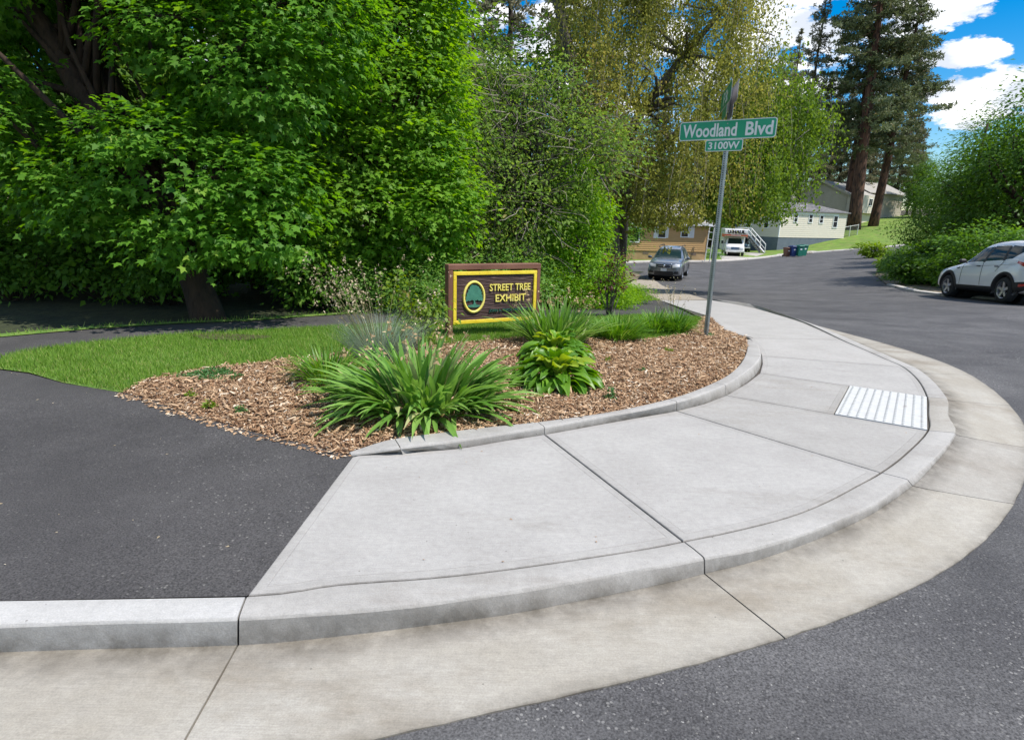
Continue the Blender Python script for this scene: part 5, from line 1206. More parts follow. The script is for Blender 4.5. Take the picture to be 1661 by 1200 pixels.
def panel(bvh, corners, axis, off, m, parent, name, nu=8, nv=5, thick=True):
    """corners: four points in the plane facing `axis` ('y+','y-','x+','x-','z'), laid on to the body"""
    G = []; c = corners
    for j in range(nv + 1):
        for i in range(nu + 1):
            u, v = i / nu, j / nv
            a = [c[0][k] * (1 - u) + c[1][k] * u for k in (0, 1)]; b = [c[3][k] * (1 - u) + c[2][k] * u for k in (0, 1)]
            q = [a[k] * (1 - v) + b[k] * v for k in (0, 1)]
            if axis == 'y+': p, d = (q[0], 3, q[1]), (0, -1, 0)
            elif axis == 'y-': p, d = (q[0], -3, q[1]), (0, 1, 0)
            elif axis == 'x+': p, d = (3, q[0], q[1]), (-1, 0, 0)
            elif axis == 'x-': p, d = (-8, q[0], q[1]), (1, 0, 0)
            else: p, d = (q[0], q[1], 4), (0, 0, -1)
            h = hit(bvh, p, d, off); G.append(h)
    V = []; mp = {}
    for i, g in enumerate(G):
        if g is not None: mp[i] = len(V); V.append(g)
    Fc = []
    for j in range(nv):
        for i in range(nu):
            q = [j * (nu + 1) + i, j * (nu + 1) + i + 1, (j + 1) * (nu + 1) + i + 1, (j + 1) * (nu + 1) + i]
            if all(k in mp for k in q): Fc.append([mp[k] for k in q])
    return MB().add(V, Fc).build(name, m, parent, True)
def wheel(x, y, z, r_, parent, side, rimr=.62, spokes=5, m=None):
    w = empty('wheel'); w.parent = parent; w.location = (x, y, z)
    prof = [(-.11, r_ * .62), (-.11, r_ * .9), (-.085, r_ * .98), (-.03, r_), (.03, r_), (.085, r_ * .98), (.11, r_ * .9), (.11, r_ * .64)]
    n = 32; V = [(math.cos(2 * math.pi * k / n) * rr, yy, math.sin(2 * math.pi * k / n) * rr) for yy, rr in prof for k in range(n)]
    Fc = [(i * n + k, i * n + (k + 1) % n, (i + 1) * n + (k + 1) % n, (i + 1) * n + k) for i in range(len(prof) - 1) for k in range(n)]
    MB().add(V, Fc).build('tyre', M['tyre'], w, True)
    rb = MB(); s = side; R1 = r_ * .66
    V = [(math.cos(2 * math.pi * k / n) * rr, s * yy, math.sin(2 * math.pi * k / n) * rr) for yy, rr in ((.112, R1), (.10, R1 * .93), (.03, R1 * .88)) for k in range(n)]
    rb.add(V, [(i * n + k, i * n + (k + 1) % n, (i + 1) * n + (k + 1) % n, (i + 1) * n + k) for i in range(2) for k in range(n)])
    for k in range(spokes):
        a = 2 * math.pi * k / spokes + .3; ca, sa = math.cos(a), math.sin(a); w0, w1 = r_ * .13, r_ * .17
        def q(rr, t, yy): return (ca * rr - sa * t, s * yy, sa * rr + ca * t)
        rb.add([q(.03, -w0, .085), q(.03, w0, .085), q(R1 * .92, w1 * .55, .095), q(R1 * .92, -w1 * .55, .095), q(.03, -w0, .04), q(.03, w0, .04), q(R1 * .9, w1 * .6, .05), q(R1 * .9, -w1 * .6, .05)], [(0, 1, 2, 3), (0, 4, 5, 1), (1, 5, 6, 2), (2, 6, 7, 3), (3, 7, 4, 0), (7, 6, 5, 4)])
    rb.tube([(0, s * .05, 0), (0, s * .10, 0)], r_ * .15, 14)
    rb.build('rim', m or M['rim'], w)
    d = MB(); d.tube([(0, s * .015, 0), (0, s * .02, 0)], R1 * .9, 20); d.build('brake_disc', M['hole'], w)
def arch(x, z, r0, r1, y, side, parent, a0=-.25, a1=math.pi + .25, m=None, bvh=None):
    mb = MB(); n = 22; V = []
    for k in range(n + 1):
        a = a0 + (a1 - a0) * k / n
        for rr in (r0, r1):
            px_, pz = x + math.cos(a) * rr, z + math.sin(a) * rr
            h = hit(bvh, (px_, 3 * side, pz), (0, -side, 0), .012) if bvh else None
            yy = abs(h.y) if h is not None else y
            yy = max(yy, y - .05)
            V.append((px_, side * (yy + (.012 if rr == r0 else 0)), pz))
    V += [(v[0], side * (y - .16), v[2]) for v in V[0::2]]
    Fc = [(2 * k, 2 * k + 1, 2 * k + 3, 2 * k + 2) for k in range(n)]; o0 = 2 * (n + 1)
    Fc += [(2 * k, 2 * k + 2, o0 + k + 1, o0 + k) for k in range(n)]
    mb.add(V, Fc); return mb.build('wheel_arch', m or M['black'], parent, True)
def well(x, z, r_, parent):
    mb = MB()
    for s in (-1, 1): mb.tube([(x, s * .58, z), (x, s * .60, z)], r_, 20)
    mb.tube([(x, -.6, z), (x, .6, z)], r_ * .995, 24); mb.build('wheel_well', M['hole'], parent)
def seam(bvh, pts, axis, parent, w=.006):
    V = []; 
    for (a, b) in pts:
        p, d = ((a, 3, b), (0, -1, 0)) if axis == 'y+' else (((a, -3, b), (0, 1, 0)) if axis == 'y-' else ((3, a, b), (-1, 0, 0)))
        h = hit(bvh, p, d, .002)
        if h is not None: V.append(h)
    m_ = MB()
    if len(V) > 1: m_.tube(V, w, 4); return m_.build('panel_gap', M['hole'], parent)
def lerp_pts(a, b, n=8): return [(a[0] + (b[0] - a[0]) * i / n, a[1] + (b[1] - a[1]) * i / n) for i in range(n + 1)]

def white_suv():
    Fp = pt(1533, 481.5, 19.1); Rp = pt(1622, 491.5, 16.45)
    u = (Fp - Rp); ang = math.atan2(u.y, u.x)
    k = u.length / 2.69                    # keep the picture's wheel spacing
    lx = -.86                              # front axle from the nose; the contact points are the left tyres
    t = empty('parked_car', (0, 0, 0), label='white compact sport utility car parked by the roadside trees, cut by the picture edge', cat='car')
    st = [(.02, .42, .62, .55, .60, .68, .50, .76), (-.04, .30, .78, .52, .74, .76, .60, .86), (-.25, .25, .88, .56, .84, .86, .70, .96), (-.70, .24, .915, .62, .885, .95, .72, 1.03), (-1.15, .23, .915, .62, .895, 1.02, .74, 1.10), (-1.42, .23, .915, .62, .895, 1.05, .73, 1.17), (-1.85, .23, .915, .62, .89, 1.07, .68, 1.48), (-2.15, .23, .915, .62, .89, 1.09, .66, 1.66), (-2.7, .23, .915, .62, .89, 1.12, .65, 1.73), (-3.3, .23, .915, .62, .89, 1.16, .64, 1.745), (-3.95, .24, .91, .62, .89, 1.20, .63, 1.72), (-4.30, .28, .90, .62, .87, 1.20, .61, 1.64), (-4.42, .34, .85, .62, .81, 1.10, .60, 1.28), (-4.52, .42, .78, .6, .76, .90, .62, 1.02)]
    body, bvh = car_body(st, ((-.86, .355, .43), (-3.55, .355, .43)), M['whitecar'], t)
    for s, ax in ((1, 'y+'), (-1, 'y-')):
        panel(bvh, [(-1.58, 1.10), (-2.42, 1.14), (-2.52, 1.57), (-2.12, 1.53)], ax, .004, M['carglass'], t, 'side_window')
        panel(bvh, [(-2.50, 1.145), (-3.28, 1.185), (-3.26, 1.59), (-2.60, 1.58)], ax, .004, M['carglass'], t, 'side_window')
        panel(bvh, [(-3.36, 1.20), (-3.62, 1.22), (-4.14, 1.53), (-3.34, 1.59)], ax, .004, M['carglass'], t, 'side_window')
        panel(bvh, [(-2.41, 1.11), (-2.51, 1.115), (-2.63, 1.56), (-2.54, 1.56)], ax, .0055, M['black'], t, 'door_pillar', 2, 6)
        panel(bvh, [(-3.27, 1.16), (-3.37, 1.165), (-3.33, 1.56), (-3.23, 1.56)], ax, .0055, M['black'], t, 'door_pillar', 2, 6)
        panel(bvh, [(-1.30, .26), (-3.11, .26), (-3.11, .43), (-1.30, .43)], ax, .012, M['black'], t, 'sill_cladding', 12, 4)
        panel(bvh, [(-3.99, .30), (-4.48, .42), (-4.48, .62), (-3.99, .58)], ax, .012, M['black'], t, 'bumper_cladding')
        panel(bvh, [(-3.90, 1.10), (-4.46, .93), (-4.44, 1.06), (-3.92, 1.16)], ax, .012, M['redlens'], t, 'tail_lamp', 8, 3)
        panel(bvh, [(-4.16, .47), (-4.46, .50), (-4.46, .56), (-4.16, .54)], ax, .02, M['redlens'], t, 'reflector', 4, 2)
        panel(bvh, [(-.10, .72), (-.62, .84), (-.70, .90), (-.16, .84)], ax, .01, M['lamp'], t, 'headlamp', 6, 3)
        panel(bvh, [(-1.22, .905), (-1.36, .92), (-1.40, .955), (-1.24, .95)], ax, .01, M['black'], t, 'side_vent', 3, 2)
        for x in (-.86, -3.55): arch(x, .355, .425, .51, .91, s, t, bvh=bvh)
        for (a, b) in (((-1.52, 1.03), (-1.50, .45)), ((-2.46, 1.10), (-2.50, .45)), ((-3.34, 1.14), (-3.10, .86))): seam(bvh, lerp_pts(a, b), ax, t)
        seam(bvh, lerp_pts((-1.3, .96), (-3.9, 1.07), 14), ax, t, .004)
        for x in (-2.30, -3.12): h = hit(bvh, (x, 3 * s, 1.0), (0, -s, 0), .02); m_ = MB().box(tuple(h), (.17, .03, .028), 0, .01); m_.build('door_handle', M['black'], t)
        mi = MB().box((-1.72, s * 1.02, 1.14), (.12, .20, .13), 0, .04); mi.tube([(-1.70, s * .88, 1.10), (-1.70, s * .97, 1.12)], .025, 6); mi.build('door_mirror', M['black'], t)
        rr = MB(); rr.tube([(-2.25, s * .56, 1.60), (-2.5, s * .56, 1.70), (-3.7, s * .55, 1.71), (-3.95, s * .55, 1.63)], .016, 6); rr.build('roof_rail', M['black'], t)
        for x in (-.86, -3.55): wheel(x, s * .80, .355, .355, t, s)
    panel(bvh, [(-.62, 1.12), (.62, 1.12), (.52, 1.52), (-.52, 1.52)], 'x+', .005, M['carglass'], t, 'windscreen', 10, 8)
    panel(bvh, [(-.56, 1.16), (.56, 1.16), (.50, 1.52), (-.50, 1.52)], 'x-', .005, M['carglass'], t, 'rear_window', 10, 6)
    panel(bvh, [(-.5, .42), (.5, .42), (.5, .66), (-.5, .66)], 'x+', .006, M['black'], t, 'grille', 8, 4)
    panel(bvh, [(-.8, .36), (.8, .36), (.8, .60), (-.8, .60)], 'x-', .01, M['black'], t, 'bumper_cladding', 8, 4)
    for x in (-.86, -3.55): well(x, .355, .425, t)
    # place: left tyre contact patches (local x = -.86 and -3.55, y = .80) on the two points
    t.scale = (k, k, k * .95)
    nrm_ = Vector((-u.y, u.x, 0)).normalized()
    ctr = Fp - nrm_ * (.90 * k) + (u.normalized()) * (.86 * k)
    pitch_ = -math.atan2(u.z, math.hypot(u.x, u.y))
    t.rotation_euler = (0, pitch_, ang); t.location = (ctr.x, ctr.y, Fp.z + u.normalized().z * .86 * k + .01)
white_suv()

def grey_suv():
    c = at(1075, 456, roff); ang = math.atan2(-c.y, -c.x) - .13
    t = empty('parked_car', (0, 0, 0), label='dark grey sport utility car facing the camera at the kerb by the tan house', cat='car')
    st = [(.02, .40, .60, .52, .60, .66, .50, .74), (-.04, .26, .80, .50, .76, .80, .62, .90), (-.22, .22, .87, .55, .85, .90, .70, .98), (-.70, .22, .895, .62, .87, .97, .72, 1.05), (-1.15, .22, .895, .62, .88, 1.02, .75, 1.09), (-1.35, .22, .895, .62, .88, 1.04, .74, 1.16), (-1.70, .22, .895, .62, .87, 1.06, .68, 1.42), (-2.0, .22, .895, .62, .87, 1.08, .64, 1.60), (-2.6, .22, .895, .62, .87, 1.10, .62, 1.68), (-3.4, .22, .895, .62, .87, 1.12, .60, 1.685), (-4.1, .24, .89, .62, .86, 1.12, .59, 1.62), (-4.40, .30, .86, .62, .82, 1.0, .60, 1.30), (-4.58, .40, .78, .6, .76, .85, .6, .98)]
    body, bvh = car_body(st, ((-.92, .36, .42), (-3.56, .36, .42)), M['greycar'], t)
    panel(bvh, [(-.70, 1.11), (.70, 1.11), (.58, 1.55), (-.58, 1.55)], 'x+', .006, M['carglass'], t, 'windscreen', 12, 10)
    panel(bvh, [(-.34, .69), (.34, .69), (.38, .83), (-.38, .83)], 'x+', .010, M['hole'], t, 'grille', 10, 5)
    g = MB()
    for z, w in ((.845, .40), (.765, .36), (.68, .35)):
        hs = [hit(bvh, (3, -w + 2 * w * i / 10, z), (-1, 0, 0), .02) for i in range(11)]; g.tube([h for h in hs if h is not None], .013, 6)
    h = hit(bvh, (3, 0, .78), (-1, 0, 0), .03); g.tube([h + Vector((-.01, 0, 0)), h + Vector((.012, 0, 0))], .06, 14); g.build('grille_trim', M['chrome'], t, True)
    for s in (1, -1):
        ax = 'y+' if s > 0 else 'y-'
        panel(bvh, [(s * .42, .69), (s * .79, .74), (s * .78, .88), (s * .43, .84)], 'x+', .014, M['lamp'], t, 'headlamp', 8, 4)
        panel(bvh, [(s * .50, .38), (s * .76, .40), (s * .74, .52), (s * .55, .50)], 'x+', .012, M['black'], t, 'fog_lamp_bezel', 5, 4)
        panel(bvh, [(-1.55, 1.09), (-2.35, 1.12), (-2.40, 1.56), (-2.12, 1.54)], ax, .004, M['carglass'], t, 'side_window')
        panel(bvh, [(-2.45, 1.12), (-3.2, 1.14), (-3.18, 1.57), (-2.48, 1.57)], ax, .004, M['carglass'], t, 'side_window')
        panel(bvh, [(-3.3, 1.15), (-3.9, 1.18), (-3.85, 1.5), (-3.28, 1.56)], ax, .004, M['carglass'], t, 'side_window')
        panel(bvh, [(-1.38, .25), (-3.1, .25), (-3.1, .36), (-1.38, .36)], ax, .008, M['black'], t, 'sill_cladding', 10, 3)
        for (a, b) in (((-1.45, 1.03), (-1.45, .4)), ((-2.4, 1.08), (-2.42, .4)), ((-3.25, 1.1), (-3.1, .7))): seam(bvh, lerp_pts(a, b), ax, t)
        for x in (-2.25, -3.0): h = hit(bvh, (x, 3 * s, .95), (0, -s, 0), .02); MB().box(tuple(h), (.17, .03, .03), 0, .01).build('door_handle', M['greycar'], t)
        for x in (-.92, -3.56): arch(x, .36, .415, .47, .885, s, t, m=M['greycar'], bvh=bvh); wheel(x, s * .78, .355, .355, t, s)
        mi = MB().box((-1.58, s * 1.02, 1.12), (.13, .22, .15), 0, .05); mi.tube([(-1.58, s * .86, 1.06), (-1.58, s * .96, 1.09)], .03, 6); mi.build('door_mirror', M['greycar'], t)
        rr = MB(); rr.tube([(-1.95, s * .60, 1.62), (-2.2, s * .60, 1.735), (-3.7, s * .58, 1.735), (-3.95, s * .57, 1.65)], .02, 6); rr.build('roof_rail', M['black'], t)
    panel(bvh, [(-.5, .30), (.5, .30), (.48, .50), (-.48, .50)], 'x+', .012, M['black'], t, 'lower_grille', 8, 4)
    h = hit(bvh, (3, 0, .57), (-1, 0, 0), .03); MB().box((h.x, 0, .57), (.015, .31, .13), 0, 0).build('number_plate', M['trim'], t)
    for x in (-.92, -3.56): well(x, .36, .415, t)
    t.rotation_euler = (0, 0, ang); t.location = c + Vector((0, 0, .02))
grey_suv()

def moving_truck():
    c = at(1191, 417.0, roff); ang = math.atan2(-c.y, -c.x) + .10
    t = empty('moving_truck', (0, 0, 0), label='white box moving truck with an orange stripe above its cab, parked in the driveway', cat='truck')
    st = [(.0, .50, .72, .62, .72, .78, .62, .88), (-.05, .42, .88, .62, .86, .90, .74, 1.02), (-.30, .40, .96, .66, .93, 1.04, .82, 1.14), (-.70, .40, .98, .7, .96, 1.14, .84, 1.24), (-.95, .40, .98, .7, .96, 1.20, .84, 1.42), (-1.25, .40, .98, .7, .96, 1.24, .80, 1.74), (-1.50, .40, .98, .7, .96, 1.26, .78, 1.96), (-1.9, .40, .98, .7, .96, 1.28, .78, 2.02), (-2.5, .40, .98, .7, .96, 1.28, .78, 2.02), (-2.6, .45, .96, .7, .94, 1.28, .76, 1.98)]
    cab, bvh = car_body(st, ((-.95, .38, .45),), M['truckwhite'], t, name='cab')
    panel(bvh, [(-.74, 1.29), (.74, 1.29), (.64, 1.84), (-.64, 1.84)], 'x+', .006, M['carglass'], t, 'windscreen', 10, 8)
    panel(bvh, [(-.42, .72), (.42, .72), (.42, .98), (-.42, .98)], 'x+', .012, M['black'], t, 'grille', 8, 4)
    g = MB()
    for z in (.76, .85, .94): hs = [hit(bvh, (3, -.42 + .84 * i / 8, z), (-1, 0, 0), .025) for i in range(9)]; g.tube([h for h in hs if h is not None], .018, 5)
    g.build('grille_bar', M['chrome'], t)
    for s in (1, -1):
        ax = 'y+' if s > 0 else 'y-'
        panel(bvh, [(s * .46, .74), (s * .78, .76), (s * .78, .98), (s * .46, .96)], 'x+', .015, M['lamp'], t, 'headlamp', 4, 4)
        panel(bvh, [(-1.15, 1.27), (-2.1, 1.27), (-2.1, 1.82), (-1.55, 1.82)], ax, .006, M['carglass'], t, 'side_window')
        mi = MB().box((-1.05, s * 1.27, 1.42), (.10, .20, .34), 0, .03); mi.tube([(-1.1, s * .95, 1.35), (-1.07, s * 1.2, 1.38)], .02, 5); mi.build('door_mirror', M['black'], t)
        wheel(-.95, s * .86, .37, .37, t, s, m=M['truckwhite']); wheel(-4.5, s * .86, .37, .37, t, s, m=M['truckwhite'])
        ms = MB().box((-4.5, s * .96, .50), (.9, .22, .06), 0, .02); ms.build('mudguard', M['black'], t)
    MB().box((.03, 0, .55), (.12, 1.85, .17), 0, .03).build('bumper', M['truckwhite'], t)
    MB().box((.10, 0, .53), (.01, .32, .14)).build('number_plate', M['trim'], t)
    MB().box((-4.25, 0, 1.66), (3.3, 2.28, 2.26), 0, .04).build('cargo_box', M['truckwhite'], t)
    V = []; sec = [(-2.66, 2.04), (-.95, 2.04), (-.72, 2.20), (-.62, 2.46), (-.66, 2.72), (-.78, 2.79), (-2.66, 2.79)]
    V = [(x, y, z) for y in (-1.14, 1.14) for x, z in sec]; n = len(sec)
    MB().add(V, [tuple(range(n)), tuple(range(2 * n - 1, n - 1, -1))] + [(i, n + i, n + (i + 1) % n, (i + 1) % n) for i in range(n)]).build('attic', M['truckwhite'], t)
    MB().box((-.70, 0, 2.17), (.10, 2.29, .13), 0, .01, 0).build('stripe', M['orange'], t)
    for s in (-1, 1): MB().box((-2.3, s * 1.147, 2.10), (3.2, .01, .30), 0, 0).build('stripe', M['orange'], t)
    put_text('lettering', 'U-HAUL', .46, M['hole'], t, (-.592, 0, 2.50), (math.pi / 2, 0, math.pi / 2), ext=.006, bold=.028, sx=1.05)
    put_text('lettering', 'MOVING & STORAGE', .10, M['trim'], t, (-.642, 0, 2.17), (math.pi / 2, 0, math.pi / 2), ext=.004, bold=.004)
    MB().box((-4.1, 0, .42), (3.2, .8, .16)).build('chassis', M['black'], t)
    well(-.95, .38, .445, t)
    t.rotation_euler = (0, 0, ang); t.location = c + Vector((0, 0, .03))
moving_truck()

def teal_car():
    c = at(1219, 412.5, roff) + Vector((.35, 4.0, 0)); c.z = Hf(c.x, c.y); ang = math.atan2(-c.y, -c.x) + .05
    t = empty('parked_car', (0, 0, 0), label='teal pickup nose half hidden between the moving truck and the white handrail', cat='pickup')
    st = [(.0, .45, .72, .6, .72, .76, .62, .86), (-.06, .38, .86, .6, .84, .88, .74, .97), (-.5, .36, .92, .65, .90, .98, .80, 1.06), (-1.3, .36, .93, .65, .91, 1.05, .82, 1.12), (-1.55, .36, .93, .65, .91, 1.08, .78, 1.25), (-2.0, .36, .93, .65, .90, 1.10, .70, 1.62), (-2.5, .36, .93, .65, .90, 1.10, .68, 1.68), (-3.3, .36, .93, .65, .90, 1.10, .66, 1.62), (-3.5, .36, .93, .65, .90, 1.08, .80, 1.14), (-5.1, .38, .92, .65, .90, 1.06, .84, 1.12), (-5.25, .42, .85, .62, .84, .95, .78, 1.05)]
    b, bvh = car_body(st, ((-.95, .38, .44), (-4.2, .38, .44)), M['tealcar'], t)
    panel(bvh, [(-.70, 1.16), (.70, 1.16), (.60, 1.56), (-.60, 1.56)], 'x+', .006, M['carglass'], t, 'windscreen', 8, 6)
    panel(bvh, [(-.5, .66), (.5, .66), (.5, .80), (-.5, .80)], 'x+', .012, M['black'], t, 'grille', 6, 3)
    for s in (1, -1):
        panel(bvh, [(s * .54, .68), (s * .76, .68), (s * .76, .82), (s * .54, .82)], 'x+', .014, M['lamp'], t, 'headlamp', 3, 3)
        for x in (-.95, -4.2): wheel(x, s * .80, .37, .37, t, s)
        MB().box((-1.7, s * 1.05, 1.2), (.1, .2, .15), 0, .03).build('door_mirror', M['tealcar'], t)
    MB().box((.02, 0, .56), (.1, 1.7, .14), 0, .02).build('bumper', M['chrome'], t)
    for x in (-.95, -4.2): well(x, .38, .435, t)
    t.rotation_euler = (0, 0, ang); t.location = c
teal_car()

# ------------------------------------------------------------------ carved wooden sign
def fit_text(name, s_, w, h, m, parent, c, rot, ext=.006, bold=.0):
    me = text_mesh(s_, 1.0, ext=ext, bold=bold); xs = [v.co.x for v in me.vertices]; ys = [v.co.y for v in me.vertices]
    kx = w / (max(xs) - min(xs)); ky = h / (max(ys) - min(ys)); cx, cy = (max(xs) + min(xs)) / 2, (max(ys) + min(ys)) / 2
    for v in me.vertices: v.co.x = (v.co.x - cx) * kx; v.co.y = (v.co.y - cy) * ky
    o = finish(name, me, m, parent); o.location = c; o.rotation_euler = rot; return o
def wooden_sign():
    A = pt(727, 430, 7.5); B = pt(877.5, 428, 8.1); ang = math.atan2(B.y - A.y, B.x - A.x); L_ = math.hypot(B.x - A.x, B.y - A.y); zt = A.z
    z0 = Hf(A.x, A.y); t = empty('wooden_sign', (A.x, A.y, z0), ang, 'brown timber sign with yellow border and tree emblem standing in the planting bed', 'sign')
    u = Vector((math.cos(ang), math.sin(ang))); n = Vector((math.sin(ang), -math.cos(ang)))
    def loc(px, py):
        d = ray(px, py); k = (A.x * n.x + A.y * n.y + .012) / (d.x * n.x + d.y * n.y); return (Vector((d.x * k, d.y * k)) - Vector(A[:2])).dot(u), EYE + d.z * k - z0
    H_ = zt - z0
    for x, w in ((.032, .062), (L_ - .026, .05)): MB().box((x, .055, H_ / 2 - .16), (w, .115, H_ + .20), 0, .005).build('post', M['brownwood'], t)
    MB().box((L_ / 2, .055, H_ - .028), (L_ + .004, .121, .068), 0, .006).build('top_beam', M['brownwood2'], t)
    x0, x1 = .066, L_ - .054; zb = loc(737, 526.5)[1]; ztp = H_ - .082
    bt = MB(); nx, nz = 60, 30                       # sandblasted face: shallow horizontal ridges
    V = []; 
    for j in range(nz + 1):
        for i in range(nx + 1):
            x = x0 + .03 + (x1 - x0 - .06) * i / nx; z = zb + .03 + (ztp - zb - .06) * j / nz
            V.append((x, .010 + .0022 * math.sin(z * 190 + 2.2 * math.sin(x * 5) + math.sin(x * 17)) + .001 * math.sin(z * 610 + x * 9), z))
    bt.add(V, [(j * (nx + 1) + i, j * (nx + 1) + i + 1, (j + 1) * (nx + 1) + i + 1, (j + 1) * (nx + 1) + i) for j in range(nz) for i in range(nx)])
    bt.box(((x0 + x1) / 2, .036, (zb + ztp) / 2), (x1 - x0 - .01, .034, ztp - zb - .01)); bo = bt.build('board', M['board'], t)
    w = .044
    for c, d in ((((x0 + x1) / 2, .020, ztp - w / 2), (x1 - x0, .055, w)), (((x0 + x1) / 2, .020, zb + w / 2), (x1 - x0, .055, w)), ((x0 + w / 2, .0185, (zb + ztp) / 2), (w, .052, ztp - zb - 2 * w - .002)), ((x1 - w / 2, .0185, (zb + ztp) / 2), (w, .052, ztp - zb - 2 * w - .002))):
        MB().box(c, d, 0, .004).build('border_strip', M['yellow'], t)
    for x in (.35, .95): MB().box((x, .04, H_ - .072), (.16, .03, .03)).build('hanger', M['hole'], t)
    cx, cz = loc(769.7, 482); rx, rz = .150, .203; ov = MB(); N_ = 48; V = []
    for k in range(N_):
        a = 2 * math.pi * k / N_
        for q, yy in ((1.0, .008), (.985, -.010), (.86, -.010), (.845, .008)): V.append((cx + math.cos(a) * rx * (q if q > .9 else 1 - (1 - q) * 1.15), yy, cz + math.sin(a) * rz * q))
    ov.add(V, [(4 * k + i, 4 * k + i + 1, 4 * ((k + 1) % N_) + i + 1, 4 * ((k + 1) % N_) + i) for k in range(N_) for i in range(3)]); ov.build('oval_ring', M['yellow2'], t, True)
    em = [(385, 330), (440, 342), (500, 345), (560, 385), (575, 430), (612, 440), (605, 480), (640, 515), (615, 545), (652, 600), (640, 625), (658, 680), (640, 735), (600, 705), (560, 722), (525, 690), (490, 720), (462, 700), (470, 750), (500, 815), (600, 830), (560, 868), (450, 885), (330, 880), (275, 860), (330, 830), (420, 820), (440, 760), (432, 712), (385, 700), (340, 728), (300, 715), (262, 742), (225, 738), (250, 690), (240, 650), (270, 600), (262, 560), (300, 510), (300, 470), (335, 430), (340, 380), (372, 362)]
    pts = [loc(740 + a / 15, 440 + b / 15) for a, b in em]; n_ = len(pts)
    MB().add([(x, -.004, z) for x, z in pts] + [(x, .010, z) for x, z in pts], [tuple(range(n_))] + [(i, n_ + i, n_ + (i + 1) % n_, (i + 1) % n_) for i in range(n_)]).build('tree_emblem', M['teal'], t)
    rot = (math.pi / 2, 0, 0)
    def line(s_, xa, ya, xb, yb, hpx, m, **k):
        a = loc(xa, ya); b = loc(xb, yb); h = hpx * .0077; c = ((a[0] + b[0]) / 2, .001, (a[1] + b[1]) / 2); return fit_text('lettering', s_, b[0] - a[0], h, m, t, c, rot, **k)
    line('STREET TREE', 795, 468, 861, 463.5, 11.4, M['yellow2'], ext=.007, bold=.008)
    line('EXHIBIT', 804.5, 485, 853.5, 481, 11.8, M['yellow2'], ext=.007, bold=.008)
    line('JOHN A. FINCH ARBORETUM', 794, 507, 861.5, 499.5, 5.6, M['tealdark'], ext=.008, bold=.012)
wooden_sign()

# ------------------------------------------------------------------ street name sign on its perforated post
def plate_mesh(L_, h, m, parent, x, y, z, rz, name, border=.012, back=None):
    """green plate with a white border, rounded corners"""
    def rr(hx, hz, r_, n=5):
        return [(sx * (hx - r_) + r_ * math.cos(a), sz * (hz - r_) + r_ * math.sin(a)) for (sx, sz, a0) in ((1, 1, 0), (-1, 1, math.pi / 2), (-1, -1, math.pi), (1, -1, 1.5 * math.pi)) for a in [a0 + math.pi / 2 * k / n for k in range(n + 1)]]
    def pl(pts, y0, y1): n = len(pts); return [(p[0], y0, p[1]) for p in pts] + [(p[0], y1, p[1]) for p in pts], [tuple(range(n - 1, -1, -1)), tuple(range(n, 2 * n))] + [(i, (i + 1) % n, n + (i + 1) % n, n + i) for i in range(n)]
    r_ = h * .14
    o = MB().add(*pl(rr(L_ / 2, h / 2, r_), -.0015, .0015)).build(name, back or M['white'], parent, loc=(x, y, z), rot=(0, 0, rz))
    MB().add(*pl(rr(L_ / 2 - border, h / 2 - border, r_ * .8), -.0032, -.0019)).build('green_face', m, o)
    return o
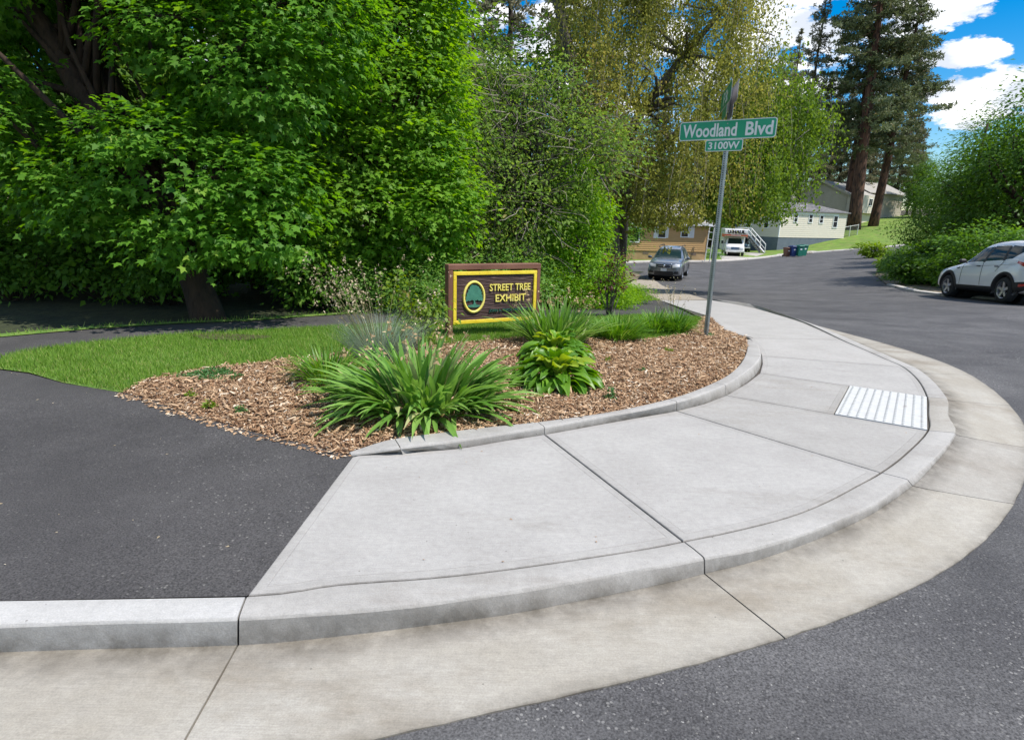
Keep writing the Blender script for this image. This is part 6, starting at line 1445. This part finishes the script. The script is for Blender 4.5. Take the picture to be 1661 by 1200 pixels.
def street_sign():
    b = Vector((2.579, 8.13, 0)); zt = 2.70; z0 = Hf(b.x, b.y)
    t = empty('street_name_sign', (b.x, b.y, z0), label='green street name sign on a perforated galvanised post at the tip of the bed', cat='street sign')
    pa = math.atan2(-.7, .96)
    po = MB().box((0, 0, 1.36), (.052, .052, 2.92), pa, .006).build('post', M['galv'], t)
    hm = MB()
    for k in range(95):
        z = .05 + k * .0278; 
        if z > 2.68: break
        for q in range(4):
            a = pa + q * math.pi / 2; nx, ny = math.cos(a), math.sin(a); tx, ty = -ny, nx; rr = .0072; o = .0264
            hm.add([(nx * o + tx * rr * math.cos(w), ny * o + ty * rr * math.cos(w), z + rr * math.sin(w)) for w in [2 * math.pi * i / 8 for i in range(8)]], [tuple(range(8))])
    hm.build('post_hole', M['hole'], po)['kind'] = 'stuff'
    A = pt(1100, 214, 8.4); B = pt(1258, 205, 7.72); ang = math.atan2(B.y - A.y, B.x - A.x); L_ = math.hypot(B.x - A.x, B.y - A.y)
    u = Vector((math.cos(ang), math.sin(ang))); n = Vector((math.sin(ang), -math.cos(ang))); mid = (Vector(A[:2]) + Vector(B[:2])) / 2 - Vector(b[:2])
    off = n * .038; m2 = u * mid.dot(u) + off
    zc = (A.z + B.z) / 2 - z0
    bl = plate_mesh(L_, .225, M['signgreen'], t, m2.x, m2.y, zc, ang, 'name_blade', .010)
    fit_text('lettering', 'Woodland', L_ * .575, .158, M['white'], bl, (-L_ * .5 + L_ * .325, -.0045, 0), (math.pi / 2, 0, 0), ext=.001, bold=.022)
    fit_text('lettering', 'Blvd', L_ * .27, .158, M['white'], bl, (L_ * .5 - L_ * .165, -.0045, 0), (math.pi / 2, 0, 0), ext=.001, bold=.022)
    a = pt(1145, 234, 8.25); c = pt(1206, 231, 8.0); pl = u * ((Vector(((a.x + c.x) / 2, (a.y + c.y) / 2)) - Vector(b[:2])).dot(u)) + off
    nb = plate_mesh(.462, .135, M['signgreen'], t, pl.x, pl.y, zc - .1835, ang, 'number_plate', .008)
    fit_text('lettering', '3100W', .385, .088, M['white'], nb, (0, -.0045, 0), (math.pi / 2, 0, 0), ext=.001, bold=.02)
    for z in (zc + .07, zc - .07, zc - .18): m_ = MB(); p = off; m_.tube([(p.x * .5, p.y * .5, z), (p.x + n.x * .006, p.y + n.y * .006, z)], .008, 8); m_.build('bolt', M['galv'], t)
    # crossing pair of blades above, seen nearly edge on
    N_ = pt(1192, 146, 7.62); Fr = pt(1174, 173, 8.62); d = Vector((Fr.x - N_.x, Fr.y - N_.y)); a2 = math.atan2(-d.y, -d.x); Lc = d.length; ctr = (Vector(N_[:2]) + Vector(Fr[:2])) / 2 - Vector(b[:2])
    zb = pt(1188, 161, 7.6).z - z0; n2 = Vector((d.y, -d.x)).normalized()
    if n2.x > 0: n2 = -n2
    for s_ in (1, -1):
        c = ctr + n2 * .036 * s_; bk = plate_mesh(Lc, .225, M['signgreen2'], t, c.x, c.y, zb + .112, a2 if s_ > 0 else a2 + math.pi, 'name_blade', .010, M['alu'])
        # the printed side looks outward
        lc = plate_mesh(.44, .135, M['signgreen2'], t, c.x, c.y, zb - .07, a2 if s_ > 0 else a2 + math.pi, 'number_plate', .008, M['alu'])
        fit_text('lettering', 'F St', .42, .15, M['white'], bk, (0, -.0045, 0), (math.pi / 2, 0, 0), ext=.001, bold=.02)
    m_ = MB(); m_.box((0, 0, (zb + 2.72) / 2 + .04), (.03, .03, zb + .34 - 2.72), pa, 0); m_.build('bracket', M['galv'], t)
street_sign()

# ------------------------------------------------------------------ planting
def bz(p): return Vector((p.x, p.y, Hf(p.x, p.y) + .02))
def strap_variants(m, n, Lr, Wr, th0r, th1r, seed):
    g = np.random.default_rng(seed); out = []
    for i in range(n):
        k = i / (n - 1); L_ = g.uniform(*Lr); W_ = g.uniform(*Wr); th0 = th0r[0] + (th0r[1] - th0r[0]) * k; th1 = th1r[0] + (th1r[1] - th1r[0]) * k + g.uniform(-.2, .2)
        V, fc, C = ribbons(np.zeros((1, 3)), np.array([0.]), np.array([L_]), np.array([th0]), np.array([th1]), np.array([W_]), 8)
        V = V[0]; c = (V[0::2] + V[1::2]) / 2; c = c + np.array([0, 0, -1]) * (W_ * .16); W3 = np.empty((27, 3)); W3[0::3] = V[0::2]; W3[1::3] = c; W3[2::3] = V[1::2]
        fcs = [(3 * a, 3 * a + 1, 3 * a + 4, 3 * a + 3) for a in range(8)] + [(3 * a + 1, 3 * a + 2, 3 * a + 5, 3 * a + 4) for a in range(8)]
        me = bpy.data.meshes.new('leaf'); me.from_pydata([tuple(v) for v in W3], [], fcs); me.materials.append(m); me.polygons.foreach_set('use_smooth', [True] * len(me.polygons)); me.update(); set_r(me, g.random()); out.append(me)
    return out
def iris_clump(name, label, cat, base, ra, rb, n, variants, m, Lr, Wr, nstuff, group=None, spread=1.0, flop=1.0):
    t = empty(name, tuple(base), label=label, cat=cat, group=group); nv = len(variants)
    for i in range(min(n, 298)):
        q = math.sqrt(random.random()); a = random.random() * 6.283; x, y = math.cos(a) * ra * q, math.sin(a) * rb * q
        k = min(nv - 1, max(0, int((q * .95 + random.uniform(-.22, .2)) * nv))); o = bpy.data.objects.new('leaf', variants[k]); COL.objects.link(o); o.parent = t
        o.location = (x * .8, y * .8, -.01); s_ = random.uniform(.75, 1.15); o.scale = (s_, s_ * random.uniform(.8, 1.2), s_); o.rotation_euler = (random.uniform(-.25, .25), 0, a + random.uniform(-.55, .55))
    if nstuff:
        q = np.sqrt(rng.random(nstuff)); a = rng.random(nstuff) * 6.283; P = np.stack([np.cos(a) * ra * q * .8, np.sin(a) * rb * q * .8, np.full(nstuff, -.01)], 1)
        az = a + rng.normal(size=nstuff) * .5; th0 = .08 + q * .75 * spread + rng.normal(size=nstuff) * .12; th1 = .35 + q * 1.35 * flop + rng.normal(size=nstuff) * .3
        V, fc, C = ribbons(P, az, rng.uniform(*Lr, nstuff), th0, th1, rng.uniform(*Wr, nstuff), 7, roll=rng.normal(size=nstuff) * .6)
        o = soup('foliage', V, V.shape[1], m, t, None, fc, True); o['kind'] = 'stuff'
    return t
def stalks(root, P, az, L_, th0, th1, m, w=.005, head='bloom', hm=None, hn=9, hs=.03, spread=.12):
    n = len(P); V, fc, C = ribbons(P, az, L_, th0, th1, np.full(n, w), 8, 'grass'); V2, f2, _ = ribbons(P, az, L_, th0, th1, np.full(n, w), 8, 'grass', roll=math.pi / 2)
    o = merge_soup('stalk', [(V, fc), (V2, f2)], m, root); o['kind'] = 'stuff'
    if head == 'bloom': T0 = C[:, -1][:, None] + rng.normal(size=(n, hn, 3)) * np.array([.012, .012, .022])
    else:
        k = rng.integers(5, 9, (n, hn)); T0 = C[np.arange(n)[:, None], k] + rng.normal(size=(n, hn, 3)) * np.array([spread * .3, spread * .3, .02]); 
        T0[..., 2] -= np.abs(rng.normal(size=(n, hn))) * .03
    P2 = T0.reshape(-1, 3); nn = len(P2); A = sph(nn) * .6; A[:, 2] -= .5
    o = soup('seed_head', leafV(P2, A, sph(nn), hs * rng.uniform(.5, 1.2, nn), OVATE), 4, hm, root); o['kind'] = 'stuff'

SV = strap_variants(M['strap'], 16, (.46, .62), (.034, .050), (.10, 1.15), (.45, 2.15), 31)
b = bz(at(688, 662))
big = iris_clump('iris_clump', 'largest clump of strap shaped leaves spilling over the bed kerb', 'plant', b, .54, .40, 260, SV, M['strap'], (.42, .60), (.030, .046), 230, spread=1.15, flop=1.15)
n = 34; a = rng.random(n) * 6.283; q = np.sqrt(rng.random(n)); stalks(big, np.stack([np.cos(a) * q * .3, np.sin(a) * q * .25, np.zeros(n)], 1), a, rng.uniform(.45, .66, n), q * .4, q * .9 + .2, M['stalk'], .007, 'bloom', M['bloom'], 8, .036)
ST2 = strap_variants(M['strap'], 10, (.45, .62), (.018, .028), (.04, .8), (.3, 1.6), 32)
b = bz(at(903, 566)); c2_ = iris_clump('iris_clump', 'upright iris clump with pale leaves and tan seed pods by the right sign post', 'plant', b + Vector((0, .22, 0)), .38, .24, 170, ST2, M['strap'], (.42, .62), (.016, .026), 150, spread=.9, flop=.8)
n = 46; a = rng.random(n) * 6.283; q = np.sqrt(rng.random(n)); stalks(c2_, np.stack([np.cos(a) * q * .3, np.sin(a) * q * .2, np.zeros(n)], 1), a, rng.uniform(.48, .66, n), q * .35, q * .6 + .1, M['stalk'], .006, 'bloom', M['bloom'], 6, .034)
DV = strap_variants(M['daylily'], 8, (.26, .40), (.010, .016), (.1, .9), (.9, 2.2), 33)
for px, py, ra, ns, lab, kk in ((533, 622, .20, 260, 'small fine leaved clump tucked at the left side of the largest clump', 60), (1002, 551, .26, 420, 'arching daylily clump in the row behind the mulch, right of the pale irises', 70), (1062, 541, .20, 300, 'dark green daylily clump in the middle of the row near the lawn corner', 50), (1096, 541, .17, 260, 'dark green daylily clump nearest the signpost, below the blue grass', 50)):
    iris_clump('daylily_clump', lab, 'plant', bz(at(px, py)), ra, ra, kk, DV, M['daylily'], (.26, .42), (.008, .014), ns)
def oat(px, py, n, L_, ra, lab, ns, Ls, left=0.):
    b = bz(at(px, py)); t = empty('blue_oat_grass', tuple(b), label=lab, cat='grass clump'); a = rng.random(n) * 6.283; q = np.sqrt(rng.random(n))
    P = np.stack([np.cos(a) * q * ra * .5, np.sin(a) * q * ra * .5, np.zeros(n)], 1)
    V, fc, _ = ribbons(P, a + rng.normal(size=n) * .3, rng.uniform(.6, 1.05, n) * L_, q * .55, .5 + q * 1.1, np.full(n, .0042), 7, 'grass'); V2, f2, _ = ribbons(P, a, rng.uniform(.6, 1.05, n) * L_, q * .55, .4 + q * 1.2, np.full(n, .0042), 7, 'grass', roll=1.3)
    o = merge_soup('foliage', [(V, fc), (V2, f2)], M['oat'], t); o['kind'] = 'stuff'
    a = rng.random(ns) * 6.283; a = np.where(rng.random(ns) < left, rng.uniform(2.3, 4.0, ns), a); q = np.sqrt(rng.random(ns)); P = np.stack([np.cos(a) * q * ra * .3, np.sin(a) * q * ra * .3, np.zeros(ns)], 1)
    stalks(t, P, a, rng.uniform(.75, 1.1, ns) * Ls, q * .45, q * .9 + .25, M['stalk'], .0075, 'seed', M['seed'], 18, .030, .05)
    return t
oat(618, 588, 620, .60, .46, 'blue grey oat grass with tall nodding seed heads, left of the wooden sign', 36, 1.12, .5)
oat(1090, 532, 150, .36, .18, 'small blue grey oat grass tuft with wispy stalks near the signpost', 12, .78, .3)
# hostas: every leaf its own blade
def hosta_leaf(seed, L_, W_, curl):
    g = random.Random(seed); V = []; Fc = []; nu, nv_ = 4, 7
    for j in range(nv_ + 1):
        t = j / nv_; w = W_ * .5 * (math.sin(math.pi * min(1, t * .93 + .05)) ** .75) * (1 - .25 * t); th = .35 + curl * t
        x = L_ * (math.sin(.35 + curl * t * .5)) * t; z = L_ * math.cos(.35 + curl * t * .75) * t * .75
        for i in range(nu + 1):
            u = i / nu * 2 - 1; V.append((x, u * w, z + abs(u) ** 1.4 * w * .42 + .012 * math.sin(t * 9 + u * 5 + seed) * abs(u)))
    for j in range(nv_):
        for i in range(nu): Fc.append((j * (nu + 1) + i, j * (nu + 1) + i + 1, (j + 1) * (nu + 1) + i + 1, (j + 1) * (nu + 1) + i))
    me = bpy.data.meshes.new('leaf'); me.from_pydata(V, [], Fc); me.materials.append(M['hosta']); me.polygons.foreach_set('use_smooth', [True] * len(Fc)); me.update(); set_r(me, g.random()); return me
HV = [hosta_leaf(i, .21 + .03 * (i % 3), .105 + .015 * (i % 4), .85 + .14 * i) for i in range(9)]
def hosta(px, py, n, R_, lab, s=1.0):
    b = bz(at(px, py)); t = empty('hosta', tuple(b), label=lab, cat='plant')
    for i in range(n):
        q = math.sqrt((i + .5) / n); a = i * 2.399963 + random.uniform(-.25, .25); o = bpy.data.objects.new('leaf', HV[min(8, max(0, int(q * 8 + random.uniform(-1.5, 1.5))))]); COL.objects.link(o); o.parent = t
        o.location = (math.cos(a) * q * R_ * .45, math.sin(a) * q * R_ * .45, .24 * (1 - q * .9) * s); k = s * random.uniform(.75, 1.1); o.scale = (k, k, k); o.rotation_euler = (random.uniform(-.3, .3), -.25 * (1 - q) + q * .25 + random.uniform(-.15, .15), a)
    st = MB()
    for i in range(26): a = random.random() * 6.283; q = random.random(); st.tube([(0, 0, -.03), (math.cos(a) * q * R_ * .45, math.sin(a) * q * R_ * .45, .20 * (1 - q * .8) * s)], [.006, .004], 4, cap=False)
    so_ = st.build('stem', M['hosta'], t); so_['kind'] = 'stuff'; set_r(so_.data, .2)
hosta(900, 626, 135, .56, 'front hosta with broad yellow green leaves between the big clump and the mulch')
hosta(902, 585, 110, .56, 'rear hosta with dull green leaves just under the pale irises', .92)
def lime_shrub():
    b = bz(at(668, 566)); t = empty('lime_shrub', tuple(b), label='young lime green shrub between the blue oat grass and the wooden sign', cat='shrub')
    lum = [(0, 0, .42, .26, .2, .22), (-.12, 0, .72, .16, .14, .18), (.22, .05, .50, .2, .18, .18), (.05, 0, .25, .3, .2, .15)]
    o, C = crown('foliage', lum, 85, 8, .15, .062, OVATE * np.array([1.25, 1, 1]), M['ygleaf'], t, shell=(.3, 1.1), jitter=.6, upn=.7)
    mb = MB()
    for c in C[::4]: limb(mb, (random.uniform(-.04, .04), random.uniform(-.03, .03), -.05), c, .008, .002, .1, 5, 4)
    mb.build('stem', M['bark'], t)
lime_shrub()
def cover(px, py, rx, ry, n, lab, m='cover', s_=.018, h=.05):
    b = bz(at(px, py)); t = empty('ground_cover_plant', tuple(b), label=lab, cat='plant'); q = np.sqrt(rng.random(n)); a = rng.random(n) * 6.283; rr_ = 1 + .25 * np.sin(a * 3 + px)
    P = np.stack([np.cos(a) * q * rx * rr_, np.sin(a) * q * ry * rr_, rng.random(n) * h * (1.1 - q)], 1); o = soup('foliage', leafV(P, sph(n) + np.array([0, 0, .3]), sph(n) + np.array([0, 0, 1.2]), s_ * rng.uniform(.6, 1.4, n), OVATE * np.array([1.5, 1, 1])), 4, M[m], t)
cover(342, 612, .26, .22, 1500, 'mat of small green ground cover at the lawn edge on the left of the mulch')
for i, (px, py, n_, lab) in enumerate([(985, 590, 60, 'tiny weed on the mulch below the arching daylilies'), (1085, 572, 60, 'tiny weed on the mulch in the right half of the bed'), (1042, 607, 55, 'tiny weed on the mulch midway between the hostas and the kerb'), (990, 652, 110, 'leggy weed beside the bed kerb right of the front hosta'), (340, 664, 90, 'yellowish weed at the asphalt edge of the mulch'), (312, 648, 50, 'small yellowish weed at the left tip of the mulch'), (392, 672, 70, 'small green weed in the mulch left of the largest clump'), (1152, 548, 90, 'low weed at the foot of the signpost')]):
    cover(px, py, .05, .04, n_, lab, 'ygleaf' if i in (0, 1, 4, 5) else 'cover', .022, .07 if i != 3 else .16)

# wood chips over the whole bed
def chips():
    P_ = np.array(BEDP); lo, hi = P_.min(0), P_.max(0); N_ = 330000; X = rng.uniform(lo[0], hi[0], N_); Y = rng.uniform(lo[1], hi[1], N_)
    k = inside(BEDP, X, Y); k &= rng.random(N_) < np.clip(1.2 - (Y - 3.5) * .07, .35, 1); X, Y = X[k], Y[k]; X, Y = X[:115000], Y[:115000]; n = len(X)
    print('chips', n)
    Z = H(X, Y) + bedz(X, Y) + rng.uniform(-.002, .022, n)
    T = np.array([(-.16, 0, 0), (.13, .04, .05), (.17, .95, 0), (-.10, 1, .06)]); S = rng.uniform(.010, .034, n) * np.where(rng.random(n) < .05, 2.0, 1)
    A = sph(n); A[:, 2] *= .28; Nn = sph(n) * .55 + np.array([0, 0, 1.1]); wv = rng.uniform(.7, 2.0, (n, 1, 1))
    V = leafV(np.stack([X, Y, Z], 1), A, Nn, S, T); tone = rng.random(n) ** 1.5
    o = soup('wood_chips', V, 4, M['chip'], None, tone); tag(o, 'brown and tan wood chip mulch covering the planting bed', 'mulch', kind='stuff')
    # larger slivers with real thickness
    n = 2600; j = rng.choice(len(X), n, replace=False); T = np.array([(-.1, 0, 0), (.1, .03, 0), (.07, 1, 0), (-.08, .93, 0), (-.1, 0, .07), (.1, .03, .07), (.07, 1, .05), (-.08, .93, .05)])
    V = leafV(np.stack([X[j], Y[j], Z[j] + .006], 1), sph(n) * np.array([1, 1, .15]), sph(n) * .3 + np.array([0, 0, 1]), rng.uniform(.03, .085, n), T)
    o = soup('wood_slivers', V, 8, M['chip'], None, rng.uniform(.2, 1, n), [(4, 5, 6, 7), (0, 1, 5, 4), (1, 2, 6, 5), (2, 3, 7, 6), (3, 0, 4, 7)]); tag(o, 'long pale splinters of bark lying on the wood chip mulch', 'mulch', kind='stuff')
chips()
def turf(name, poly, n, L_, m, lab, w=.006, dens=None):
    P_ = np.array(poly); lo, hi = P_.min(0), P_.max(0); X = rng.uniform(lo[0], hi[0], n * 4); Y = rng.uniform(lo[1], hi[1], n * 4); k = inside(poly, X, Y)
    if dens is not None: k &= rng.random(len(X)) < dens(X, Y)
    X, Y = X[k][:n], Y[k][:n]; n = len(X)
    Z = H(X, Y) + .004; P = np.stack([X, Y, Z], 1); D = sph(n) * .55 + np.array([0, 0, 1.0]); D = nrm(D); S = nrm(np.cross(D, sph(n))) * w * .5; Ln = (L_ * rng.uniform(.5, 1.3, n))[:, None]
    V = np.stack([P - S, P + S, P + D * Ln], 1); o = soup(name, V, 3, m, None); tag(o, lab, 'grass', kind='stuff')
turf('lawn_grass', lawn_poly, 95000, .052, M['grass'], 'mown grass of the small lawn between the footpath and the mulch bed', .0065)
turf('verge_grass', [xy(*q) for q in verge_px], 26000, .07, M['grass'], 'grass verge along the far side of the footpath', .009)
edge = [xy(*q) for q in mul_top]; edge2 = [(x + .0, y - .12) for x, y in edge[::-1]]
turf('edge_grass', edge + edge2, 5200, .085, M['grass'], 'longer grass growing over the edge of the mulch', .007)
def litter(name, poly, n, s_, m, lab, z, off=.004):
    P_ = np.array(poly); lo, hi = P_.min(0), P_.max(0); X = rng.uniform(lo[0], hi[0], n * 6); Y = rng.uniform(lo[1], hi[1], n * 6); k = inside(poly, X, Y); X, Y = X[k][:n], Y[k][:n]; n = len(X)
    V = leafV(np.stack([X, Y, H(X, Y) + z + off], 1), sph(n) * np.array([1, 1, .08]), sph(n) * .25 + np.array([0, 0, 1]), s_ * rng.uniform(.4, 1.4, n), OVATE); o = soup(name, V, 4, m, None); tag(o, lab, 'litter', kind='stuff')
litter('path_litter', path_poly, 380, .017, M['seed'], 'dry leaf bits and seeds scattered on the asphalt footpath', -.004)
litter('walk_litter', [tuple(p) for p in under_poly], 90, .014, M['chip'], 'specks of bark and seed on the concrete sidewalk', 0, .003)
litter('edge_chips', [xy(*q) for q in mul_left] + [xy(q[0] - 22, q[1] + 5) for q in mul_left[::-1]], 900, .034, M['chip'], 'wood chips spilled from the bed on to the asphalt', -.004, .006)
def gravel():
    n = 2600; X = rng.uniform(-.5, 3.6, n * 3); Y = rng.uniform(.6, 4.2, n * 3); gl = [(p.x, p.y) for p in gutter_line]
    band = gl + [(p[0] + .5 * (p[0] > .8), p[1] - .55) for p in gl[::-1]]; k = inside(path_poly, X, Y); trail = np.abs((X - 1.15) - (Y - 1.2) * -.9) < .16 + .1 * rng.random(len(X))
    gpoly = [tuple(s_[3]) for s_ in SS]; inner = inside(gpoly + [(gpoly[-1][0], 20), (-20, 20), (-20, gpoly[0][1])], X, Y)
    k = (~inner) & ((rng.random(len(X)) < .10) | trail); X, Y = X[k][:n], Y[k][:n]; n = len(X)
    z = H(X, Y) - .104 + .08 * ss(Y, 5, 8.5); s_ = rng.uniform(.0015, .0042, (n, 1, 1)); base = np.array([(1, 0, 0), (0, 1, 0), (-1, 0, 0), (0, -1, 0), (0, 0, 1)]); V = np.stack([X, Y, z], 1)[:, None] + base[None] * s_ * rng.uniform(.6, 1.3, (n, 5, 1))
    o = soup('loose_gravel', V, 5, M['chipstone'], None, None, [(0, 1, 4), (1, 2, 4), (2, 3, 4), (3, 0, 4)]); tag(o, 'loose pale grit scattered on the road beside the gutter', 'gravel', kind='stuff')
M['chipstone'] = leafmat('pale grit', (.14, .135, .125), (.36, .35, .33), trans=0, rough=.9)
gravel()
# dead twig on the walk beside the bed kerb, and the worn patch in the lawn
tw_ = MB(); p0 = at(1196, 549); 
for a_, l_ in ((.1, .22), (.5, .12), (-.4, .10), (2.8, .12)): tw_.tube([p0 + Vector((0, 0, .012)), p0 + Vector((math.cos(a_) * l_ * .5, math.sin(a_) * l_ * .5, .03)), p0 + Vector((math.cos(a_) * l_, math.sin(a_) * l_, .012))], [.006, .005, .002], 5)
tag(tw_.build('fallen_twig', M['bark']), 'small dark dead twig lying where the bed kerb meets the sidewalk', 'twig')
c = at(372, 549); ring = [(c.x + .42 * math.cos(a) * (1 + .2 * math.sin(3 * a)), c.y + .22 * math.sin(a) * (1 + .2 * math.cos(2 * a))) for a in [2 * math.pi * k / 26 for k in range(26)]]
drape('bare_patch', ring, .022, M['soil'], .15)
ORD = ['leftmost', 'second from the left', 'third from the left', 'fourth from the left', 'fifth from the left', 'sixth from the left', 'seventh from the left', 'eighth from the left', 'ninth from the left', 'tenth from the left', 'eleventh from the left']
def order(group, label):
    inv = cam.matrix_world.inverted(); obs = [o for o in COL.objects if o.parent is None and o.get('group') == group]
    obs.sort(key=lambda o: (lambda v: v.x / -v.z)(inv @ o.location))
    for i, o in enumerate(obs): o['label'] = label.replace('#', ORD[i])
order('pale green bushes behind the wooden sign', 'pale small leaved bush, # in the row behind the wooden sign')
order('bright bushes at the foot of the vine column', 'yellow green bush, # of those at the foot of the vine column')
order('bushes along the right road edge', 'leafy bush, # along the right road edge by the white car')
